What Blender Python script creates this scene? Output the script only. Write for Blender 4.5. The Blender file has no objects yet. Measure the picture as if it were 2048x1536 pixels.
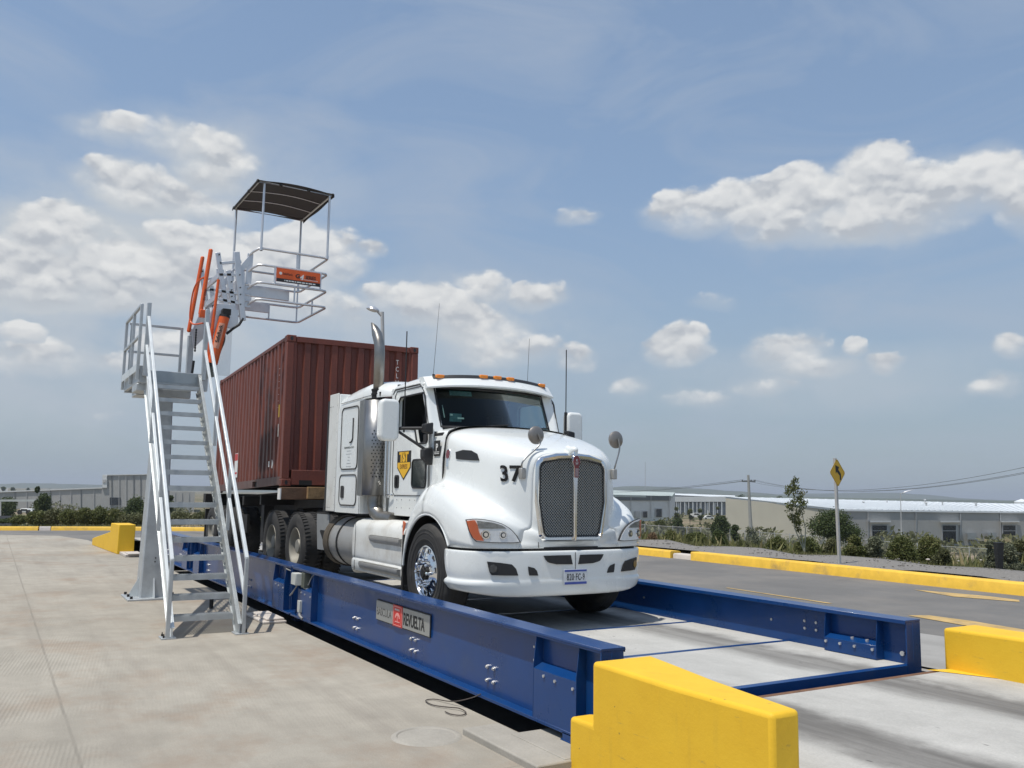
import bpy, bmesh, math, random
import numpy as np
from mathutils import Vector, Matrix

random.seed(7)
rng = np.random.default_rng(7)
S = bpy.context.scene
COL = S.collection
R = math.radians

# ------------------------------------------------------------------ camera
FPX, CX, CY = 1747.0, 1024.0, 768.0          # focal length and centre for a 2048 x 1536 frame
ROLL, YH = 0.016, 987.0
PITCH = math.atan((YH - CY) / FPX)
HX = Vector((0.5088138, -0.8608765))         # truck axis in (right, forward)
EYE = Vector((0.0, 0.0, 1.80))

def level(px, py):
    x, y = (px - CX) / FPX, -(py - CY) / FPX
    c, s = math.cos(ROLL), math.sin(ROLL)
    x, y = x * c - y * s, x * s + y * c
    return Vector((x, math.cos(PITCH) - y * math.sin(PITCH), math.sin(PITCH) + y * math.cos(PITCH)))

def ray(px, py):
    d = level(px, py)
    return Vector((d.x * HX.x + d.y * HX.y, -d.x * HX.y + d.y * HX.x, d.z))

def at(px, py, dist):
    """point seen at a pixel of the photograph, dist metres ahead of the camera (horizontal depth)"""
    d = level(px, py)
    return EYE + ray(px, py) * (dist / d.y)

def at_z(px, py, z):
    d = ray(px, py)
    return EYE + d * ((z - EYE.z) / d.z)

right_l, fwd_l = (1, 0), (0, 1)
def to_world(r, f, u):
    return Vector((r * HX.x + f * HX.y, -r * HX.y + f * HX.x, u))

cam_d = bpy.data.cameras.new('camera')
cam_d.sensor_width = 36.0
cam_d.lens = FPX / 2048 * 36
cam_d.clip_start = 0.1
cam_d.clip_end = 30000
cam = bpy.data.objects.new('camera', cam_d)
COL.objects.link(cam)
fw = to_world(0, math.cos(PITCH), math.sin(PITCH))
up = to_world(0, -math.sin(PITCH), math.cos(PITCH))
rt = to_world(1, 0, 0)
c_, s_ = math.cos(ROLL), math.sin(ROLL)
rt2 = rt * c_ + up * s_
up2 = up * c_ - rt * s_
M = Matrix((rt2, up2, -fw)).transposed().to_4x4()
M.translation = EYE
cam.matrix_world = M
S.camera = cam

# ------------------------------------------------------------------ sun, sky, exposure
SUN_DIR = Vector((0.07, -0.36, 1.0)).normalized()        # towards the sun
sun_d = bpy.data.lights.new('sun', 'SUN')
sun_d.energy = 3.9
sun_d.angle = R(0.6)
sun_d.color = (1.0, 0.955, 0.88)
sun = bpy.data.objects.new('sun', sun_d)
COL.objects.link(sun)
sun.rotation_euler = SUN_DIR.to_track_quat('Z', 'Y').to_euler()
sun.location = (0, -20, 60)
S.view_settings.view_transform = 'Standard'
S.view_settings.look = 'None'
S.view_settings.exposure = 0.0
S.view_settings.gamma = 1.0

world = bpy.data.worlds.new('World')
S.world = world
world.use_nodes = True
wt = world.node_tree
wt.nodes.clear()

class NT:
    """small helper for node trees"""
    def __init__(s, t): s.t = t
    def n(s, typ, **kw):
        x = s.t.nodes.new(typ)
        for k, v in kw.items():
            if k.startswith('_'): setattr(x, k[1:], v)
        return x
    def link(s, a, b): s.t.links.new(a, b)
    def m(s, op, a, b=None, c=None, clamp=False):
        x = s.t.nodes.new('ShaderNodeMath'); x.operation = op; x.use_clamp = clamp
        for i, v in enumerate((a, b, c)):
            if v is None: continue
            if isinstance(v, (int, float)): x.inputs[i].default_value = v
            else: s.t.links.new(v, x.inputs[i])
        return x.outputs[0]
    def vm(s, op, a, b=None):
        x = s.t.nodes.new('ShaderNodeVectorMath'); x.operation = op
        for i, v in enumerate((a, b)):
            if v is None: continue
            if isinstance(v, (tuple, list)): x.inputs[i].default_value = v
            else: s.t.links.new(v, x.inputs[i])
        return x.outputs[0]
    def noise(s, vec, scale, detail=4, rough=.55, dist=0.0, dims='3D'):
        x = s.t.nodes.new('ShaderNodeTexNoise'); x.noise_dimensions = dims
        x.inputs['Scale'].default_value = scale; x.inputs['Detail'].default_value = detail
        x.inputs['Roughness'].default_value = rough; x.inputs['Distortion'].default_value = dist
        if vec is not None: s.t.links.new(vec, x.inputs['Vector'])
        return x
    def ramp(s, fac, stops, interp='LINEAR'):
        x = s.t.nodes.new('ShaderNodeValToRGB'); x.color_ramp.interpolation = interp
        e = x.color_ramp.elements
        while len(e) < len(stops): e.new(0.5)
        for i, (p, c) in enumerate(stops):
            e[i].position = p
            e[i].color = (c, c, c, 1) if isinstance(c, (int, float)) else (*c, 1)
        s.t.links.new(fac, x.inputs[0])
        return x.outputs[0]
    def mix(s, fac, a, b, mode='MIX'):
        x = s.t.nodes.new('ShaderNodeMix'); x.data_type = 'RGBA'; x.blend_type = mode
        for i, v in ((0, fac), (6, a), (7, b)):
            if isinstance(v, (int, float)) and i == 0: x.inputs[0].default_value = v
            elif isinstance(v, (tuple, list)): x.inputs[i].default_value = (*v[:3], 1)
            elif isinstance(v, (int, float)): x.inputs[i].default_value = (v, v, v, 1)
            else: s.t.links.new(v, x.inputs[i])
        return x.outputs[2]

W = NT(wt)
tc = wt.nodes.new('ShaderNodeTexCoord')
D = tc.outputs['Generated']
sky = wt.nodes.new('ShaderNodeTexSky')
sky.sky_type = 'NISHITA'
sky.sun_disc = False
sky.sun_elevation = math.asin(SUN_DIR.z)
sky.sun_rotation = math.atan2(SUN_DIR.x, SUN_DIR.y)
sky.altitude = 1800
sky.air_density = 1.3
sky.dust_density = 3.0
sky.ozone_density = 2.0
nrm = W.vm('NORMALIZE', D)
sep = wt.nodes.new('ShaderNodeSeparateXYZ'); wt.links.new(nrm, sep.inputs[0])
# azimuth (radians, 0 = straight ahead of the camera, + to its right) and elevation
ahead = to_world(0, 1, 0); side = to_world(1, 0, 0)
def dotc(v):
    x = wt.nodes.new('ShaderNodeVectorMath'); x.operation = 'DOT_PRODUCT'
    wt.links.new(nrm, x.inputs[0]); x.inputs[1].default_value = tuple(v)
    return x.outputs['Value']
AZ = W.m('ARCTAN2', dotc(side), dotc(ahead))
EL = W.m('ARCSINE', sep.outputs[2])
def ang(px, py):
    d = level(px, py)
    return math.atan2(d.x, d.y), math.atan2(d.z, math.hypot(d.x, d.y))
cmb = wt.nodes.new('ShaderNodeCombineXYZ')
wt.links.new(AZ, cmb.inputs[0]); wt.links.new(W.m('MULTIPLY', EL, 1.5), cmb.inputs[1])
AE = cmb.outputs[0]
# cumulus banks: px, py, half width, half height in pixels of the photograph, weight
BLOBS = [(60, 545, 190, 85, 1.3), (290, 545, 200, 90, 1.3), (480, 545, 200, 90, 1.3), (640, 510, 110, 75, 1.2), (735, 492, 50, 26, 1.0), (350, 480, 90, 45, 1.1),
         (110, 455, 125, 52, 1.25), (260, 370, 120, 60, .95), (220, 255, 110, 36, .85), (380, 285, 130, 50, .85), (440, 340, 100, 60, .8), (360, 400, 150, 50, .9),
         (1070, 585, 70, 34, 1.0), (970, 572, 60, 34, .95), (860, 615, 130, 52, 1.15), (960, 655, 110, 50, 1.05), (1000, 700, 130, 40, .85), (1140, 712, 55, 26, .95), (760, 600, 60, 30, .8),
         (1560, 405, 190, 68, 1.25), (1600, 350, 70, 40, 1.0), (1760, 335, 90, 62, 1.3), (1790, 390, 230, 75, 1.35), (1970, 360, 110, 80, 1.4), (2060, 400, 90, 90, 1.3), (1400, 425, 135, 55, 1.05), (1700, 450, 300, 48, 1.05),
         (1355, 690, 66, 46, 1.25), (1570, 695, 95, 44, 1.05), (1620, 730, 110, 34, .8), (1775, 718, 50, 26, .95), (1710, 688, 34, 24, .9), (1265, 772, 50, 26, .72), (1400, 800, 90, 28, .60), (1540, 775, 90, 22, .55),
         (2035, 690, 50, 38, 1.0), (1990, 778, 60, 30, .9), (1155, 430, 50, 24, .85), (60, 715, 200, 40, .8), (330, 690, 110, 45, .85), (40, 665, 60, 24, .85), (1430, 608, 70, 24, .55), (210, 730, 90, 26, .7),
         (210, 830, 60, 24, .3), (620, 620, 150, 50, .65)]
mask = None; wsum = None; hsum = None
warp = W.noise(AE, 9.0, 4, .6, dims='2D')
wv = W.vm('SUBTRACT', warp.outputs['Color'], (.5, .5, .5))
ws = wt.nodes.new('ShaderNodeVectorMath'); ws.operation = 'SCALE'; wt.links.new(wv, ws.inputs[0]); ws.inputs['Scale'].default_value = .05
AEW = W.vm('ADD', AE, ws.outputs[0])
se2 = wt.nodes.new('ShaderNodeSeparateXYZ'); wt.links.new(AEW, se2.inputs[0])
for (bx, by, bw, bh, wgt) in BLOBS:
    a0, e0 = ang(bx, by)
    a1, _ = ang(bx + bw, by); _, e1 = ang(bx, by - bh)
    ra, re = abs(a1 - a0), abs(e1 - e0) * 1.5
    dx = W.m('MULTIPLY_ADD', se2.outputs[0], 1 / ra, -a0 / ra)
    dy = W.m('MULTIPLY_ADD', se2.outputs[1], 1 / re, -e0 * 1.5 / re)
    r2 = W.m('ADD', W.m('MULTIPLY', dx, dx), W.m('MULTIPLY', dy, dy))
    v = W.m('MULTIPLY', W.m('MAXIMUM', W.m('SUBTRACT', 1.3, r2), 0.0), wgt)
    mask = v if mask is None else W.m('SMOOTH_MAX', mask, v, .2)
    v2 = W.m('MULTIPLY', v, v); h = W.m('MULTIPLY', v2, dy)
    wsum = v2 if wsum is None else W.m('ADD', wsum, v2); hsum = h if hsum is None else W.m('ADD', hsum, h)
HT = W.m('DIVIDE', hsum, W.m('ADD', wsum, .02))              # -1 at a cloud's base, +1 at its top
def puffs(vec):
    vo = wt.nodes.new('ShaderNodeTexVoronoi'); vo.voronoi_dimensions = '2D'; vo.feature = 'F1'; vo.inputs['Scale'].default_value = 15; vo.inputs['Detail'].default_value = 2.0; vo.inputs['Roughness'].default_value = .5; wt.links.new(vec, vo.inputs['Vector']); return vo.outputs['Distance']
pw_ = W.noise(AE, 34.0, 5, .6, dims='2D'); pv_ = W.vm('SUBTRACT', pw_.outputs['Color'], (.5, .5, .5)); ps_ = wt.nodes.new('ShaderNodeVectorMath'); ps_.operation = 'SCALE'; wt.links.new(pv_, ps_.inputs[0]); ps_.inputs['Scale'].default_value = .022
AEP = W.vm('ADD', AE, ps_.outputs[0])
P0 = puffs(AEP); P1 = puffs(W.vm('ADD', AEP, (.0, .012, 0)))
n1 = W.noise(AE, 17.0, 8, .60, dims='2D')
nn = W.m('ADD', W.m('MULTIPLY', W.m('SUBTRACT', n1.outputs['Fac'], .5), 1.35), W.m('MULTIPLY', W.m('SUBTRACT', .46, P0), .75))
dens = W.m('MULTIPLY', W.m('ADD', mask, nn), W.m('MULTIPLY', mask, 2.6, clamp=True))
lo_ = W.m('MULTIPLY_ADD', W.m('MINIMUM', HT, 0.0), -.10, .14)
cm = wt.nodes.new('ShaderNodeMapRange'); cm.interpolation_type = 'SMOOTHSTEP'
wt.links.new(lo_, cm.inputs['From Min'])
wt.links.new(W.m('MULTIPLY_ADD', W.ramp(W.m('MULTIPLY_ADD', HT, .5, .5), [(.2, 1.0), (.75, 0.0)]), 1.0, .68), cm.inputs['From Max'])
wt.links.new(dens, cm.inputs['Value'])
CM = W.m('MULTIPLY', cm.outputs[0], W.ramp(W.m('MULTIPLY_ADD', HT, .5, .5), [(.05, .55), (.45, 1.0)]))
# thin high veil
sx = wt.nodes.new('ShaderNodeCombineXYZ')
wt.links.new(W.m('MULTIPLY', AZ, 1.0), sx.inputs[0]); wt.links.new(W.m('MULTIPLY', EL, 2.6), sx.inputs[1])
veil = W.noise(sx.outputs[0], 3.4, 7, .58, .7, dims='2D')
VE = W.ramp(veil.outputs['Fac'], [(.42, 0.0), (.72, .8)])
# self shading of the clouds: brighter where thick towards the top, greyer beneath
sh = W.noise(AE, 10.0, 6, .6, dims='2D')
relief = W.m('MULTIPLY', W.m('SUBTRACT', P1, P0), 1.5)
shv = W.m('ADD', W.m('ADD', W.m('MULTIPLY_ADD', HT, .55, .42), relief), W.m('MULTIPLY', W.m('SUBTRACT', sh.outputs['Fac'], .5), .9))
shv = W.ramp(shv, [(.0, 0.0), (.45, .55), (1.0, 1.0)])
ccol = W.mix(shv, (.47, .50, .545), (.80, .805, .80))
SKYK = 0.15
skyc = wt.nodes.new('ShaderNodeVectorMath'); skyc.operation = 'SCALE'
wt.links.new(sky.outputs[0], skyc.inputs[0]); skyc.inputs['Scale'].default_value = SKYK
hz = W.ramp(EL, [(0.0, 1.0), (.12, .8), (.30, .42), (.62, .15)])
skyb = W.mix(W.m('MULTIPLY_ADD', hz, .62, .30), skyc.outputs[0], W.mix(W.ramp(EL, [(.0, 0.0), (.35, 1.0)]), (.325, .398, .458), (.262, .368, .515)))
skyb = W.mix(W.m('MULTIPLY', VE, .6), skyb, (.42, .485, .585))
broad = None
for (bx, by, bw, bh, wgt) in ((200, 570, 620, 290, 1.25), (420, 350, 330, 150, .7), (900, 660, 420, 130, .8), (1720, 420, 460, 120, .55), (1600, 760, 560, 90, .55), (100, 780, 500, 130, .6)):
    a0, e0 = ang(bx, by); a1, _ = ang(bx + bw, by); _, e1 = ang(bx, by - bh); ra, re = abs(a1 - a0), abs(e1 - e0) * 1.5
    dx = W.m('MULTIPLY_ADD', se2.outputs[0], 1 / ra, -a0 / ra); dy = W.m('MULTIPLY_ADD', se2.outputs[1], 1 / re, -e0 * 1.5 / re)
    v = W.m('MULTIPLY', W.m('MAXIMUM', W.m('SUBTRACT', 1.0, W.m('ADD', W.m('MULTIPLY', dx, dx), W.m('MULTIPLY', dy, dy))), 0.0), wgt)
    broad = v if broad is None else W.m('MAXIMUM', broad, v)
bn_ = W.noise(AE, 6.5, 6, .6, dims='2D')
broad = W.m('MULTIPLY', broad, W.ramp(bn_.outputs['Fac'], [(.30, .30), (.60, 1.0)]))
soft = W.m('ADD', W.ramp(mask, [(.05, 0.0), (1.0, .38)], 'EASE'), W.m('MULTIPLY', broad, .85), clamp=True)
skyb = W.mix(soft, skyb, (.54, .585, .63))
skyf = W.mix(W.m('MULTIPLY', CM, .93), skyb, ccol)
bg = wt.nodes.new('ShaderNodeBackground'); wt.links.new(skyf, bg.inputs[0]); bg.inputs[1].default_value = 1.0
wo = wt.nodes.new('ShaderNodeOutputWorld'); wt.links.new(bg.outputs[0], wo.inputs[0])

# ------------------------------------------------------------------ materials
MATS = {}
def mat(name, col, rough=.6, metal=0.0, var=.08, scale=3.0, bump=0.0, bscale=40.0, spec=.5, coat=0.0, streak=0.0, dirt=None, dirt_s=2.0, dirt_t=.55, scratch=None, speck=None):
    """painted / plain surface with a little procedural unevenness"""
    if name in MATS: return MATS[name]
    m = bpy.data.materials.new(name); m.use_nodes = True
    t = m.node_tree; b = t.nodes['Principled BSDF']; N = NT(t)
    co = t.nodes.new('ShaderNodeTexCoord').outputs['Object']
    nz = N.noise(co, scale, 5, .6)
    f = N.ramp(nz.outputs['Fac'], [(.3, 1 - var), (.7, 1 + var)])
    c = N.mix(1.0, tuple(col), f, 'MULTIPLY')
    if streak:
        mp = t.nodes.new('ShaderNodeMapping'); mp.inputs['Scale'].default_value = (9, 9, .5); t.links.new(co, mp.inputs[0])
        st = N.noise(mp.outputs[0], 1.0, 4, .6)
        c = N.mix(N.m('MULTIPLY', N.ramp(st.outputs['Fac'], [(.5, 0.0), (.72, 1.0)]), streak), c, tuple(x * .35 for x in col))
    if dirt:
        dn = N.noise(co, dirt_s, 7, .65)
        c = N.mix(N.ramp(dn.outputs['Fac'], [(dirt_t, 0.0), (dirt_t + .2, .7)]), c, dirt)
    if scratch:
        sm = t.nodes.new('ShaderNodeMapping'); sm.inputs['Scale'].default_value = (1.2, 14, 22); sm.inputs['Rotation'].default_value = (0, R(5), 0); t.links.new(co, sm.inputs[0])
        sn = N.noise(sm.outputs[0], 1.6, 6, .75)
        c = N.mix(N.m('MULTIPLY', N.ramp(sn.outputs['Fac'], [(.66, 0.0), (.70, 1.0)]), .6), c, scratch)
    if speck:
        sv = t.nodes.new('ShaderNodeTexVoronoi'); sv.inputs['Scale'].default_value = 16; t.links.new(co, sv.inputs[0])
        c = N.mix(N.m('MULTIPLY', N.ramp(sv.outputs['Distance'], [(.03, 1.0), (.06, 0.0)]), N.ramp(nz.outputs['Fac'], [(.45, 0.0), (.6, .8)])), c, speck)
    t.links.new(c, b.inputs['Base Color'])
    b.inputs['Roughness'].default_value = rough
    b.inputs['Metallic'].default_value = metal
    b.inputs['Specular IOR Level'].default_value = spec
    b.inputs['Coat Weight'].default_value = coat
    b.inputs['Coat Roughness'].default_value = .06
    rn = N.ramp(nz.outputs['Fac'], [(.3, max(.02, rough - .05)), (.7, min(1, rough + .06))])
    t.links.new(rn, b.inputs['Roughness'])
    if bump:
        bn = N.noise(co, bscale, 4, .6)
        bp = t.nodes.new('ShaderNodeBump'); bp.inputs['Strength'].default_value = bump; bp.inputs['Distance'].default_value = .02
        t.links.new(bn.outputs['Fac'], bp.inputs['Height']); t.links.new(bp.outputs[0], b.inputs['Normal'])
    MATS[name] = m
    return m

# ------------------------------------------------------------------ mesh building
ROOTLOC = {}
def V(*a): return Vector(a)

class MB:
    def __init__(s): s.v = []; s.f = []; s.pair = False
    def add(s, vs, fs):
        o = len(s.v); s.v += [tuple(p) for p in vs]; s.f += [tuple(i + o for i in f) for f in fs]; return s
    def box(s, x0, x1, y0, y1, z0, z1):
        vs = [(x, y, z) for z in (z0, z1) for y in (y0, y1) for x in (x0, x1)]
        return s.add(vs, [(0, 2, 3, 1), (4, 5, 7, 6), (0, 1, 5, 4), (2, 6, 7, 3), (0, 4, 6, 2), (1, 3, 7, 5)])
    def bar(s, p, q, w, h, up=(0, 0, 1)):
        p, q = Vector(p), Vector(q); d = (q - p).normalized(); u = Vector(up)
        if abs(d.dot(u)) > .99: u = Vector((1, 0, 0))
        a = d.cross(u).normalized(); u = a.cross(d).normalized()
        vs = [e + a * (i * w / 2) + u * (j * h / 2) for e in (p, q) for (i, j) in ((-1, -1), (1, -1), (1, 1), (-1, 1))]
        return s.add(vs, [(0, 1, 2, 3), (7, 6, 5, 4), (0, 4, 5, 1), (1, 5, 6, 2), (2, 6, 7, 3), (3, 7, 4, 0)])
    def tube(s, pts, r, n=10, closed=False, caps=True):
        pts = [Vector(p) for p in pts]; k = len(pts)
        rr = r if isinstance(r, (list, tuple)) else [r] * k
        rings = []; pa = None
        for i, p in enumerate(pts):
            if closed: d = (pts[(i + 1) % k] - pts[i - 1])
            else: d = pts[min(i + 1, k - 1)] - pts[max(i - 1, 0)]
            d.normalize()
            if pa is None:
                u = Vector((0, 0, 1)) if abs(d.z) < .9 else Vector((1, 0, 0))
                a = d.cross(u).normalized()
            else:
                a = (pa - d * pa.dot(d)).normalized()
            pa = a; b = d.cross(a)
            rings.append([p + (a * math.cos(2 * math.pi * j / n) + b * math.sin(2 * math.pi * j / n)) * rr[i] for j in range(n)])
        vs = [q for g in rings for q in g]; fs = []
        for i in range(k if closed else k - 1):
            i2 = (i + 1) % k
            for j in range(n):
                fs.append((i * n + j, i * n + (j + 1) % n, i2 * n + (j + 1) % n, i2 * n + j))
        if caps and not closed:
            fs.append(tuple(reversed(range(n)))); fs.append(tuple((k - 1) * n + j for j in range(n)))
        return s.add(vs, fs)
    def cyl(s, p, q, r0, r1=None, n=20): return s.tube([p, q], [r0, r0 if r1 is None else r1], n)
    def prism(s, poly, f0, f1):
        """poly: 2D outline; f0, f1 map (a, b) to the two end faces"""
        n = len(poly)
        vs = [f0(a, b) for a, b in poly] + [f1(a, b) for a, b in poly]
        fs = [tuple(range(n)), tuple(reversed(range(n, 2 * n)))] + [(i, (i + 1) % n, n + (i + 1) % n, n + i) for i in range(n)]
        return s.add(vs, fs)
    def prism_y(s, poly, y0, y1): return s.prism(poly, lambda a, b: (a, y0, b), lambda a, b: (a, y1, b))
    def prism_x(s, poly, x0, x1): return s.prism(poly, lambda a, b: (x0, a, b), lambda a, b: (x1, a, b))
    def prism_z(s, poly, z0, z1): return s.prism(poly, lambda a, b: (a, b, z0), lambda a, b: (a, b, z1))
    def grid(s, rows, close_u=False, close_v=False):
        n = len(rows[0]); k = len(rows)
        vs = [p for r in rows for p in r]; fs = []
        for i in range(k if close_u else k - 1):
            for j in range(n if close_v else n - 1):
                i2, j2 = (i + 1) % k, (j + 1) % n
                fs.append((i * n + j, i * n + j2, i2 * n + j2, i2 * n + j))
        return s.add(vs, fs)
    def lathe(s, prof, origin, axis='y', n=32, sgn=1):
        """prof: (radius, offset along the axis)"""
        o = Vector(origin); rows = []
        for r, h in prof:
            row = []
            for j in range(n):
                a = 2 * math.pi * j / n; c, q = math.cos(a) * r, math.sin(a) * r
                row.append(o + {'y': Vector((c, h * sgn, q)), 'x': Vector((h * sgn, c, q)), 'z': Vector((c, q, h * sgn))}[axis])
            rows.append(row)
        return s.grid(rows, close_v=True)
    def ell(s, c, r, n=16, m=10):
        rows = [[(c[0] + r[0] * math.sin(math.pi * i / m) * math.cos(2 * math.pi * j / n), c[1] + r[1] * math.sin(math.pi * i / m) * math.sin(2 * math.pi * j / n),
                  c[2] + r[2] * math.cos(math.pi * i / m)) for j in range(n)] for i in range(m + 1)]
        return s.grid(rows, close_v=True)
    def mirror_y(s, yc):
        n = len(s.v)
        s.v += [(x, 2 * yc - y, z) for x, y, z in s.v]
        s.f += [tuple(reversed([i + n for i in f])) for f in s.f]
        s.pair = True
        return s
    def build(s, name, m, parent=None, bevel=0.0, seg=2, smooth=35, loc=None, fix=True, split=False):
        if s.pair:
            h, k = len(s.v) // 2, len(s.f) // 2; out = []
            for i in (0, 1):
                q = MB(); q.v = s.v[i * h:(i + 1) * h]; q.f = [tuple(j - i * h for j in f) for f in s.f[i * k:(i + 1) * k]]
                out.append(q.build(name, m, parent[i] if isinstance(parent, tuple) else parent, bevel, seg, smooth, loc, fix, split))
            return tuple(out)
        if split:
            par = {}
            def find(a):
                while par.setdefault(a, a) != a: par[a] = par[par[a]]; a = par[a]
                return a
            key = [tuple(round(c, 4) for c in p) for p in s.v]
            for f in s.f:
                r0 = find(key[f[0]])
                for i in f[1:]: par[find(key[i])] = r0
            gr = {}
            for f in s.f: gr.setdefault(find(key[f[0]]), []).append(f)
            out = []
            for fs in gr.values():
                q = MB(); mp = {}
                for f in fs:
                    for i in f:
                        if i not in mp: mp[i] = len(q.v); q.v.append(s.v[i])
                    q.f.append(tuple(mp[i] for i in f))
                out.append(q.build(name, m, parent, bevel, seg, smooth, loc, fix))
            return out
        L = ROOTLOC.get(parent.name, Vector()) if parent else (Vector(loc) if loc is not None else Vector())
        me = bpy.data.meshes.new(name)
        me.from_pydata([(p[0] - L.x, p[1] - L.y, p[2] - L.z) for p in s.v], [], s.f)
        if fix:
            bm = bmesh.new(); bm.from_mesh(me)
            bmesh.ops.remove_doubles(bm, verts=bm.verts, dist=1e-5)
            bmesh.ops.recalc_face_normals(bm, faces=bm.faces); bm.to_mesh(me); bm.free()
        if smooth:
            me.polygons.foreach_set('use_smooth', [True] * len(me.polygons))
            me.set_sharp_from_angle(angle=R(smooth))
        me.materials.append(m)
        o = bpy.data.objects.new(name, me); COL.objects.link(o)
        if parent is None: o.location = L
        else:
            o.parent = parent; ROOTLOC[o.name] = L
        if parent is None: ROOTLOC[o.name] = L
        if bevel:
            b = o.modifiers.new('bevel', 'BEVEL'); b.width = bevel; b.segments = seg; b.limit_method = 'ANGLE'; b.angle_limit = R(40)
            b.harden_normals = False
        return o

def tag(o, label=None, cat=None, group=None, kind=None):
    if label: o['label'] = label
    if cat: o['category'] = cat
    if group: o['group'] = group
    if kind: o['kind'] = kind
    return o

def thing(name, loc, label, cat, group=None, rot=None):
    o = bpy.data.objects.new(name, None); COL.objects.link(o)
    o.empty_display_size = .2
    o.location = loc
    ROOTLOC[o.name] = Vector(loc) if rot is None else Vector()
    if rot is not None: o.rotation_euler = rot
    return tag(o, label, cat, group)

def copy_tree(o, parent=None):
    c = o.copy(); COL.objects.link(c); c.parent = parent
    for ch in list(o.children): copy_tree(ch, c)
    return c

def lettering(txt, origin, xdir, ydir, size, m, parent, name='lettering', extrude=.0015, sx=1.0, align='LEFT', bold=0.0, shear=0.0, spacing=1.0):
    cu = bpy.data.curves.new('t', 'FONT'); cu.body = txt; cu.size = size; cu.extrude = extrude; cu.align_x = align
    cu.offset = bold; cu.shear = shear; cu.space_character = spacing; cu.resolution_u = 3
    tmp = bpy.data.objects.new('t', cu); COL.objects.link(tmp)
    dg = bpy.context.evaluated_depsgraph_get()
    me = bpy.data.meshes.new_from_object(tmp.evaluated_get(dg))
    bpy.data.objects.remove(tmp); bpy.data.curves.remove(cu)
    X, Y = Vector(xdir).normalized(), Vector(ydir).normalized(); Z = X.cross(Y)
    L = ROOTLOC.get(parent.name, Vector()); o0 = Vector(origin)
    for v in me.vertices:
        p = o0 + X * v.co.x * sx + Y * v.co.y + Z * v.co.z
        v.co = p - L
    me.materials.clear(); me.materials.append(m)
    o = bpy.data.objects.new(name, me); COL.objects.link(o); o.parent = parent
    ROOTLOC[o.name] = L
    return o

def plate(outer, holes, f0, f1, name, m, parent, bevel=0.0, smooth=30):
    """flat panel with openings; f0 / f1 map outline points to its two faces"""
    bm = bmesh.new(); es = []
    for loop in [outer] + list(holes):
        vs = [bm.verts.new(f0(a, b)) for a, b in loop]
        for i in range(len(vs)): es.append(bm.edges.new((vs[i], vs[(i + 1) % len(vs)])))
    bmesh.ops.triangle_fill(bm, use_beauty=True, use_dissolve=False, edges=es)
    bm.verts.ensure_lookup_table(); bm.verts.index_update()
    allp = [p for loop in [outer] + list(holes) for p in loop]
    mbx = MB(); n = len(allp)
    tri = [tuple(v.index for v in f.verts) for f in bm.faces]; bm.free()
    fs = tri + [tuple(reversed([i + n for i in t])) for t in tri]
    k = 0
    for loop in [outer] + list(holes):
        l = len(loop)
        fs += [(k + i, k + (i + 1) % l, n + k + (i + 1) % l, n + k + i) for i in range(l)]
        k += l
    mbx.add([f0(a, b) for a, b in allp] + [f1(a, b) for a, b in allp], fs)
    return mbx.build(name, m, parent, bevel=bevel, smooth=smooth)

def rrect(x0, x1, z0, z1, r, n=5):
    pts = []
    for cx, cz, a0 in ((x1 - r, z1 - r, 0), (x0 + r, z1 - r, 90), (x0 + r, z0 + r, 180), (x1 - r, z0 + r, 270)):
        for i in range(n + 1):
            a = R(a0 + 90 * i / n); pts.append((cx + r * math.cos(a), cz + r * math.sin(a)))
    return pts

def crom(ctrl, n):
    """Catmull-Rom resampling of a control polyline"""
    P = [Vector(c) for c in ctrl]; P = [P[0] * 2 - P[1]] + P + [P[-1] * 2 - P[-2]]; out = []
    for i in range(1, len(P) - 2):
        for k in range(n):
            t = k / n; a, b, c, d = P[i - 1:i + 3]
            out.append(.5 * ((2 * b) + (c - a) * t + (2 * a - 5 * b + 4 * c - d) * t * t + (3 * b - 3 * c + d - a) * t ** 3))
    out.append(P[-2]); return out

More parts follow.
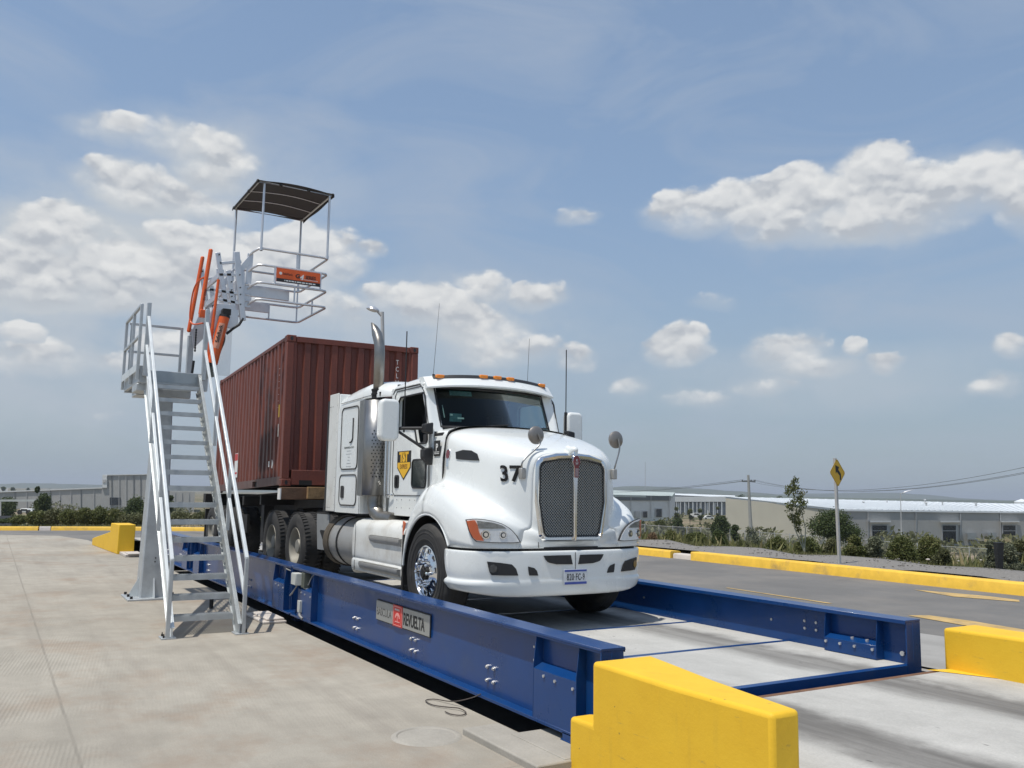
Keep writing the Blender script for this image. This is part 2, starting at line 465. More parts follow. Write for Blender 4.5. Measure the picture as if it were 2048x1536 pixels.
# ------------------------------------------------------------------ materials of the place
def concrete_mat(name, base, stain, joints=None, grooves=False, tracks=False, dark=.5, yoff=0.0):
    m = bpy.data.materials.new(name); m.use_nodes = True
    t = m.node_tree; b = t.nodes['Principled BSDF']; N = NT(t)
    co = t.nodes.new('ShaderNodeTexCoord').outputs['Object']
    big = N.noise(co, .35, 6, .62, .6)
    mid = N.noise(co, 2.3, 6, .65)
    fine = N.noise(co, 70, 3, .7)
    c = N.mix(N.ramp(big.outputs['Fac'], [(.35, 0.0), (.68, 1.0)]), base, stain)
    c = N.mix(1.0, c, N.ramp(mid.outputs['Fac'], [(.28, .86), (.72, 1.10)]), 'MULTIPLY')
    c = N.mix(1.0, c, N.ramp(fine.outputs['Fac'], [(.25, .88), (.75, 1.10)]), 'MULTIPLY')
    mp = t.nodes.new('ShaderNodeMapping'); mp.inputs['Scale'].default_value = (.25, 2.2, 1); t.links.new(co, mp.inputs[0])
    st = N.noise(mp.outputs[0], 1.3, 6, .65)
    c = N.mix(N.m('MULTIPLY', N.ramp(st.outputs['Fac'], [(.46, 0.0), (.70, 1.0)]), .36), c, tuple(x * .62 for x in base))
    sp = t.nodes.new('ShaderNodeSeparateXYZ'); t.links.new(co, sp.inputs[0])
    height = fine.outputs['Fac']; strength = .12
    if tracks:                                    # tyre-darkened wheel paths along the lane and scuffs
        for yc, hw in ((4.62, .48), (6.30, .46)):
            wob = N.m('MULTIPLY', N.m('SUBTRACT', mid.outputs['Fac'], .5), .5)
            d = N.m('ABSOLUTE', N.m('ADD', N.m('SUBTRACT', sp.outputs[1], yc + yoff), wob))
            k = N.ramp(N.m('DIVIDE', d, hw), [(.25, .95), (1.0, 0.0)], 'EASE')
            str_ = N.ramp(st.outputs['Fac'], [(.3, .55), (.6, 1.0)])
            c = N.mix(N.m('MULTIPLY', N.m('MULTIPLY', k, dark), str_), c, (.095, .088, .08))
        vo = t.nodes.new('ShaderNodeTexVoronoi'); vo.inputs['Scale'].default_value = 3.4
        mp2 = t.nodes.new('ShaderNodeMapping'); mp2.inputs['Scale'].default_value = (1, 2.4, 1); t.links.new(co, mp2.inputs[0]); t.links.new(mp2.outputs[0], vo.inputs[0])
        chip = N.m('MULTIPLY', N.ramp(vo.outputs['Distance'], [(.05, 1.0), (.10, 0.0)]), N.ramp(mid.outputs['Fac'], [(.52, 0.0), (.58, 1.0)]))
        c = N.mix(N.m('MULTIPLY', chip, .75), c, (.09, .085, .08))
    if grooves:                                   # broom-finished grooves, worn away in places
        mp3 = t.nodes.new('ShaderNodeMapping'); mp3.inputs['Rotation'].default_value = (0, 0, R(8)); t.links.new(co, mp3.inputs[0])
        wv = t.nodes.new('ShaderNodeTexWave'); wv.bands_direction = 'Y'; wv.inputs['Scale'].default_value = 9.5
        wv.inputs['Distortion'].default_value = .25; wv.inputs['Detail'].default_value = 2; wv.inputs['Detail Scale'].default_value = .6
        t.links.new(mp3.outputs[0], wv.inputs[0])
        wear = N.ramp(N.noise(co, .45, 3, .5).outputs['Fac'], [(.47, 0.0), (.56, 1.0)])
        left = N.ramp(N.m('SUBTRACT', 1.25, sp.outputs[1]), [(0.0, .10), (1.0, 1.0)])
        near = N.ramp(N.m('MULTIPLY_ADD', sp.outputs[0], .08, 1.25), [(0.0, 0.0), (.5, 1.0)])
        g = N.m('MULTIPLY', N.m('MULTIPLY', N.m('MULTIPLY', wear, left), near), wv.outputs['Fac'])
        c = N.mix(N.m('MULTIPLY', g, .12), c, tuple(x * .5 for x in base))
        height = N.m('ADD', N.m('MULTIPLY', g, -1.6), fine.outputs['Fac']); strength = .2
        tm = t.nodes.new('ShaderNodeMapping'); tm.inputs['Scale'].default_value = (.09, 1.1, 1); tm.inputs['Rotation'].default_value = (0, 0, R(-7)); t.links.new(co, tm.inputs[0])
        tn = N.noise(tm.outputs[0], 2.2, 4, .6)
        c = N.mix(N.m('MULTIPLY', N.ramp(tn.outputs['Fac'], [(.52, 0.0), (.66, 1.0)]), .22), c, (.19, .165, .14))
        sv = t.nodes.new('ShaderNodeTexVoronoi'); sv.inputs['Scale'].default_value = 1.9; t.links.new(co, sv.inputs[0])
        c = N.mix(N.m('MULTIPLY', N.ramp(sv.outputs['Distance'], [(.012, 1.0), (.03, 0.0)]), .8), c, (.06, .05, .045))
        rust = N.noise(co, .55, 6, .7)
        c = N.mix(N.m('MULTIPLY', N.ramp(rust.outputs['Fac'], [(.51, 0.0), (.68, 1.0)]), .62), c, (.29, .215, .155))
    if joints:
        for axis, pos, wdt in joints:
            wob = N.m('MULTIPLY', N.m('SUBTRACT', mid.outputs['Fac'], .5), .03)
            d = N.m('ABSOLUTE', N.m('ADD', N.m('SUBTRACT', sp.outputs[axis], pos), wob))
            c = N.mix(N.m('MULTIPLY', N.ramp(N.m('DIVIDE', d, wdt), [(.3, 1.0), (1.0, 0.0)]), N.ramp(mid.outputs['Fac'], [(.35, .12), (.6, .5)])), c, tuple(x * .4 for x in base))
    t.links.new(c, b.inputs['Base Color']); b.inputs['Roughness'].default_value = .88
    b.inputs['Specular IOR Level'].default_value = .3
    bp = t.nodes.new('ShaderNodeBump'); bp.inputs['Strength'].default_value = strength; bp.inputs['Distance'].default_value = .02
    t.links.new(height, bp.inputs['Height']); t.links.new(bp.outputs[0], b.inputs['Normal'])
    MATS[name] = m
    return m

m_pave = concrete_mat('pavement_concrete', (.405, .372, .312), (.325, .295, .245), grooves=True,
                      joints=[(1, .65, .018), (0, -22.6, .03), (0, -13.8, .015), (0, -5.2, .012), (1, -3.6, .016), (0, -31, .02)])
m_pave2 = concrete_mat('rough_concrete', (.40, .375, .325), (.33, .305, .265))
m_deck = concrete_mat('deck_concrete', (.52, .51, .475), (.45, .44, .41), tracks=True, dark=.85, yoff=-5.4)
m_ramp = concrete_mat('ramp_concrete', (.48, .465, .43), (.40, .39, .36), tracks=True, dark=.92, joints=[(0, 1.2, .02)])
m_conc = concrete_mat('plain_concrete', (.36, .35, .33), (.29, .28, .26))
m_asph = mat('asphalt', (.155, .15, .142), .9, var=.14, scale=.8, bump=.35, bscale=160, dirt=(.24, .22, .195), dirt_s=.35, dirt_t=.46, speck=(.07, .068, .065), scratch=(.11, .105, .10))
m_grav = mat('gravel', (.235, .22, .20), .95, var=.25, scale=26, bump=1.0, bscale=60, dirt=(.14, .13, .12), dirt_s=18, dirt_t=.5)
m_yel = mat('yellow_paint', (.78, .47, .045), .42, var=.05, scale=4, bump=.06, bscale=24, dirt=(.45, .30, .06), dirt_s=3.0, dirt_t=.62)
def yellow_mat():
    m = bpy.data.materials.new('scuffed_yellow'); m.use_nodes = True
    t = m.node_tree; b = t.nodes['Principled BSDF']; N = NT(t); co = t.nodes.new('ShaderNodeTexCoord').outputs['Object']
    a = N.noise(co, 3.0, 6, .65); f = N.noise(co, 55, 4, .7)
    c = N.mix(N.ramp(a.outputs['Fac'], [(.3, 0.0), (.7, 1.0)]), (.82, .51, .034), (.77, .46, .028))
    mp = t.nodes.new('ShaderNodeMapping'); mp.inputs['Scale'].default_value = (7, 7, .8); t.links.new(co, mp.inputs[0])
    dr = N.noise(mp.outputs[0], 1.2, 6, .7)
    c = N.mix(N.m('MULTIPLY', N.ramp(dr.outputs['Fac'], [(.58, 0.0), (.76, 1.0)]), .3), c, (.42, .27, .05))
    m2 = t.nodes.new('ShaderNodeMapping'); m2.inputs['Scale'].default_value = (1.2, 1.2, 6); t.links.new(co, m2.inputs[0])
    sc = N.noise(m2.outputs[0], 2.6, 7, .75)
    c = N.mix(N.m('MULTIPLY', N.ramp(sc.outputs['Fac'], [(.63, 0.0), (.70, 1.0)]), .55), c, (.22, .17, .09))
    vo = t.nodes.new('ShaderNodeTexVoronoi'); vo.inputs['Scale'].default_value = 9; t.links.new(co, vo.inputs[0])
    pit = N.m('MULTIPLY', N.ramp(vo.outputs['Distance'], [(.035, 1.0), (.07, 0.0)]), N.ramp(a.outputs['Fac'], [(.5, 0.0), (.56, 1.0)]))
    c = N.mix(N.m('MULTIPLY', pit, .8), c, (.16, .11, .06))
    t.links.new(c, b.inputs['Base Color']); b.inputs['Roughness'].default_value = .6; b.inputs['Specular IOR Level'].default_value = .3
    bp = t.nodes.new('ShaderNodeBump'); bp.inputs['Strength'].default_value = .35; bp.inputs['Distance'].default_value = .01
    t.links.new(N.m('ADD', N.m('MULTIPLY', f.outputs['Fac'], .35), N.m('MULTIPLY', a.outputs['Fac'], 1.5)), bp.inputs['Height']); t.links.new(bp.outputs[0], b.inputs['Normal'])
    return m
m_yel = yellow_mat()
m_kerb = mat('kerb_yellow', (.80, .49, .05), .6, var=.10, scale=5, bump=.1, bscale=30, dirt=(.30, .21, .10), dirt_s=2.2, dirt_t=.55, speck=(.2, .15, .08))
m_white_s = mat('bare_kerb', (.55, .50, .45), .8, var=.1, scale=6)
m_mark = mat('worn_road_marking', (.50, .34, .13), .8, var=.2, scale=3, dirt=(.2, .18, .15), dirt_s=5, dirt_t=.5)

def terrain_mat():
    m = bpy.data.materials.new('scrub_ground'); m.use_nodes = True
    t = m.node_tree; b = t.nodes['Principled BSDF']; N = NT(t)
    co = t.nodes.new('ShaderNodeTexCoord').outputs['Object']
    a = N.noise(co, .05, 7, .65, .4); f = N.noise(co, 1.2, 6, .7); g = N.noise(co, .35, 5, .6)
    c = N.mix(N.ramp(a.outputs['Fac'], [(.42, 0.0), (.60, 1.0)]), (.105, .105, .048), (.30, .235, .165))
    c = N.mix(N.ramp(g.outputs['Fac'], [(.5, 0.0), (.64, 1.0)]), c, (.065, .078, .030))
    c = N.mix(1.0, c, N.ramp(f.outputs['Fac'], [(.25, .65), (.75, 1.3)]), 'MULTIPLY')
    t.links.new(c, b.inputs['Base Color']); b.inputs['Roughness'].default_value = .95; b.inputs['Specular IOR Level'].default_value = .1
    bp = t.nodes.new('ShaderNodeBump'); bp.inputs['Strength'].default_value = .8; bp.inputs['Distance'].default_value = .2
    t.links.new(f.outputs['Fac'], bp.inputs['Height']); t.links.new(bp.outputs[0], b.inputs['Normal'])
    return m
m_terr = terrain_mat()

# ------------------------------------------------------------------ ground
KY = 14.72                         # kerb line of the road on the right
def kerb_back(y): return -41.5 + .0 * y + (max(0, y) ** 1.35) * .09
X0, X1, Y0, Y1 = -41.8, 40.0, -70.0, 15.0
def smooth(t): t = min(1, max(0, t)); return t * t * (3 - 2 * t)
def ground_h(x, y):
    d = max(X0 - x, x - X1, Y0 - y, y - Y1)
    if d <= .3: return -.95
    base = .34 * smooth((y - 6) / 8)
    if y > Y1 and x > X0: base = .34
    rim = -.95 + (base + .95) * smooth((d - .3) / .9)
    if d < 2.6: h = rim
    else: h = base - .075 * (d - 2.6)
    h += .10 * math.sin(x * .31 + 1) * math.sin(y * .27) * smooth((d - 5) / 10)
    return max(h, -7.2 + .35 * math.sin(x * .013) * math.cos(y * .017)) if d > 3 else h
def axis(lo, hi, mid, n):
    out = []
    for i in range(-n, n + 1):
        t = i / n; out.append(mid + (hi - mid if t > 0 else mid - lo) * math.copysign((math.exp(7.2 * abs(t)) - 1) / (math.exp(7.2) - 1), t))
    return out
def merge(a, b):
    lo, hi = min(b), max(b); return sorted([v for v in a if v < lo or v > hi] + list(b))
xs = merge(axis(-9000, 9000, -20, 60), [-46.5, -45.5, -44, -43.2, -42.6, -42.1, -41.6] + [x0 for x0 in range(-41, 41, 3)] + [40.4, 41.2, 42])
ys = merge(axis(-9000, 9000, 10, 60), [-72, -71, -70.2] + list(range(-69, 15, 4)) + [15.25, 15.5, 15.9, 16.3, 17, 18, 19, 20, 22, 24, 27, 30])
mb = MB(); mb.grid([[(x, y, ground_h(x, y)) for y in ys] for x in xs])
tag(mb.build('terrain', m_terr, smooth=60), kind='structure')

# concrete yard on the left, slab with a real edge along the weighbridge pit
mb = MB(); mb.prism_z([(-26.3, 3.6), (-4.9, 3.6), (-4.9, 3.5), (40, 3.5), (40, -70), (-38.6, -70), (-37.9, -10), (-37.6, .4), (-36.4, 2.3), (-33.2, 3.0), (-30.5, 3.1), (-26.3, 3.1)], -.5, 0)
tag(mb.build('pavement', m_pave, smooth=0), kind='structure')
# asphalt: the road crossing behind and the road on the right with its slope between levels
mb = MB()
def road_z(x): return .30 * smooth((x + 34) / 10)
rx = [-42, -41, -38, -36, -34, -32, -30, -28, -26.3, -24, -20, -10, -4.7, 10, 40]
mb.grid([[(x, 7.4, road_z(x)), (x, 15.2, road_z(x))] for x in rx])
tag(mb.build('road', m_asph, smooth=40), kind='structure')
mb = MB(); mb.grid([[(-42, y, -.004) , (-26.3, y, -.004)] for y in (-70, 0, 7.4)])
tag(mb.build('road', m_asph, smooth=0), kind='structure')
# concrete shoulder between the weighbridge and the asphalt on the right
mb = MB(); mb.grid([[(x, 7.4, road_z(x) + .004), (x, 8.1 + 1.3 * smooth((x + 16) / 12), road_z(x) + .004)] for x in rx[7:]])
tag(mb.build('pavement', m_conc, smooth=40), kind='structure')
# approach slabs of the weighbridge
mb = MB(); mb.prism_z([(-4.70, 3.52), (40, 3.52), (40, 7.405), (-4.70, 7.405)], -.5, .362)
tag(mb.build('ramp', m_ramp, smooth=0), kind='structure')
mb = MB(); mb.grid([[(x, y, z) for y in (3.52, 7.38)] for x, z in ((-26.22, .35), (-28, .34), (-34.5, .004))])
mb.grid([[(x, 3.52, z), (x, 3.52, -.4)] for x, z in ((-26.22, .35), (-28, .34), (-34.5, .004))])
tag(mb.build('ramp', m_ramp, smooth=0), kind='structure')
# pit floor and far wall
mb = MB(); mb.box(-26.4, -4.6, 3.3, 7.6, -.62, -.5)
mb.box(-26.3, -4.70, 7.3, 7.42, -.5, .285)
tag(mb.build('pit', m_conc, smooth=0), kind='structure')

# kerbs
def kerb_run(pts, w, h, name, m, drop=None):
    mb = MB(); rows = []
    for i, (x, y, z) in enumerate(pts):
        a = Vector(pts[max(i - 1, 0)]); b = Vector(pts[min(i + 1, len(pts) - 1)]); d = (b - a); d.z = 0; d.normalize(); nx, ny = -d.y, d.x
        hh = h
        rows.append([(x + nx * u, y + ny * u, z + v) for u, v in ((0, -.3), (0, hh - .04), (.03, hh - .008), (.06, hh), (w - .03, hh), (w, hh - .03), (w, -.3))])
    mb.grid(rows)
    mb.f.append(tuple(range(7))); mb.f.append(tuple(range(len(mb.v) - 7, len(mb.v))))
    return tag(mb.build(name, m, smooth=50), kind='structure')
kerb_run([(x, KY - .06 * ((x + 12) / 8) ** 2 * (x > -12), .30) for x in (40, 20, 4, -4, -8, -12)] + [(-15.9, KY, .30)], .34, .20, 'kerb', m_kerb)
kerb_run([(-15.92, KY + .03, .30), (-16.6, KY + .03, .30)], .3, .12, 'kerb', m_white_s)
kerb_run([(-16.62, KY, .30), (-18, KY, .30), (-22, KY + .1, .30), (-26, KY + .25, road_z(-26)), (-30, KY + .5, road_z(-30)), (-34, KY + .8, 0)], .34, .17, 'kerb', m_kerb)
kerb_run([(-39.2, 8.6, 0), (-40.0, 6.6, 0), (-40.6, 5.0, 0), (-41.0, 3.25, 0), (-41.15, 2.35, 0)], .35, .15, 'kerb', m_kerb)
kerb_run([(-41.16, 2.3, 0), (-41.2, 1.9, 0)], .33, .15, 'kerb', m_white_s)
kerb_run([(-41.21, 1.88, 0), (-41.5, 0.3, 0), (-41.8, -4, 0), (-42, -30, 0)], .35, .15, 'kerb', m_kerb)
kerb_run([(-33.8, KY + .8, 0), (-36.4, 13.2, 0), (-38.3, 10.8, 0), (-39.15, 8.7, 0)], .35, .15, 'kerb', m_kerb)
# gravel verge behind the right kerb and earth verge behind the left
mb = MB(); gx = [40 - i * 1.2 for i in range(60)]
rows = []
for x in gx:
    rows.append([(x, KY + .30 + u, .47 + .035 * math.sin(x * 1.7 + u * 2.1) + .03 * math.sin(x * 3.3 - u) - (.9 if u > 2.5 else 0) ) for u in (0, .3, .6, 1.0, 1.4, 1.8, 2.2, 2.7)])
mb.grid(rows); tag(mb.build('verge', m_grav, smooth=70), kind='structure')
mb = MB()
for i in range(900):
    x = random.uniform(-24, 4); y = random.uniform(KY + .4, KY + 2.4); r = random.uniform(.010, .028)
    c = (x, y, .475 + .035 * math.sin(x * 1.7 + (y - KY - .3) * 2.1) + .03 * math.sin(x * 3.3 - (y - KY - .3))); mb.ell(c, (r, r * random.uniform(.6, 1), r * .6), 5, 3)
tag(mb.build('gravel', m_grav, smooth=0, fix=False), kind='stuff')

# worn yellow road markings on the asphalt
def mark(pts, z=.306):
    mb = MB(); mb.add([(x, y, z) for x, y in pts], [tuple(range(len(pts)))])
    tag(mb.build('road_marking', m_mark, smooth=0), kind='structure')
mark([(-9.45, 13.49), (-8.5, 13.14), (-7.65, 13.45), (-7.8, 13.7), (-8.3, 13.75)])
mark([(-7.4, 10.42), (-5.6, 10.1), (-5.3, 10.5), (-6.7, 10.72), (-7.3, 10.7)])
mark([(-10.9, 10.62), (-8.7, 10.49), (-8.7, 10.56), (-10.9, 10.68)])
mark([(-4.9, 7.25 + .17), (-3.9, 7.42), (-4.2, 7.8)], .310)
for q in ([(-4.8, 6.98), (-4.30, 7.20), (-4.30, 7.40), (-4.66, 7.40)],):
    mb = MB(); mb.add([(x, y, .366) for x, y in q], [tuple(range(len(q)))]); tag(mb.build('road_marking', m_yel, smooth=0), kind='structure')

# hills and distant plain edge
m_hill = mat('far_hill', (.085, .10, .06), .95, var=.3, scale=.004, spec=.05)
def ridge(pts, d, depth, base=-12, name='hills'):
    """pts: (px, py) of the skyline; a hill with front and back slopes"""
    mb = MB(); rows = []
    P = []
    for (x0, y0), (x1, y1) in zip(pts[:-1], pts[1:]):
        n = max(2, int(abs(x1 - x0) / 14))
        for k in range(n):
            t = k / n; P.append((x0 + (x1 - x0) * t, y0 + (y1 - y0) * t + random.uniform(-.5, .5)))
    P.append(pts[-1])
    for px, py in P:
        top = at(px, py, d); a = at(px, py, d - depth); b = at(px, py, d + depth); q = at(px, py, d - depth * .4); q2 = at(px, py, d + depth * .4)
        rows.append([(a.x, a.y, base), (q.x, q.y, base + (top.z - base) * .72), (top.x, top.y, top.z), (q2.x, q2.y, base + (top.z - base) * .7), (b.x, b.y, base)])
    mb.grid(rows); return tag(mb.build(name, m_hill, smooth=70), kind='structure')
ridge([(860, 990), (1000, 985), (1120, 980), (1215, 975), (1260, 972), (1330, 973), (1400, 977), (1450, 981), (1500, 984), (1560, 989), (1640, 997)], 3600, 700)
ridge([(1430, 992), (1540, 989), (1610, 987), (1680, 986), (1750, 985), (1800, 986), (1860, 990), (1910, 995), (1970, 999), (2048, 1002), (2250, 1004)], 4600, 800)
ridge([(1180, 986), (1400, 988), (1600, 993), (1700, 996), (1900, 999), (2250, 1006)], 2400, 300)
ridge([(-350, 966), (-120, 966), (0, 968), (60, 966), (180, 969), (400, 972), (700, 978), (900, 984)], 3900, 600)

# ------------------------------------------------------------------ weighbridge
m_blue = mat('blue_paint', (.0044, .045, .172), .30, var=.12, scale=2.5, spec=.38, coat=.12, bump=.02, bscale=9, dirt=(.022, .06, .15), dirt_s=2.4, dirt_t=.56, scratch=(.05, .11, .22), speck=(.10, .10, .12))
m_bolt = mat('zinc_bolt', (.62, .62, .62), .35, .7, var=.1, scale=20)
m_galv = mat('galvanised_steel', (.50, .525, .535), .46, .55, var=.10, scale=7, bump=.05, bscale=18, dirt=(.38, .40, .41), dirt_s=5, dirt_t=.5)
m_galvp = mat('galvanised_sunlit', (.66, .69, .69), .42, .35, var=.06, scale=6, dirt=(.5, .53, .54), dirt_s=6, dirt_t=.55)  # lighter copy of the galvanised steel, sun reflection put into its colour
m_alu = mat('brushed_aluminium', (.66, .66, .67), .36, .65, var=.06, scale=5, dirt=(.52, .52, .53), dirt_s=6, dirt_t=.55)
m_orange = mat('orange_paint', (.72, .115, .020), .4, var=.07, scale=5, dirt=(.5, .10, .03), dirt_s=7, dirt_t=.6)
m_black = mat('black_plastic', (.018, .018, .019), .5, var=.15, scale=8)
m_rubber = mat('tyre_rubber', (.030, .029, .028), .82, var=.2, scale=9, bump=.1, bscale=60, dirt=(.095, .088, .078), dirt_s=3, dirt_t=.5)
m_dark = mat('dark_grease', (.014, .013, .012), .7, var=.25, scale=5)
m_cable = mat('grey_cable', (.30, .30, .29), .6)
m_cabled = mat('dark_cable', (.075, .06, .05), .6)
m_greybox = mat('grey_enclosure', (.52, .53, .50), .5, var=.05)
m_ink = mat('black_lettering', (.02, .02, .02), .6, var=.02)
m_red = mat('red_print', (.55, .030, .025), .45, var=.06)
m_whitep = mat('white_print', (.75, .75, .73), .5, var=.03)
m_signm = mat('sign_metal', (.34, .345, .33), .4, .3, var=.06, scale=6)
m_edge = mat('silicone_strip', (.22, .21, .18), .7)
m_rust = mat('rusty_angle', (.17, .085, .045), .85, var=.3, scale=12)

scale = thing('weighbridge', (-15.5, 5.4, 0), 'long blue steel truck weighbridge with side girders and concrete deck', 'weighbridge')
YN0, YN1 = 3.655, 3.865      # near top flange
YF0, YF1 = 6.91, 7.13        # far top flange
mods = [(-12.03, -4.94), (-19.07, -12.09), (-26.03, -19.13)]

def girder(side, xa, xb):
    """one module's side girder; side -1 near, +1 far"""
    near = side < 0
    o = YN0 if near else YF1                  # outer edge of top flange
    i = YN1 if near else YF0
    sg = 1 if near else -1                    # towards the deck
    zt = .76
    mb = MB()
    def b(u0, u1, *z, x0=xa, x1=xb):
        y0, y1 = sorted((o + sg * u0, o + sg * u1)); mb.box(x0, x1, y0, y1, *z)
    b(0, .21, zt - .018, zt)                            # top flange
    b(.005, .012, zt - .034, zt - .018)                 # small lip
    b(.090, .110, .165, zt - .018)                      # web
    b(.090, .20, .12, .165)                            # heel
    b(.0, .102, .118, .130)                             # bottom flange outside
    b(.0, .012, .106, .1175)
    b(.204, .21, zt - .034, zt - .018)
    g = mb.build('girder', m_blue, scale, bevel=.002, seg=1)
    # ends: bolting pockets
    for xe, d in ((xb, -1), (xa, 1)):
        if xe == xa and xa < -20: pass
        x_in, x_out = xe + d * .30, xe + d * .86
        lo, hi = sorted((x_in, x_out)); mb2 = MB()
        y0, y1 = sorted((o + sg * .002, o + sg * .088))
        mb2.prism_x([(o + sg * .004, .115), (o + sg * .004, .490), (o + sg * .088, .530), (o + sg * .088, .115)], lo, hi)
        for xx in (lo - .006, hi + .001):
            mb2.prism_x([(o + sg * .002, .112), (o + sg * .002, .51), (o + sg * .03, .74), (o + sg * .089, .741), (o + sg * .089, .112)], xx, xx + .006)
        ex = xe if d < 0 else xe
        mb2.prism_x([(o + sg * .003, .18), (o + sg * .003, .741), (o + sg * .196, .741), (o + sg * .196, .18)], *sorted((ex - d * -.001, ex + d * .012)))
        mb2.build('end_pocket', m_blue, scale, bevel=.0015, seg=1)
        bb = MB()
        for k, xx in enumerate((lo + .15, lo + .30, hi - .03)):
            y = o + sg * .004; bb.cyl((xx, y + sg * .004, .455 - .01 * k), (xx, y - sg * .012, .455 - .01 * k), .012, n=6)
        bb.build('bolt', m_bolt, scale, smooth=0, split=True)
    return g
for xa, xb in mods:
    for sd in (-1, 1): girder(sd, xa, xb)

# groups of four bolts on the near webs, singles on the far
def bolts4(xc, zc=.30, y=None, sg=-1, d=.055):
    bb = MB(); y = YN0 + .090 if y is None else y
    for i in (-1, 1):
        for j in (-1, 1):
            c_ = (xc + i * d, zc + j * d); bb.tube([(c_[0], y + sg * o__, c_[1]) for o__ in (0, .016, .0165, .026)], [.017, .017, .010, .010], 7)
    bb.build('bolt', m_bolt, scale, smooth=0, split=True)
for xc in (-6.60, -8.17, -9.77, -11.38, -14.58, -16.16, -17.7, -20.6, -22.2, -23.8): bolts4(xc, .29)
bb = MB()
for xc, zs_ in ((-5.92, (.52, .62)), (-11.2, (.52, .62))):
    for z in zs_: bb.cyl((xc, YN0 + .09, z), (xc, YN0 + .08, z), .010, n=8)
bb.build('bolt', m_bolt, scale, smooth=0, split=True)
# far girder inside face: bolts over the deck and the kerb plate along the deck
bb = MB()
for x, z in ((-5.98, .60), (-5.98, .53), (-6.12, .60), (-6.12, .53)): bb.cyl((x, 7.02, z), (x, 7.008, z), .014, n=8)
for x in (-6.55, -8.6, -9.6): bb.cyl((x, 7.02, .56), (x, 7.008, .56), .013, n=8)
bb.build('bolt', m_bolt, scale, smooth=0, split=True)
# inner end pockets of the far girder, open towards the deck
for xa, xb in mods:
    for xe, d in ((xb, -1), (xa, 1)):
        lo, hi = sorted((xe + d * .30, xe + d * .86)); mb = MB()
        mb.prism_x([(6.915, .379), (6.915, .50), (7.018, .54), (7.018, .379)], lo, hi)
        for xx in (lo - .006, hi + .001): mb.prism_x([(6.913, .379), (6.913, .52), (6.94, .741), (7.018, .741), (7.018, .379)], xx, xx + .006)
        mb.build('end_pocket', m_blue, scale, bevel=.002, seg=1)
bb = MB()
for x in (-5.78, -5.62, -5.46, -5.27): bb.cyl((x, 6.915, .465), (x, 6.900, .465), .014, n=7)
for x in (-5.52, -5.36): bb.cyl((x, 6.96, .515), (x, 6.955, .535), .016, n=7)
bb.cyl((-5.04, 7.018, .46), (-5.04, 7.0, .46), .022, n=7)
bb.build('bolt', m_bolt, scale, smooth=0, split=True)
# near girder inner upstand seen over the deck
# deck slabs divided by blue cross members
cuts = [-4.94]
x = -4.94
for xa, xb in mods:
    n = 5; w = (xb - xa) / n
    for k in range(n):
        x1 = xb - k * w; x0 = x1 - w
        e1 = .15 if (k == 0) else .06; e0 = .16 if k == n - 1 else .06
        mb = MB(); mb.box(x0 + e0 * .5, x1 - e1 * .5, YN1 + .003, 7.016, .20, .375); mb.build('deck_slab', m_deck, scale, bevel=.004, seg=1)
        mb = MB()
        mb.box(x0 - (0 if k < n - 1 else -.003) - (.06 * .5 if k < n - 1 else 0), x0 + e0 * .5 - .001, YN1 + .002, 7.015, .15, .378)
        if k == 0: mb.box(x1 - e1 * .5 + .001, x1 - .003, YN1 + .002, 7.015, .12, .379)
        mb.build('cross_member', m_blue, scale, bevel=.002, seg=1)
mb = MB()
mb.box(-26.0, -4.95, 3.76, 7.05, .095, .107); mb.build('light_block_sheet', m_dark, scale, smooth=0)  # added sheet under the deck, keeps sun from leaking through gaps into the pit
# rusty edge angle of the approach slab
mb = MB(); mb.box(-4.77, -4.715, 3.87, 7.2, .20, .358); tag(mb.build('edge_angle', m_rust, scale), None)
# feet at the ends of the modules
for x in (-5.27, -12.5, -19.5, -25.6):
    mb = MB()
    if x > -6: mb.box(x - .13, x + .0, 3.655, 3.72, .060, .118); mb.box(x - .15, x + .02, 3.65, 3.74, .058, .066)
    for y0 in (3.90, 6.95): mb.box(x - .12, x + .02, y0, y0 + .12, -.03, .13); mb.box(x - .17, x + .07, y0 - .03, y0 + .15, -.045, -.03)
    mb.build('foot', m_blue, scale, bevel=.003, seg=1, split=True)
# grey sealing strip under the near flange
mb = MB()
for xa, xb in mods: mb.box(xa + .9, xb - .9, YN0 + .076, YN0 + .089, .716, .728)
mb.build('cable_trim', m_edge, scale, smooth=0, split=True)
# name plate
pl = MB(); pl.box(-9.13, -7.78, YN0 + .068, YN0 + .078, .425, .625)
plo = pl.build('name_plate', m_signm, scale, bevel=.002, seg=1)
mb = MB(); mb.box(-9.13, -7.78, YN0 + .079, YN0 + .088, .415, .635); mb.build('backing', m_black, plo)
yp = YN0 + .0675
rd = MB(); rd.box(-8.66, -8.42, YN0 + .064, YN0 + .068, .418, .632); rdo = rd.build('red_panel', m_red, plo)
mb = MB()
ex = [(-8.645, .428, -8.637, .622), (-8.443, .428, -8.435, .622), (-8.645, .614, -8.435, .622), (-8.645, .428, -8.435, .434)]
for x0, z0, x1, z1 in ex: mb.box(x0, x1, YN0 + .062, YN0 + .0642, z0, z1)
mb.prism_y([(-8.54 + .062 * math.cos(R(a)), .503 + .055 * math.sin(R(a))) for a in range(0, 181, 15)] + [(-8.54 + .040 * math.cos(R(a)), .503 + .028 * math.sin(R(a))) for a in range(180, -1, -20)], YN0 + .062, YN0 + .0642)
mb.box(-8.546, -8.534, YN0 + .062, YN0 + .0642, .47, .53); mb.box(-8.60, -8.48, YN0 + .0615, YN0 + .0642, .462, .472)
mb.build('emblem', mat('pink_print', (.72, .30, .27), .5), plo)
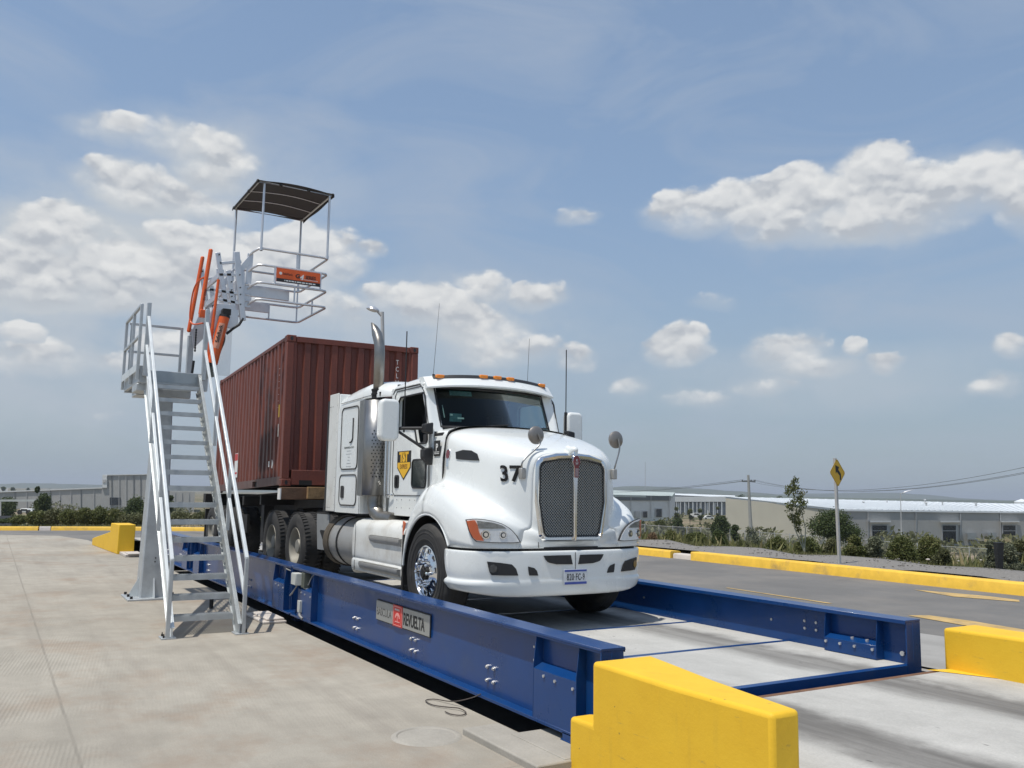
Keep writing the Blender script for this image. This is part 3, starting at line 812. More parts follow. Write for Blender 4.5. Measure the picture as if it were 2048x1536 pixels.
lettering('BASCULA', (-9.115, yp, .477), (1, 0, 0), (0, 0, 1), .118, mat('grey_lettering', (.10, .10, .095), .6), plo, sx=.86, spacing=.92)
lettering('REVUELTA', (-8.40, yp, .462), (1, 0, 0), (0, 0, 1), .168, m_ink, plo, sx=.70, bold=.004, spacing=.9)
lettering('REVUELTA', (-8.605, YN0 + .0615, .580), (1, 0, 0), (0, 0, 1), .028, m_whitep, plo, sx=.9)
# junction box and conduit at the module joint
jb = MB(); jb.box(-11.80, -11.60, YN0 - .075, YN0 + .06, .545, .700); jo = jb.build('junction_box', m_greybox, scale, bevel=.006)
mb = MB(); mb.box(-11.795, -11.605, YN0 - .082, YN0 - .0755, .550, .695); mb.build('lid', m_greybox, jo, bevel=.003)
mb = MB(); mb.box(-11.62, -11.48, YN0 + .0, YN0 + .085, .52, .715); mb.build('bracket', mat('olive_bracket', (.10, .11, .09), .6), jo, bevel=.004)
mb = MB(); mb.box(-11.60, -11.48, YN0 + .03, YN0 + .085, .33, .52); mb.box(-11.64, -11.54, YN0 - .03, YN0 + .03, .20, .35); mb.build('small_box', m_greybox, jo, bevel=.004)
mb = MB()
def cur(*p): return crom(p, 6)
mb.tube(cur((-11.80, YN0 - .01, .64), (-11.95, YN0 + .01, .665), (-12.06, YN0 + .05, .69)), .009, 8)
mb.tube(cur((-12.1, YN0 + .03, .685), (-12.3, YN0 + .01, .70), (-12.4, YN0 + .03, .705)), .009, 8)
mb.tube(cur((-11.72, YN0 - .01, .548), (-11.78, YN0 - .05, .45), (-11.95, YN0 - .04, .38), (-12.04, YN0 + .03, .40)), .010, 8)
mb.tube(cur((-11.60, YN0 + .0, .21), (-11.52, YN0 - .03, .17), (-11.46, YN0 - .01, .135)), .014, 8)
mb.tube(cur((-11.5, YN0 + .06, .56), (-11.38, YN0 + .03, .58), (-11.32, YN0 + .05, .68), (-11.25, YN0 + .08, .72)), .007, 6)
mb.build('conduit', m_cable, jo)

# loose cable, plinth and manhole on the pavement by the girder
mb = MB()
mb.tube(cur((-6.62, 3.66, .135), (-6.7, 3.60, .09), (-6.9, 3.54, .03), (-7.12, 3.47, .012), (-7.10, 3.38, .012), (-6.93, 3.37, .012), (-6.80, 3.44, .015), (-6.70, 3.50, .02), (-6.58, 3.50, .012), (-6.52, 3.43, .012), (-6.58, 3.37, .012), (-6.68, 3.36, .012)), .0048, 8)
tag(mb.build('loose_cable', m_cabled, loc=(-6.8, 3.4, 0)), 'thin dark cable curling out from under the blue girder onto the pavement', 'cable')
for x0, x1 in ((-6.05, -4.6),):
    mb = MB(); mb.prism_z([(x0, 3.05 + .14), (-5.0, 3.05 + .14), (-5.0, 3.5), (x0, 3.5)], -.02, .05)
    o = mb.build('plinth', m_pave2, bevel=.012, loc=(x0, 3.3, 0)); tag(o, 'low rough concrete plinth beside the near yellow block under the girder end', 'plinth')
    mb = MB(); mb.box(-5.72, -5.02, 3.42, 3.88, -.30, .058); mb.build('bearing_pad', m_pave2, o, bevel=.006)
mb = MB(); mb.box(-13.05, -12.05, 3.30, 3.62, .0, .035); mb.box(-12.9, -12.1, 3.36, 3.60, .035, .065)
tag(mb.build('bearing_plinth', m_white_s, bevel=.01, loc=(-12.5, 3.45, 0)), 'flat pale concrete pad on the pavement below the girder joint', 'plinth')
mb = MB(); mb.box(-26.2, -24.9, 3.16, 3.62, .0, .07); mb.box(-25.6, -24.8, 3.22, 3.5, .07, .10)
tag(mb.build('bearing_plinth', m_white_s, bevel=.01, loc=(-25.5, 3.4, 0)), 'pale concrete pad beside the stepped yellow block at the far end', 'plinth')
mb = MB(); mb.lathe([(.0, .006), (.20, .006), (.215, .002), (.225, .010), (.25, .010), (.265, 0)], (-6.12, 2.93, 0), 'z', 36)
tag(mb.build('manhole_cover', m_pave2, loc=(-6.12, 2.93, 0)), 'small round concrete cover set in the pavement in front of the girder', 'manhole cover')
# pipe stand seen between the stair treads
mb = MB(); mb.tube([(-13.95, 3.02, 0), (-13.95, 3.02, .15), (-13.95, 3.10, .165), (-14.3, 3.42, .20)], .018, 8); mb.tube([(-13.45, 3.40, 0), (-13.45, 3.40, .24)], .028, 8); mb.tube([(-13.95, 3.02, 0.0), (-13.95, 3.02, .15)], .03, 8)
tag(mb.build('pipe_stub', m_dark, loc=(-13.9, 3.1, 0)), 'short dark pipe stand on the pavement behind the lowest stair treads', 'pipe')

# ------------------------------------------------------------------ yellow concrete blocks
def smooth_block(mb, name, label, loc, bev=.028, m=m_yel):
    o = mb.build(name, m, loc=loc, bevel=bev, seg=3, smooth=50); return tag(o, label, 'concrete block')
mb = MB()
mb.prism_z([(-4.77, 3.46), (-3.24, 3.46), (-3.25, 3.665), (-4.77, 3.96)], 0.33, .725)
mb.prism_z([(-5.03, 3.46), (-3.24, 3.46), (-3.25, 3.665), (-4.70, 3.955), (-5.03, 3.96)], -.05, .325)
# single solid: stepped outline extruded with a tapering plan
mb = MB()
prof = [(-5.03, -.03), (-5.03, .325), (-4.775, .325), (-4.775, .725), (-3.24, .725), (-3.24, -.03)]
def yb(x): return 3.96 - .295 * smooth((x + 4.775) / 1.535) if x > -4.775 else 3.66
pr = [(-5.03, -.03), (-5.03, .325), (-4.775, .325), (-4.775, .725), (-4.4, .722), (-4.0, .716), (-3.6, .720), (-3.24, .724), (-3.24, -.03), (-3.6, -.03), (-4.0, -.03), (-4.4, -.03), (-4.775, -.03)]
def yb(x, z): 
    if x < -4.78: return 3.62
    return 3.955 - .19 * (x + 4.775)
mb.prism(pr, lambda a, b: (a, 3.46, b), lambda a, b: (a, yb(a, b), b))
smooth_block(mb, 'concrete_block', 'big stepped yellow block nearest the camera at the front end of the girder', (-4, 3.6, 0))
mb = MB()
pr = [(-4.775, .30), (-4.775, .705), (-4.2, .712), (-3.2, .71), (-2.9, .70), (-2.9, .30), (-3.2, .3), (-4.2, .3)]
mb.prism(pr, lambda a, b: (a, 7.20, b), lambda a, b: (a, 7.66 - .13 * (a + 4.775), b))
smooth_block(mb, 'concrete_block', 'yellow block beyond the deck at the right edge, on the approach slab', (-4, 7.4, .3))
mb = MB()
pr = [(-26.10, .0), (-26.10, .42), (-26.10, .79), (-27.35, .79), (-27.42, .54), (-30.2, .24), (-30.5, .2), (-30.5, .0)]
def yo(x): return 3.10 - .05 * (-26.1 - x)
mb.prism(pr, lambda a, b: (a, yo(a), b), lambda a, b: (a, 3.52, b))
o = smooth_block(mb, 'concrete_block', 'stepped yellow block with a sloping tail at the far left end of the girder', (-27, 3.3, 0), .015)
mb = MB()
pr2 = [(a, b + (.30 if b < .05 else 0)) for a, b in pr]
mb.prism(pr2, lambda a, b: (a, 7.42, b), lambda a, b: (a, 7.85, b))
smooth_block(mb, 'concrete_block', 'yellow block at the far end of the other girder, mostly behind the truck wheels', (-27, 7.6, 0), .015)

# ------------------------------------------------------------------ stair tower with folding gangway and cage
m_galvd = mat('galvanised_shaded', (.36, .385, .39), .5, .4, var=.12, scale=6)  # darker copy for the right stringer, shade put into its colour
tw = thing('loading_platform', (-15.7, 2.4, 0), 'galvanised steel stair tower with raised folding gangway, orange springs and canopied safety cage', 'access platform')
XS, RUN, RISE = -11.373, .2155, .2282           # first tread front, going, rise
YL, YR = 2.045, 2.785                            # inside faces of the stringers
PZ = 16 * RISE                                   # platform height 3.65
TXP = XS - 16 * RUN                              # platform front edge
# treads: serrated grating pans
def tread_mb(i):
    x, z = XS - RUN * i, RISE * i
    mb = MB()
    mb.box(x - .006, x, YL, YR, z - .062, z)                 # front plate
    mb.box(x - .235, x - .229, YL, YR, z - .05, z)
    n = 22 if i <= 8 else 13
    for k in range(n + 1):
        y = YL + .012 + (YR - YL - .03) * k / n
        mb.box(x - .229, x - .006, y, y + .006, z - .03, z + .003)
    m = 6 if i <= 8 else 3
    for k in range(1, m):
        xx = x - .229 * k / m; mb.box(xx - .004, xx + .004, YL, YR, z - .024, z - .003)
    if i <= 9:                                               # raised teeth on the nosing
        for k in range(30):
            y = YL + .02 + (YR - YL - .04) * k / 29; mb.box(x - .036, x - .004, y - .006, y + .006, z, z + .012)
    return mb
for i in range(1, 16): tread_mb(i).build('tread', m_galv, tw, smooth=0)
slope = Vector((-RUN, 0, RISE)).normalized()
def line(x0, z0, L): return (x0 + slope.x * L, z0 + slope.z * L)
for sgn, y0, y1 in ((-1, YL - .052, YL - .004), (1, YR + .004, YR + .052)):
    # stringer channel
    mb = MB(); ym = (y0 + y1) / 2
    x0, z0 = XS - .07, .0
    poly = [(XS + .045, .01), (XS - .155, .01), (TXP - .17, PZ - .05), (TXP - .02, PZ - .0), (TXP + .03, PZ - .02)]
    poly = [(XS + .04, .015), (XS - .16, .015), (TXP - .10, PZ - .30), (TXP - .10, PZ + .01), (TXP - .005, PZ + .01), (XS + .04, .14)]
    mb.prism_y(poly, ym - .004, ym + .004)
    p0, p1 = (XS + .04, ym, .14), (TXP - .005, ym, PZ + .01)
    mb.bar((XS + .035, ym, .13), (TXP - .008, ym, PZ + .0), .048, .008, up=(1, 0, 1))
    mb.bar((XS - .155, ym, .02), (TXP - .10, ym, PZ - .30), .048, .008, up=(1, 0, 1))
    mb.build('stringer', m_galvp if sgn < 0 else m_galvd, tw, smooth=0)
    # foot plate with bolts
    mb = MB(); yc0 = ym + sgn * .035
    mb.box(XS - .17, XS + .05, yc0 - .085, yc0 + .085, 0, .018)
    mb.build('base_plate', m_galv, tw, bevel=.003)
    mb = MB()
    for dx, dy in ((-.13, sgn * .05), (.015, sgn * .055)):
        mb.cyl((XS + dx, yc0 + dy, .018), (XS + dx, yc0 + dy, .045), .012, n=6); mb.cyl((XS + dx, yc0 + dy, .04), (XS + dx, yc0 + dy, .065), .006, n=6)
    mb.build('anchor_bolt', m_dark, tw, split=True)
    # handrail: outside the stringer, square tube, top rail, mid rail and posts
    yr = ym + sgn * .05
    hx, hz = XS + .02, .93
    top = MB(); top.bar((hx, yr, hz), (TXP + .10, yr, hz + (hx - TXP - .10) * RISE / RUN), .048, .050, up=(1, 0, 1))
    top.build('handrail', m_galvp, tw, bevel=.008)
    mid = MB(); mid.bar((hx - .02, yr, .48), (TXP + .08, yr, .48 + (hx - TXP - .10) * RISE / RUN), .042, .042, up=(1, 0, 1))
    mid.build('mid_rail', m_galvp, tw, bevel=.005)
    mb = MB(); mb.bar((hx, yr, .018), (hx, yr, hz + .01), .048, .048, up=(1, 0, 0)); mb.build('post', m_galv, tw, bevel=.006)
    for f in (.33, .66):
        xx = hx + (TXP - hx) * f; zz = (hx - xx) * RISE / RUN
        mb = MB(); mb.bar((xx, yr, zz + .02), (xx, yr, zz + .93), .045, .045, up=(1, 0, 0)); mb.build('post', m_galv, tw, bevel=.004)
    mb = MB(); mb.bar((TXP + .075, yr, PZ - .10), (TXP + .075, yr, 4.73), .062, .062, up=(1, 0, 0)); mb.build('post', m_galv, tw, bevel=.005)
# column under the platform, tapered box with gussets
CXM, CYM = -15.72, 2.42
mb = MB()
rows = []
for z, hx_, hy in ((.03, .24, .20), (3.33, .15, .13)):
    rows.append([(CXM - hx_, CYM - hy, z), (CXM + hx_, CYM - hy, z), (CXM + hx_, CYM + hy, z), (CXM - hx_, CYM + hy, z)])
mb.grid(rows, close_v=True); mb.f.append((4, 5, 6, 7))
mb.build('column', m_galv, tw, bevel=.02)
mb = MB(); mb.box(CXM - .42, CXM + .42, CYM - .40, CYM + .40, 0, .03); mb.build('base_plate', m_galv, tw, bevel=.004)
mb = MB()
for sx_ in (-1, 1): mb.prism_y([(CXM + sx_ * .24, .031), (CXM + sx_ * .39, .031), (CXM + sx_ * .235, .34)], CYM - .007, CYM + .007)
for sy_ in (-1, 1):
    mb.prism_x([(CYM + sy_ * .20, .031), (CYM + sy_ * .36, .031), (CYM + sy_ * .195, .34)], CXM - .007, CXM + .007)
mb.build('gusset', m_galvp, tw, smooth=0, split=True)
mb = MB()
for a in (-.36, 0, .36):
    for b in (-.34, .34): mb.cyl((CXM + a, CYM + b, .03), (CXM + a, CYM + b, .07), .022, n=6)
for dz in (.60, .66): mb.cyl((CXM + .22, CYM - .06 + dz * .1, dz), (CXM + .24, CYM - .06 + dz * .1, dz), .012, n=6)
mb.build('anchor_bolt', m_dark, tw, split=True)
# platform: frame, grating, kick plates
PX0, PX1, PY0, PY1 = -16.62, TXP, 1.90, 2.86
mb = MB()
mb.box(PX1 - .05, PX1, PY0, PY1, PZ - .20, PZ + .012); mb.box(PX0, PX0 + .05, PY0, PY1, PZ - .20, PZ + .0)
mb.box(PX0 + .051, PX1 - .051, PY0, PY0 + .05, PZ - .18, PZ + .08); mb.box(PX0 + .051, PX1 - .051, PY1 - .05, PY1, PZ - .18, PZ + .0)
mb.build('platform_frame', m_galv, tw, bevel=.004)
mb = MB()
for k in range(30):
    y = PY0 + .06 + (PY1 - PY0 - .12) * k / 29; mb.box(PX0 + .05, PX1 - .05, y - .003, y + .003, PZ - .03, PZ + .004)
for k in range(14):
    x = PX0 + .08 + (PX1 - PX0 - .16) * k / 13; mb.box(x - .003, x + .003, PY0 + .05, PY1 - .05, PZ - .026, PZ)
mb.build('grating', m_galv, tw, smooth=0)
mb = MB(); mb.box(CXM - .25, CXM + .25, PY0 + .05, PY1 - .05, PZ - .34, PZ - .21); mb.box(PX1 - .62, PX1 - .10, PY0 - .02, PY0 + .34, PZ - .32, PZ - .20)
mb.build('column_head', m_galv, tw, bevel=.01, split=True)
mb = MB(); mb.box(PX1 + .001, PX1 + .01, YL + .002, YR - .002, PZ - .17, PZ - .001)
for k, yy in enumerate((YR - .04,)):
    for zz in (PZ - .05, PZ - .13): mb.cyl((PX1 + .01, yy, zz), (PX1 + .02, yy, zz), .012, n=6)
mb.build('nosing_plate', mat('galvanised_dull', (.36, .40, .42), .5, .45, var=.08, scale=6), tw, smooth=0)
# platform guardrail: left and rear
def rail(pts, w=.045):
    mb = MB()
    for p, q in zip(pts[:-1], pts[1:]): mb.bar(p, q, w, w)
    return mb
gz = 4.70
for z, nm in ((gz, 'guardrail'), (4.20, 'mid_rail')):
    rail([(PX1 + .0, PY0 - .03, z), (PX0, PY0 - .03, z)], .042).build(nm, m_galv, tw, bevel=.004)
    rail([(PX0 - .01, PY0 + .02, z - .01), (PX0 - .01, PY1 - .06, z - .01)], .042).build(nm, m_galv, tw, bevel=.004)
mb = MB(); mb.box(PX0, PX1, PY0 - .052, PY0 - .044, PZ - .02, PZ + .10); mb.build('toe_board', m_galvp, tw)
for x, y in ((PX1 + .0, PY0 - .03), (-15.65, PY0 - .03), (PX0, PY0 - .03), (PX0 - .01, PY0 + .06), (PX0 - .01, PY1 - .06), (PX0 - .01, PY1 + .10)):
    mb = MB(); mb.bar((x, y, PZ - .15), (x, y, gz + .01), .046, .046, up=(1, 0, 0)); mb.build('post', m_galv, tw, bevel=.004)
# side posts that carry the gangway hinge
for x in (-15.02, -16.45):
    mb = MB(); mb.box(x - .05, x + .05, 2.88, 2.98, PZ - .25, 4.55); mb.build('hinge_post', m_galv, tw, bevel=.006)

# folding gangway in raised position: two side trusses of flat bars
for x in (-15.0, -16.35):
    nm = 'side_frame'
    def fb(p, q, w, t=.022):
        a, b = Vector((x, *p)), Vector((x, *q)); mb.bar(a, b, t, w, up=(0, 0, 1) if abs(b.y - a.y) > abs(b.z - a.z) else (0, 1, 0))
    mb = MB(); fb((3.02, 5.78), (3.24, 4.70), .085, .03); fb((3.21, 5.50), (3.36, 4.72), .085, .03); fb((3.33, 5.84), (3.50, 4.66), .10, .05)
    mb.build(nm, m_alu, tw, bevel=.008, split=True)
    mb = MB()
    for z, z2 in ((5.60, 5.68), (5.40, 5.45), (5.12, 5.12), (4.98, 4.95)): fb((3.06, z), (3.42, z2), .05, .03)
    fb((3.42, 5.52), (3.46, 4.95), .13, .012)
    mb.build('cross_bar', m_alu, tw, bevel=.005, split=True)
    mb = MB(); mb.prism_x([(3.02, 4.90), (3.30, 4.92), (3.42, 4.82), (3.42, 4.60), (3.30, 4.50), (3.14, 4.52), (2.96, 4.30), (2.92, 4.62)], x - .018, x + .018); mb.build('hinge_plate', m_alu, tw, bevel=.006)
    mb = MB()
    for y, z in ((3.04, 5.74), (3.40, 5.44), (3.42, 5.22), (3.43, 5.10), (3.44, 4.93), (3.27, 5.30), (3.28, 5.16), (3.29, 5.05)): mb.cyl((x + .03, y, z), (x + .044, y, z), .012, n=6)
    mb.build('bolt', m_dark, tw, split=True)
    mb = MB(); mb.tube([(x + .01, 3.24, 4.40), (x + .01, 3.34, 4.50), (x + .01, 3.44, 4.58), (x + .01, 3.50, 4.70)], .022, 8); mb.build('rubber_bumper', m_black, tw)
mb = MB()
for y, z in ((3.12, 5.45), (3.14, 5.12), (3.2, 4.85), (3.3, 4.65)): mb.box(-16.35, -15.0, y - .02, y + .02, z - .05, z + .05)
mb.box(-16.34, -15.01, 3.355, 3.375, 4.72, 5.35)
mb.build('gangway_tread', m_alu, tw, bevel=.004, split=True)
# clear guard sheet by the cylinder
mb = MB(); mb.box(-15.12, -15.11, 3.02, 3.36, 3.70, 4.60)
gl = bpy.data.materials.new('clear_sheet'); gl.use_nodes = True
_t = gl.node_tree; _t.nodes.clear(); _o = _t.nodes.new('ShaderNodeOutputMaterial'); _x = _t.nodes.new('ShaderNodeMixShader'); _x.inputs[0].default_value = .22
_a = _t.nodes.new('ShaderNodeBsdfTransparent'); _b = _t.nodes.new('ShaderNodeBsdfPrincipled'); _b.inputs['Base Color'].default_value = (.75, .78, .80, 1); _b.inputs['Roughness'].default_value = .15
_t.links.new(_a.outputs[0], _x.inputs[1]); _t.links.new(_b.outputs[0], _x.inputs[2]); _t.links.new(_x.outputs[0], _o.inputs[0])
mb.build('clear_guard', gl, tw)
# orange levers
def orange(p, q, r, nm='lever_arm'):
    mb = MB(); mb.cyl(p, q, r, n=14); mb.ell(q, (r, r, r * .8), 12, 6); mb.ell(p, (r, r, r * .8), 12, 6); return mb.build(nm, m_orange, tw, smooth=50)
la = orange((-15.0, 2.80, 4.70), (-15.0, 2.905, 5.80), .035)
orange((-16.35, 2.87, 4.62), (-16.35, 3.03, 6.00), .035)
lettering('G4 SERIES', (-14.955, 2.86, 4.92), (.0, .09, 1), (0, -1, .09), .055, m_ink, la, sx=.85)
mb = MB(); mb.cyl((-14.93, 2.97, 4.10), (-14.93, 3.045, 5.30), .024, n=10); mb.build('lever_arm', m_orange, tw)
mb = MB(); mb.cyl((-14.93, 2.945, 3.8), (-14.93, 2.985, 4.45), .033, n=10); mb.build('lever_sleeve', m_orange, tw)
mb = MB(); mb.tube(crom([(-15.0, 2.89, 5.36), (-15.2, 2.78, 5.30), (-15.5, 2.75, 5.15), (-15.6, 2.74, 4.75), (-15.5, 2.78, 4.60), (-15.05, 2.86, 4.55)], 5), .014, 8); mb.build('pull_handle', m_orange, tw)
mb = MB(); mb.box(-15.06, -14.94, 2.78, 2.90, 4.64, 4.76); mb.build('hinge_block', m_orange, tw, bevel=.01)
# balance spring cylinder
c0, c1 = Vector((-14.90, 3.02, 3.86)), Vector((-14.90, 3.17, 4.66))
cd = (c1 - c0).normalized()
mb = MB(); mb.cyl(c0, c1, .084, n=24); cyl = mb.build('spring_cylinder', m_orange, tw)
mb = MB(); mb.cyl(c1, c1 + cd * .035, .088, n=20); mb.cyl(c0 - cd * .05, c0, .05, n=20); mb.build('end_cap', m_black, cyl)
mb = MB(); mb.cyl(c1 + cd * .035, c1 + cd * .13, .06, .052, n=16); mb.box(-14.97, -14.83, 3.13, 3.26, 4.70, 4.80); mb.build('clevis', m_dark, cyl)
mb = MB(); mb.cyl(c0 - cd * .17, c0 - cd * .05, .04, n=14); mb.box(-14.97, -14.83, 2.96, 3.05, 3.64, 3.72); mb.build('lower_bracket', mat('olive_steel', (.12, .13, .11), .5, .3), cyl)
# wrapped label
rows = []
side_v = Vector((1, -.45, 0)).normalized(); w_v = cd.cross(side_v).normalized()
for k in range(9):
    a = R(-30 + 70 * k / 8); off = side_v * (math.cos(a) * .0855) + w_v * (math.sin(a) * .0855)
    rows.append([c0 + cd * .26 + off, c0 + cd * .70 + off])
mb = MB(); mb.grid(rows); mb.build('paper_label', mat('label_cream', (.66, .30, .20), .5, var=.1), cyl, smooth=60)
lt = lettering('SafeRack', c0 + cd * .36 + side_v * .087 + w_v * .032 , cd, -w_v if (cd.cross(-w_v)).dot(side_v) > 0 else w_v, .085, m_ink, cyl, bold=.002)
mb = MB(); mb.tube(crom([(-14.93, 3.17, 4.55), (-14.92, 3.20, 4.3), (-14.94, 3.15, 4.1), (-14.93, 3.10, 3.92)], 5), .013, 7); mb.build('hose', m_cabled, tw)
mb = MB()
for k in range(9): mb.ell((-15.6, 2.86, 4.52 - k * .045), (.012, .02, .026), 6, 4)
mb.cyl((-15.6, 2.83, 3.70), (-15.6, 2.85, 3.98), .022, n=8)
mb.build('chain', m_black, tw)

# safety cage
KX0, KX1, KYA, KYB = -16.62, -14.90, 3.66, 4.93
def hoop(z, skip=0):
    r = .10; ya = KYA
    near = [(KX1 - .16, ya - .10, z - .12 + .0), (KX1 - .10, ya - .04, z - .05), (KX1 - .02, ya + .03, z - .008), (KX1, ya + .12, z)]
    pts = near + [(KX1, KYB - r, z), (KX1 - .03, KYB - .03, z), (KX1 - r, KYB, z), (KX0 + r, KYB, z), (KX0 + .03, KYB - .03, z), (KX0, KYB - r, z), (KX0, ya + .12, z), (KX0 + .02, ya + .03, z - .008), (KX0 + .10, ya - .04, z - .05), (KX0 + .16, ya - .10, z - .12)]
    mb = MB(); mb.tube(pts, .021, 10); return mb.build('cage_hoop', m_alu, tw, smooth=50)
for z in (5.945, 5.655, 5.345, 5.05): hoop(z)
def tie(x, y, z0, z1):
    mb = MB(); mb.cyl((x, y, z0), (x, y, z1), .016, n=8); mb.build('cage_tie', m_alu, tw, smooth=50)
tie(KX1, 4.36, 5.66, 5.945); tie(KX1, 4.34, 5.05, 5.345); tie(KX1, 3.98, 5.34, 5.655)
tie(KX0, 4.36, 5.05, 5.345); tie(KX0, 4.0, 5.345, 5.655); tie(KX0, 4.9, 5.05, 5.655)
tie(-15.75, KYB, 5.05, 5.345); tie(-15.75, KYB, 5.655, 5.945)
for x in (KX1 - .15, KX0 + .15):
    mb = MB(); mb.bar((x, 3.58, 5.86), (x, 3.56, 4.98), .012, .10, up=(0, 1, 0)); mb.prism_x([(3.58, 5.86), (3.58, 5.68), (3.42, 5.45), (3.42, 5.62)], x - .008, x + .008)
    mb.box(x - .02, x + .02, 3.52, 3.62, 4.90, 4.98); mb.build('mounting_plate', m_alu, tw, bevel=.004)
mb = MB(); mb.box(-15.12, -15.08, 3.5, 4.3, 5.12, 5.30); mb.box(-16.4, -16.36, 3.5, 4.3, 5.12, 5.30); mb.build('cage_beam', m_alu, tw, bevel=.005, split=True)
for z in (5.31, 5.13, 5.02):
    mb = MB(); mb.cyl((-15.05, 3.46, z), (-15.05, 3.60, z), .022, n=10); mb.build('hinge_barrel', m_alu, tw, smooth=50)
# canopy posts and canopy
CZ = 7.12
for x, y, z0 in ((KX1, 3.72, 5.90), (KX1, 4.90, 5.93), (KX0 + .02, 3.64, 5.7), (KX0 + .02, 4.90, 5.655)):
    mb = MB(); mb.cyl((x, y, z0), (x, y, CZ), .021, n=12); mb.cyl((x, y, z0), (x, y, z0 + .06), .028, n=12); mb.build('canopy_post', m_alu, tw, smooth=50)
cn = MB(); cn.tube([(KX0 - .02, 3.62, CZ), (KX1 + .02, 3.62, CZ), (KX1 + .02, 4.93, CZ), (KX0 - .02, 4.93, CZ)], .02, 8, closed=True)
def arch_z(t): return CZ + .052 * math.sin(math.pi * t)
for x in (KX1 - .56, KX1 - 1.14):
    cn.tube([(x, 3.62 + 1.31 * t, arch_z(t) - .012) for t in [k / 10 for k in range(11)]], .007, 7)
canopy_frame = cn.build('canopy_frame', m_alu, tw, smooth=50)
rows = []
for i in range(11):
    u = i / 10; x = KX0 - .06 + (KX1 - KX0 + .12) * u; row = [(x, 3.575, CZ - .035), (x, 3.58, CZ + .015)]
    for k in range(1, 10):
        t = k / 10; row.append((x, 3.60 + 1.35 * t, arch_z(t) + .012 + .010 * math.sin(u * math.pi * 3) ** 2 - .012))
    row += [(x, 4.965, CZ + .015), (x, 4.97, CZ - .045 + .012 * math.sin(u * 9))]
    rows.append(row)
mb = MB(); mb.grid(rows)
m_canvas = mat('dark_canvas', (.05, .047, .048), .85, var=.15, scale=6, bump=.2, bscale=80)
co_ = mb.build('canopy', m_canvas, tw, smooth=60)
so = co_.modifiers.new('thick', 'SOLIDIFY'); so.thickness = .008
mb = MB()
for x, y in ((KX1 + .02, 3.60), (KX1 + .02, 4.95), (KX0, 3.6), (KX0, 4.95), (KX1 + .03, 4.0), (KX1 + .03, 4.5), (-15.5, 3.6)): mb.ell((x, y, CZ + .005), (.028, .03, .035), 8, 5)
mb.build('canopy_tie', m_black, tw, split=True)
# banner on the cage
bn = MB(); bn.box(KX1 + .022, KX1 + .030, 4.00, 4.78, 5.395, 5.635); bo = bn.build('banner', m_orange, tw)
mb = MB(); mb.box(KX1 + .0305, KX1 + .033, 4.00, 4.78, 5.395, 5.455); mb.build('black_band', m_black, bo, smooth=0)
for y in (3.985, 4.795): 
    mb = MB(); mb.cyl((KX1 + .01, y, 5.34), (KX1 + .01, y, 5.66), .016, n=8); mb.build('banner_post', m_alu, bo, smooth=50)
xb_ = KX1 + .034
lettering('SafeRack', (xb_, 4.105, 5.525), (0, 1, 0), (0, 0, 1), .062, m_ink, bo, sx=.8)
lettering('G', (xb_, 4.33, 5.50), (0, 1, 0), (0, 0, 1), .10, m_ink, bo, sx=1.2, bold=.003)
lettering('4', (xb_ + .002, 4.41, 5.480), (0, 1, 0), (0, 0, 1), .125, m_whitep, bo, bold=.004, shear=.2)
lettering('SERIES', (xb_, 4.51, 5.505), (0, 1, 0), (0, 0, 1), .085, m_ink, bo, sx=.8, bold=.002)
mb = MB(); mb.box(xb_ - .003, xb_, 4.42, 4.74, 5.482, 5.490); mb.cyl((xb_ - .003, 4.07, 5.545), (xb_, 4.07, 5.545), .026, n=16); mb.build('white_print', m_whitep, bo, smooth=0)
mb = MB(); yy = 4.14
for wd in (.02, .05, .04, .06, .03, .10, .07, .05, .08, .06):
    mb.box(xb_ - .0005, xb_ + .0005, yy, yy + wd * .8, 5.415, 5.436); yy += wd * .8 + .012
mb.build('small_print', m_whitep, bo, smooth=0)

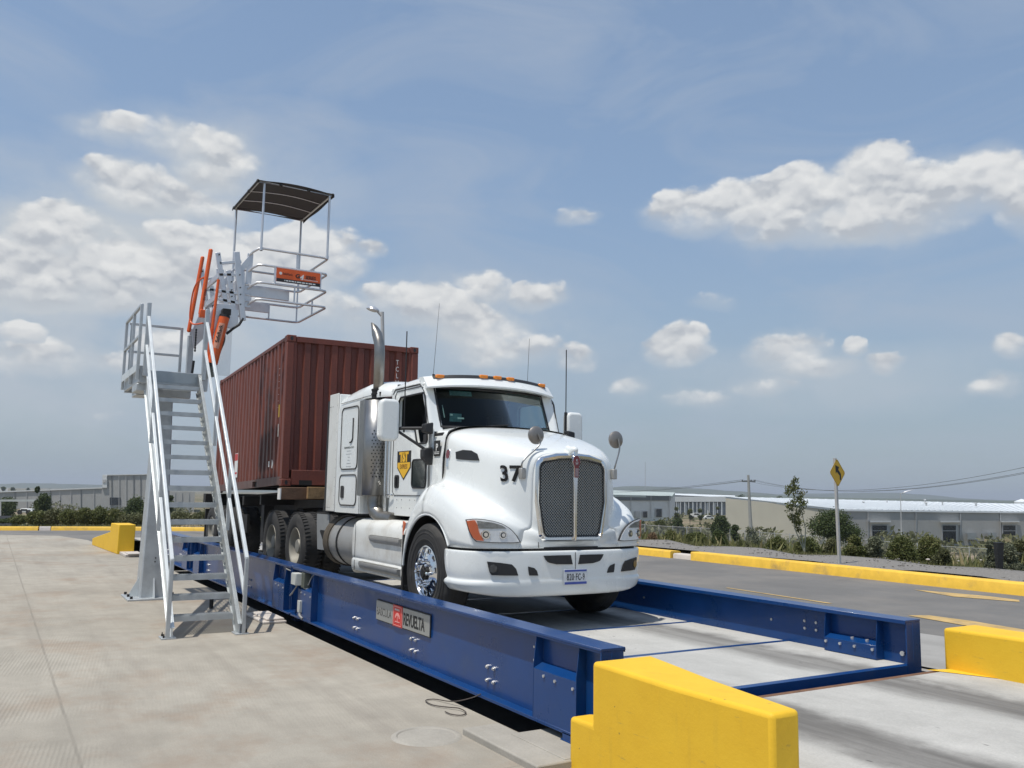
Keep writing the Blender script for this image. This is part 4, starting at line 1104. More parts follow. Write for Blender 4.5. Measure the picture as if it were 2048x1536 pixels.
# ------------------------------------------------------------------ shipping container (local frame: x back from the front face, y across)
def cont_mat():
    m = bpy.data.materials.new('oxide_red_paint'); m.use_nodes = True
    t = m.node_tree; b = t.nodes['Principled BSDF']; N = NT(t)
    co = t.nodes.new('ShaderNodeTexCoord').outputs['Object']
    sp = t.nodes.new('ShaderNodeSeparateXYZ'); t.links.new(co, sp.inputs[0])
    a = N.noise(co, 1.2, 6, .65)
    c = N.mix(N.ramp(a.outputs['Fac'], [(.35, 0.0), (.7, 1.0)]), (.185, .055, .037), (.138, .042, .031))
    mp = t.nodes.new('ShaderNodeMapping'); mp.inputs['Scale'].default_value = (3.0, 3.0, .35); t.links.new(co, mp.inputs[0])
    s1 = N.noise(mp.outputs[0], 1.1, 6, .7)
    c = N.mix(N.m('MULTIPLY', N.ramp(s1.outputs['Fac'], [(.52, 0.0), (.70, 1.0)]), .45), c, (.07, .035, .03))
    # sooty scrape marks on the side, about 1 m behind the front corner
    w = N.noise(co, 2.6, 5, .7)
    wv = N.m('MULTIPLY', N.m('SUBTRACT', w.outputs['Fac'], .5), .9)
    sooty = None
    for x0, z0, hx, hz, k in ((-1.30, 1.15, .30, 1.05, .85), (-1.55, .55, .34, .6, .8), (-1.0, .95, .16, 1.1, .6), (-.82, 1.95, .16, .35, .7), (-1.9, 1.95, .25, .16, .6), (-1.6, 2.2, .3, .12, .5)):
        dx = N.m('DIVIDE', N.m('SUBTRACT', N.m('ADD', sp.outputs[0], wv), x0), hx); dz = N.m('DIVIDE', N.m('SUBTRACT', N.m('ADD', sp.outputs[2], wv), z0), hz)
        d = N.m('ADD', N.m('MULTIPLY', dx, dx), N.m('MULTIPLY', dz, dz))
        v = N.m('MULTIPLY', N.ramp(d, [(.35, 1.0), (1.0, 0.0)]), k)
        sooty = v if sooty is None else N.m('MAXIMUM', sooty, v)
    sooty = N.m('MULTIPLY', sooty, N.ramp(sp.outputs[1], [(.0, 1.0), (.2, 0.0)]))
    c = N.mix(sooty, c, (.035, .022, .022))
    rv = N.noise(co, 7.0, 7, .75)
    c = N.mix(N.m('MULTIPLY', N.ramp(rv.outputs['Fac'], [(.64, 0.0), (.70, 1.0)]), .6), c, (.16, .075, .04))
    fd = N.noise(co, .6, 3, .5)
    c = N.mix(N.m('MULTIPLY', N.ramp(fd.outputs['Fac'], [(.45, 0.0), (.7, 1.0)]), .35), c, (.17, .075, .062))
    f = N.noise(co, 30, 3, .6)
    c = N.mix(1.0, c, N.ramp(f.outputs['Fac'], [(.3, .9), (.7, 1.1)]), 'MULTIPLY')
    t.links.new(c, b.inputs['Base Color']); b.inputs['Roughness'].default_value = .5; b.inputs['Specular IOR Level'].default_value = .35
    return m
m_cont = cont_mat()
m_contr = mat('container_rail', (.12, .065, .055), .6, var=.2, scale=3, dirt=(.16, .13, .12), dirt_s=4, dirt_t=.5)
PIT = R(-1.55)
CROT = (0, PIT, R(-1.9))
box = thing('shipping_container', (-14.66, 4.20, 1.868), 'dark red corrugated twenty foot shipping container behind the white cab', 'container', rot=(0, R(-1.55), R(-1.9)))
CL, CW, CH = 6.058, 2.438, 2.591
def corr(a0, a1, pitch, dep, top=.35, slope=.17):
    """corrugation outline along a: list of (a, depth)"""
    pts = [(a0, 0)]; a = a0
    n = max(1, round((a1 - a0) / pitch)); p = (a1 - a0) / n
    for k in range(n):
        s0 = a0 + k * p
        pts += [(s0 + p * top / 2, 0), (s0 + p * (top / 2 + slope), dep), (s0 + p * (1 - top / 2 - slope), dep), (s0 + p * (1 - top / 2), 0)]
    pts.append((a1, 0)); return pts
# side walls
for y0, sg in ((.022, 1), (CW - .022, -1)):
    mb = MB(); prof = corr(-CL + .12, -.12, .278, .036, .42, .16)
    mb.grid([[(a, y0 + sg * (d + .006 * math.sin(a * 5 + z_ * 3) + .004 * math.sin(a * 13 - z_ * 7)), z_) for z_ in [.15 + (CH - .21) * q_ / 10 for q_ in range(11)]] for a, d in prof]); mb.build('side_wall', m_cont, box, smooth=20)
mb = MB(); prof = corr(.13, CW - .13, .255, .045, .42, .12)
mb.grid([[(-.024 - d - .005 * math.sin(a * 4 + z_ * 2.5), a, z_) for z_ in [.27 + (CH - .37) * q_ / 10 for q_ in range(11)]] for a, d in prof]); mb.build('front_wall', m_cont, box, smooth=20)
mb = MB(); mb.grid([[(-CL + .03 + d, a, .16), (-CL + .03 + d, a, CH - .1)] for a, d in prof]); mb.build('rear_wall', m_cont, box, smooth=0)
mb = MB(); mb.box(-CL + .03, -.03, .03, CW - .03, CH - .03, CH - .02); mb.box(-CL + .05, -.05, .05, CW - .05, .12, .15); mb.build('roof', m_cont, box, smooth=0)
mb = MB()
for x0, x1 in ((-.162, -.004), (-CL + .004, -CL + .162)):
    for y0, y1 in ((.004, .13), (CW - .13, CW - .004)): mb.box(x0, x1, y0, y1, .118, CH - .118)
mb.build('corner_post', m_cont, box, bevel=.012, split=True)
mb = MB()
for y0, y1 in ((.010, .07), (CW - .07, CW - .010)):
    mb.box(-CL + .162, -.162, y0, y1, CH - .075, CH - .012)
mb.box(-.07, -.008, .17, CW - .17, CH - .115, CH - .016); mb.box(-CL + .008, -CL + .07, .17, CW - .17, CH - .115, CH - .016)
mb.box(-.13, -.006, .17, CW - .17, .02, .27)
mb.build('top_rail', m_cont, box, bevel=.006, split=True)
mb = MB()
for y0, y1 in ((.008, .06), (CW - .06, CW - .008)):
    for x0, x1 in ((-CL + .17, -4.20), (-3.84, -2.22), (-1.86, -.17)): mb.box(x0, x1, y0, y1, .02, .165)
    for x0, x1 in ((-4.20, -3.84), (-2.22, -1.86)): mb.box(x0, x1, y0, y1, .13, .165); mb.box(x0, x1, y0, y1, .02, .03)
mb.build('bottom_rail', m_contr, box, bevel=.004, split=True)
mb = MB()
for x0 in (-4.19, -2.21): mb.box(x0, x0 + .34, .05, CW - .05, .032, .128)
mb.box(-.125, -.004, .30, .52, .02, .10); mb.build('fork_pocket', m_dark, box, split=True)
cast = MB(); holes = MB()
for cx0, cx1, fx in ((-.178, 0, 1), (-CL, -CL + .178, -1)):
    for cy0, cy1, fy in ((0, .162, -1), (CW - .162, CW, 1)):
        for z0, z1 in ((0, .118), (CH - .118, CH)):
            cast.box(cx0, cx1, cy0, cy1, z0, z1)
            xf = cx1 + .0015 if fx > 0 else cx0 - .0015; yf = cy0 - .0015 if fy < 0 else cy1 + .0015
            ym, zm, xm = (cy0 + cy1) / 2, (z0 + z1) / 2, (cx0 + cx1) / 2
            holes.prism_x([(ym + .026 * math.cos(a * .524), zm + .038 * math.sin(a * .524)) for a in range(12)], *sorted((xf, xf - fx * .02)))
            holes.prism_y([(xm + .026 * math.cos(a * .524), zm + .038 * math.sin(a * .524)) for a in range(12)], *sorted((yf, yf - fy * .02)))
cast.build('corner_casting', m_cont, box, bevel=.010, split=True); holes.build('casting_hole', m_black, box, smooth=0, split=True)
# markings
lt = [('T', 0), ('C', 1), ('L', 2), ('U', 3)]
for ch, k in lt: lettering(ch, (-.018, 2.03, CH - .355 - k * .125), (0, 1, 0), (0, 0, 1), .125, m_whitep, box, align='CENTER', sx=.75)
for k in range(7): lettering('-', (-.52, .019, 2.05 - k * .115), (1, 0, 0), (0, 0, 1), .085, m_whitep, box, name='side_marking', align='CENTER', bold=.001)
mb = MB(); mb.box(-.475, -.405, .016, .020, 1.20, 1.42); mb.build('sticker', mat('yellow_sticker', (.75, .48, .04), .5), box)
mb = MB(); mb.box(-.475, -.40, .016, .020, .86, 1.08); mb.build('sticker', mat('pale_sticker', (.50, .44, .40), .5, var=.25, scale=30), box)
mb = MB(); mb.box(-1.05, -.97, .016, .020, .36, .46); mb.prism_y([(-.80, .34), (-.76, .32), (-.71, .40), (-.72, .44), (-.80, .48)], .016, .020); mb.build('sticker', m_whitep, box, split=True)
st = MB(); st.box(-3.98, -3.68, .014, .019, .27, .77); so_ = st.build('sticker', m_whitep, box)
mb = MB(); mb.box(-3.97, -3.69, .0115, .0138, .62, .76); mb.box(-3.94, -3.72, .0115, .0138, .34, .38); mb.build('red_print', m_red, so_)

# ------------------------------------------------------------------ container chassis
m_chas = mat('chassis_black', (.020, .019, .018), .65, var=.3, scale=4, dirt=(.05, .045, .04), dirt_s=3, dirt_t=.5)
m_wood = mat('weathered_timber', (.30, .185, .085), .8, var=.25, scale=5, bump=.3, bscale=30, dirt=(.13, .08, .04), dirt_s=6, dirt_t=.5)
m_wood2 = mat('dark_timber', (.15, .085, .05), .85, var=.25, scale=6, bump=.3, bscale=30)
m_rim = mat('dusty_rim', (.27, .258, .22), .6, .2, var=.2, scale=3, dirt=(.25, .22, .18), dirt_s=3, dirt_t=.5)

def tyre_prof(rt=.525, w=.285, rr=.292):
    return [(rr, .012), (rr + .02, -.004), (rr + .05, -.012), (rr + .11, -.018), (rt - .07, -.012), (rt - .028, .004), (rt - .010, .022), (rt - .002, .036), (rt, .06), (rt, w - .06), (rt - .004, w - .036), (rt - .03, w - .004), (rt - .09, w + .015), (rr + .05, w + .01), (rr, w - .012), (rr - .01, w / 2), (rr, .012)]
def tyre(x, z, yo, sg, parent, tread=False, rt=.525, w=.285):
    """yo: outer side-wall plane, sg: +1 when the tyre extends towards +y"""
    mb = MB(); mb.lathe(tyre_prof(rt, w), (x, yo, z), 'y', 56, sg)
    t = mb.build('tyre', m_rubber, parent, smooth=40)
    g = MB()
    if tread:
        n = 52
        for k in range(n):
            a = 2 * math.pi * k / n; c, s_ = math.cos(a), math.sin(a); tx, tz = -s_, c
            for (u0, u1) in ((.005, .085), (w - .085, w - .005)):
                p = Vector((x + c * (rt + .004), yo + sg * u0, z + s_ * (rt + .004))); q = Vector((x + c * (rt + .004) + tx * .012, yo + sg * u1, z + s_ * (rt + .004) + tz * .012))
                g.bar(p, q, .030, .016, up=(c, 0, s_))
        g.build('tread', m_rubber, t, smooth=0)
    else:
        for u in (.09, .143, .196): g.lathe([(rt + .0005, u - .006), (rt + .0015, u - .006), (rt + .0015, u + .006), (rt + .0005, u + .006)], (x, yo, z), 'y', 48, sg)
        g.build('tread_groove', m_black, t)
        g2 = MB()
        for rr in (.36, .425, .468): g2.lathe([(rr, -.0185), (rr + .004, -.022), (rr + .008, -.0185)], (x, yo, z), 'y', 56, sg)
        g2.build('sidewall_ring', m_rubber, t)
    return t
def dual(x, z, yo, sg, root, front_tread=True):
    """pair of wheels with a deep dished rim outside"""
    w = bpy.data.objects.new('wheel', None); COL.objects.link(w); w.parent = root; w.location = (0, 0, 0); ROOTLOC[w.name] = ROOTLOC[root.name]
    tyre(x, z, yo, sg, w, True); tyre(x, z, yo + sg * .33, sg, w, True)
    mb = MB(); mb.lathe([(.295, .010), (.288, -.004), (.276, .004), (.268, .03), (.255, .055), (.235, .12), (.20, .150), (.15, .158), (.115, .150), (.115, .06), (.10, .035), (.0, .03)], (x, yo, z), 'y', 48, sg)
    mb.build('rim', m_rim, w, smooth=40)
    mb = MB()
    for k in range(10):
        a = 2 * math.pi * (k + .5) / 10; mb.cyl((x + .145 * math.cos(a), yo + sg * .155, z + .145 * math.sin(a)), (x + .145 * math.cos(a), yo + sg * .12, z + .145 * math.sin(a)), .016, n=6)
    mb.build('wheel_nut', m_dark, w, split=True)
    return w
DZ = .376
ch = thing('container_chassis', (-14.6, 4.2, DZ), 'low black semitrailer chassis carrying the dark red container', 'trailer')
def cz(x): return 1.868 + (x + 14.66) * math.tan(R(1.55))      # underside of the container
mb = MB()
for y in (4.98, 5.72):
    mb.prism_y([(-13.4, cz(-13.4) - .20), (-13.4, cz(-13.4) - .36), (-16.2, cz(-16.2) - .36), (-16.8, cz(-16.8) - .55), (-20.9, cz(-20.9) - .5), (-20.9, cz(-20.9) - .06), (-14.6, cz(-14.6) - .03), (-14.6, cz(-14.6) - .20)], y, y + .12)
for x in (-16.5, -17.8, -19.1, -20.4): mb.box(x - .05, x + .05, 4.35, 6.5, cz(x) - .30, cz(x) - .12)
mb.build('main_beam', m_chas, ch, bevel=.005, split=True)
mb = MB(); mb.box(-20.95, -20.72, 4.22, 6.62, cz(-20.8) - .24, cz(-20.8) - .012); mb.build('rear_bolster', m_chas, ch, bevel=.01)
mb = MB(); mb.box(-14.75, -14.60, 4.19, 6.62, 1.640, 1.845); bolster = mb.build('front_bolster', m_wood2, ch, bevel=.008)
mb = MB(); mb.box(-14.752, -14.60, 4.170, 4.188, 1.64, 1.825); mb.build('end_cap', m_whitep, bolster)
mb = MB()
for y in (4.55, 6.1): mb.box(-17.15, -16.95, y, y + .2, .80, cz(-17) - .3); mb.cyl((-17.05, y + .1, DZ + .25), (-17.05, y + .1, .85), .07); mb.box(-17.18, -16.92, y - .02, y + .22, DZ + .24, DZ + .27)
mb.build('landing_gear', m_chas, ch, bevel=.006, split=True)
mb = MB()
for y in (4.40, 6.35): mb.box(-18.9, -17.6, y, y + .05, .95, 1.30)
mb.box(-20.8, -20.76, 4.25, 4.95, .62, 1.35); mb.box(-20.8, -20.76, 5.9, 6.6, .62, 1.35)
mb.build('mud_flap', m_chas, ch, split=True)
for x in (-18.55, -19.85):
    mb = MB(); mb.cyl((x, 4.5, DZ + .53), (x, 6.3, DZ + .53), .07); mb.build('axle', m_chas, ch)
    dual(x, DZ + .528, 4.20, 1, ch); dual(x, DZ + .528, 6.62, -1, ch)
pk = MB(); pk.box(-14.60, -14.52, 4.62, 6.30, 1.655, 1.855)
tag(pk.build('timber_plank', m_wood, bevel=.006, loc=(-14.56, 5.4, 1.65)), 'light brown timber plank wedged across the chassis in front of the container floor', 'plank')

# ------------------------------------------------------------------ tractor unit
YC = 5.41
m_wh = mat('white_truck_paint', (.78, .80, .78), .28, var=.02, scale=1.5, coat=.6, dirt=(.60, .60, .54), dirt_s=1.5, dirt_t=.58, speck=(.35, .33, .28))
m_whd = mat('dusty_white_paint', (.70, .70, .66), .4, var=.05, scale=2, coat=.2, dirt=(.44, .40, .33), dirt_s=1.8, dirt_t=.50, speck=(.25, .22, .18))
m_chr = mat('chrome', (.78, .79, .80), .10, 1.0, var=.02, scale=6)
m_steel = mat('polished_steel', (.30, .30, .295), .34, .85, var=.1, scale=5, streak=.0, dirt=(.33, .33, .32), dirt_s=4, dirt_t=.5)
m_pipe = mat('heat_stained_steel', (.30, .285, .26), .34, .85, var=.15, scale=5, dirt=(.18, .15, .12), dirt_s=3, dirt_t=.5)
m_tank = mat('dusty_aluminium', (.42, .41, .385), .5, .5, var=.12, scale=2.5, dirt=(.26, .245, .21), dirt_s=2.5, dirt_t=.5)
m_amber = mat('amber_lens', (.85, .26, .02), .25, var=.03, coat=.4)
m_ambd = mat('amber_reflector', (.62, .13, .04), .3, var=.03, coat=.4)
m_seam = mat('panel_gap', (.06, .06, .06), .8)
m_glassd = mat('dark_glass', (.010, .016, .015), .08, var=.05, spec=.25)
m_int = mat('cab_interior', (.022, .022, .024), .7, var=.2)
def glass_mat(name, tint, fac):
    g = bpy.data.materials.new(name); g.use_nodes = True; t = g.node_tree; t.nodes.clear()
    o = t.nodes.new('ShaderNodeOutputMaterial'); x = t.nodes.new('ShaderNodeMixShader'); a = t.nodes.new('ShaderNodeBsdfTransparent'); a.inputs[0].default_value = (*tint, 1)
    b = t.nodes.new('ShaderNodeBsdfGlossy'); b.inputs['Roughness'].default_value = .03; b.inputs[0].default_value = (.9, .95, .95, 1)
    fr = t.nodes.new('ShaderNodeFresnel'); fr.inputs[0].default_value = 1.45; N = NT(t)
    t.links.new(N.m('ADD', N.m('MULTIPLY', fr.outputs[0], .4), fac), x.inputs[0]); t.links.new(a.outputs[0], x.inputs[1]); t.links.new(b.outputs[0], x.inputs[2]); t.links.new(x.outputs[0], o.inputs[0])
    return g
m_ws = glass_mat('windscreen_glass', (.36, .48, .47), .0)
m_wg = glass_mat('side_glass', (.80, .86, .86), .0)
m_lens = glass_mat('lamp_lens', (.985, .985, .985), .0)

tr = thing('truck', (-8.9, YC, DZ), 'white conventional sleeper cab truck number 37 standing on the weighbridge deck', 'truck')
def sym(mb): mb.mirror_y(YC); mb.pair = False; return mb
def mir(mb): return mb.mirror_y(YC)

# --- hood with fenders
XA, ZA, RA = -8.93, .93, .625
ST = [  # x, zt, ws, zs, wl, zl, wf1, zf1, wo, zf
    (-9.06, 2.58, .905, 2.44, .955, 1.97, 1.03, 1.90, 1.205, 1.83),
    (-8.90, 2.555, .895, 2.40, .945, 1.94, 1.03, 1.89, 1.21, 1.83),
    (-8.60, 2.495, .865, 2.32, .915, 1.87, 1.01, 1.83, 1.21, 1.79),
    (-8.35, 2.43, .82, 2.25, .87, 1.80, .97, 1.76, 1.20, 1.70),
    (-8.15, 2.37, .76, 2.19, .82, 1.72, .93, 1.68, 1.17, 1.61),
    (-8.02, 2.325, .69, 2.15, .75, 1.66, .87, 1.61, 1.11, 1.53),
    (-7.93, 2.29, .61, 2.12, .66, 1.60, .76, 1.55, 1.00, 1.475),
    (-7.87, 2.265, .54, 2.09, .57, 1.54, .65, 1.49, .84, 1.42),
    (-7.835, 2.25, .49, 2.06, .51, 1.48, .55, 1.43, .66, 1.37),
]
def interp(x):
    xs_ = [s[0] for s in ST]
    if x <= xs_[0]: return ST[0][1:]
    for a, b in zip(ST[:-1], ST[1:]):
        if x <= b[0]:
            t = (x - a[0]) / (b[0] - a[0]); return [p + (q - p) * t for p, q in zip(a[1:], b[1:])]
    return ST[-1][1:]
def zbot(x):
    d = x - XA
    if abs(d) < RA: return max(1.235 if x > XA else .93, ZA + math.sqrt(RA * RA - d * d))
    return 1.235 if x > XA else .93
def profile(x):
    zt, ws, zs, wl, zl, wf1, zf1, wo, zf = interp(x)
    zb = zbot(x)
    c = [(0, 0, zt), (0, ws * .5, zt - .012), (0, ws * .84, zt - .055), (0, ws, zs), (0, (ws + wl) / 2 + .005, (zs + zl) / 2), (0, wl, zl), (0, wf1, zf1), (0, (wf1 + wo) / 2, (zf1 + zf) / 2 + .012), (0, wo - .035, zf - .045), (0, wo, max(zf - .16, zb + .02))]
    p = crom(c, 4)
    lo = p[-1]
    for k in range(1, 4): p.append(Vector((0, wo + .004 * math.sin(k), lo.z + (zb - lo.z) * k / 3)))
    return [(x, YC - q.y, q.z) for q in p]
xs_h = [-9.06, -9.0, -8.95, -8.9, -8.85, -8.8, -8.7, -8.6, -8.5, -8.42, -8.37, -8.33, -8.30, -8.25, -8.15, -8.08, -8.02, -7.97, -7.93, -7.9, -7.87, -7.85, -7.835]
mb = MB(); rows = [profile(x) for x in xs_h]; mb.grid(rows)
last = rows[-1]; fr = [(x + .004, y, z) for x, y, z in last]
mb.add([(-7.833, y, z) for x, y, z in last] + [(-7.833, YC, 1.235)], [tuple(range(len(last) + 1))])
# rear part of the fender, behind the hood seam, ending above the step
rw = []
for x, zf_, dy in ((-9.06, 1.83, 0), (-9.16, 1.80, 0), (-9.26, 1.745, 0), (-9.35, 1.67, 0), (-9.43, 1.57, .0), (-9.49, 1.45, .0), (-9.535, 1.30, 0), (-9.555, 1.15, 0)):
    c = [(0, .93, zf_ + .07), (0, 1.03, zf_ + .065), (0, 1.12, zf_ + .035), (0, 1.175, zf_ - .045), (0, 1.205, zf_ - .11)]
    p = crom(c, 4); zb = zbot(x)
    zb = min(zb, zf_ - .115)
    p += [Vector((0, 1.205, p[-1].z + (zb - p[-1].z) * k / 3)) for k in (1, 2, 3)]
    rw.append([(x, YC - q.y, q.z) for q in p])
mb.grid(rw)
lip = []   # rolled wheel-arch lip
for k in range(25):
    a = R(178 - 148 * k / 24) ; lip.append((XA + RA * math.cos(a), YC - 1.20, ZA + RA * math.sin(a)))
mb.tube(lip, .014, 6)
sym(mb)
hood = mb.build('hood', m_wh, tr, smooth=48)
sd = hood.modifiers.new('thick', 'SOLIDIFY'); sd.thickness = .012; sd.offset = -1
# hood seam line and front seam
mb = MB(); mb.tube([(-9.062, YC - .960, 1.98), (-9.062, YC - .957, 2.2), (-9.062, YC - .925, 2.43), (-9.062, YC - .89, 2.505), (-9.062, YC - .80, 2.545)], .007, 6)
mb.tube([(-7.829, YC - .43, 1.24), (-7.829, YC - .43, 1.30)], .004, 5)
mb.build('panel_seam', m_seam, tr, split=True)
# dark inner wheel housing
mb = MB(); rows = []
for k in range(17):
    a = R(190 - 200 * k / 16); rows.append([(XA + (RA + .015) * math.cos(a), YC - w, ZA + (RA + .015) * math.sin(a)) for w in (1.17, .62)])
mb.grid(rows); mb.box(-9.62, -9.57, YC - 1.19, YC - .85, .62, 1.30); mb.box(-9.6, -7.95, YC - .62, YC - .60, .75, 1.6)
mir(mb); mb.build('wheel_housing', m_dark, tr)
# black rear flap of the arch
mb = MB(); mb.grid([[(-9.56, YC - 1.19, 1.22), (-9.56, YC - .9, 1.22)], [(-9.60, YC - 1.19, .98), (-9.60, YC - .9, .98)], [(-9.62, YC - 1.18, .78), (-9.62, YC - .9, .78)], [(-9.56, YC - 1.17, .66), (-9.56, YC - .9, .66)]])
mir(mb)
for o in mb.build('mud_flap', m_black, tr, smooth=60): o.modifiers.new('t', 'SOLIDIFY').thickness = .02

# --- grille
m_mesh = bpy.data.materials.new('grille_mesh'); m_mesh.use_nodes = True
_t = m_mesh.node_tree; _b = _t.nodes['Principled BSDF']; _N = NT(_t)
_c = _t.nodes.new('ShaderNodeTexCoord').outputs['Object']; _s = _t.nodes.new('ShaderNodeSeparateXYZ'); _t.links.new(_c, _s.inputs[0])
_u = _N.m('MULTIPLY', _N.m('ADD', _s.outputs[1], _s.outputs[2]), 31.0); _v = _N.m('MULTIPLY', _N.m('SUBTRACT', _s.outputs[1], _s.outputs[2]), 31.0)
_fu = _N.m('ABSOLUTE', _N.m('SUBTRACT', _N.m('FRACT', _u), .5)); _fv = _N.m('ABSOLUTE', _N.m('SUBTRACT', _N.m('FRACT', _v), .5))
_w = _N.m('GREATER_THAN', _N.m('MAXIMUM', _fu, _fv), .375)
_t.links.new(_N.mix(_w, (.005, .006, .006), (.36, .36, .33)), _b.inputs['Base Color']); _t.links.new(_N.m('MULTIPLY', _w, .9), _b.inputs['Metallic'])
_b.inputs['Roughness'].default_value = .28
_bp = _t.nodes.new('ShaderNodeBump'); _bp.inputs['Strength'].default_value = 1.0; _bp.inputs['Distance'].default_value = .01; _t.links.new(_N.m('MAXIMUM', _fu, _fv), _bp.inputs['Height']); _t.links.new(_bp.outputs[0], _b.inputs['Normal'])
def gr_outline(off, n=6):
    """grille outline (w, z), off = inward offset"""
    pts = []
    top = 2.235 - off; bot = 1.305 + off
    def corner(cx, cz, r, a0): return [(cx + r * math.cos(R(a0 + 90 * i / n)), cz + r * math.sin(R(a0 + 90 * i / n))) for i in range(n + 1)]
    r1, r2 = .115 - off * .6, .09 - off * .6
    wt_, wb_ = .485 - off, .430 - off
    pts += corner(wt_ - r1, top - .040 - r1, r1, 0)[::1]
    pts += [(wt_ * .45, top - .010), (0, top), (-wt_ * .45, top - .010)]
    pts += corner(-wt_ + r1, top - .040 - r1, r1, 90)
    pts += [(-wt_ - .006, 1.72)]
    pts += corner(-wb_ + r2, bot + r2, r2, 180)
    pts += corner(wb_ - r2, bot + r2, r2, 270)
    pts += [(wt_ + .006, 1.72)]
    return pts
GX = -7.80
rows = []
for off, dx in ((-.035, -.10), (-.006, -.012), (.0, .0), (.016, .022), (.042, .020), (.056, -.004), (.058, -.03)):
    rows.append([(GX + dx - .045 * (abs(w) / .48) ** 2.5, YC + w, z) for w, z in gr_outline(off)])
mb = MB(); mb.grid(rows, close_v=True)
gs = mb.build('grille_surround', m_chr, tr, smooth=50)
gi = gr_outline(.054)
mb = MB(); mb.add([(GX - .022, YC + w, z) for w, z in gi], [tuple(range(len(gi)))]); mb.build('grille_mesh', m_mesh, gs, smooth=0, fix=False)
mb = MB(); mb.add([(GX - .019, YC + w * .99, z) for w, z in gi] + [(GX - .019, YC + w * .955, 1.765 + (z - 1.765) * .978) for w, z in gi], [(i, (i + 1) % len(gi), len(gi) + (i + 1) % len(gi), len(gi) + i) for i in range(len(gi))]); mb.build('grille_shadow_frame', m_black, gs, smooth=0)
mb = MB()
mb.prism([(-.034, 2.28), (.034, 2.28), (.040, 2.02), (.030, 1.80), (.026, 1.36), (.016, 1.31), (-.016, 1.31), (-.026, 1.36), (-.030, 1.80), (-.040, 2.02)], lambda a, b: (GX - .04, YC + a, b), lambda a, b: (GX + .032, YC + a * .75, b))
mb.build('grille_bar', m_chr, gs, bevel=.008, seg=3)
mb = MB(); mb.ell((GX - .02, YC, 2.275), (.065, .046, .045), 16, 8); mb.cyl((GX - .13, YC, 2.30), (GX - .0, YC, 2.262), .036, .042, 16); mb.build('emblem_mount', m_wh, gs)
eo = [(.030 * 1 , 2.085), (.030, 1.985), (.012, 1.975), (-.012, 1.975), (-.030, 1.985), (-.030, 2.085)]
ov = [(.052 * math.cos(R(a)), 2.155 + .068 * math.sin(R(a))) for a in range(-55, 236, 15)]
sh = ov + [(-.031, 1.985), (-.018, 1.974), (.018, 1.974), (.031, 1.985)]
m_emb = mat('maroon_enamel', (.16, .018, .022), .3, var=.05, coat=.6)
mb = MB(); mb.prism(sh, lambda a, b: (GX + .028, YC + a, b), lambda a, b: (GX + .042, YC + a, b)); em = mb.build('emblem', m_chr, gs, bevel=.003)
mb = MB(); mb.prism([(a * .88, 2.09 + (b - 2.09) * .95) for a, b in sh], lambda a, b: (GX + .0421, YC + a, b), lambda a, b: (GX + .046, YC + a, b)); mb.build('enamel', m_emb, em, smooth=0)
mb = MB()
for a in (-.014, 0, .014): mb.box(GX + .046, GX + .0475, YC + a - .002, YC + a + .002, 1.992, 2.080)
mb.build('chrome_lines', m_chr, em, smooth=0)
for ch_, z in (('K', 2.152), ('W', 2.118)): lettering(ch_, (GX + .0465, YC, z), (0, 1, 0), (0, 0, 1), .038, m_chr, em, align='CENTER')

# --- headlights: outline projected on the nose corner
PLAN = [(-8.30, 1.213), (-8.15, 1.185), (-8.02, 1.125), (-7.93, 1.015), (-7.87, .855), (-7.835, .675), (-7.82, .50)]
def hit_plan(px, py, plan, off=0.0, side=-1):
    """where the pixel's ray meets a vertical surface given in plan as (x, half width)"""
    d = ray(px, py)
    pts = [Vector((x, YC + side * w)) for x, w in plan]
    for a, b in zip(pts[:-1], pts[1:]):
        e = b - a; det = d.x * (-e.y) - d.y * (-e.x)
        if abs(det) < 1e-9: continue
        t = (a.x * (-e.y) - a.y * (-e.x)) / det; u = (d.x * a.y - d.y * a.x) / det
        if -.001 <= u <= 1.001 and t > 0:
            n = Vector((-e.y, e.x)).normalized()
            if n.dot(Vector((d.x, d.y))) > 0: n = -n
            return Vector((d.x * t + n.x * off, d.y * t + n.y * off, EYE.z + d.z * t))
    return None
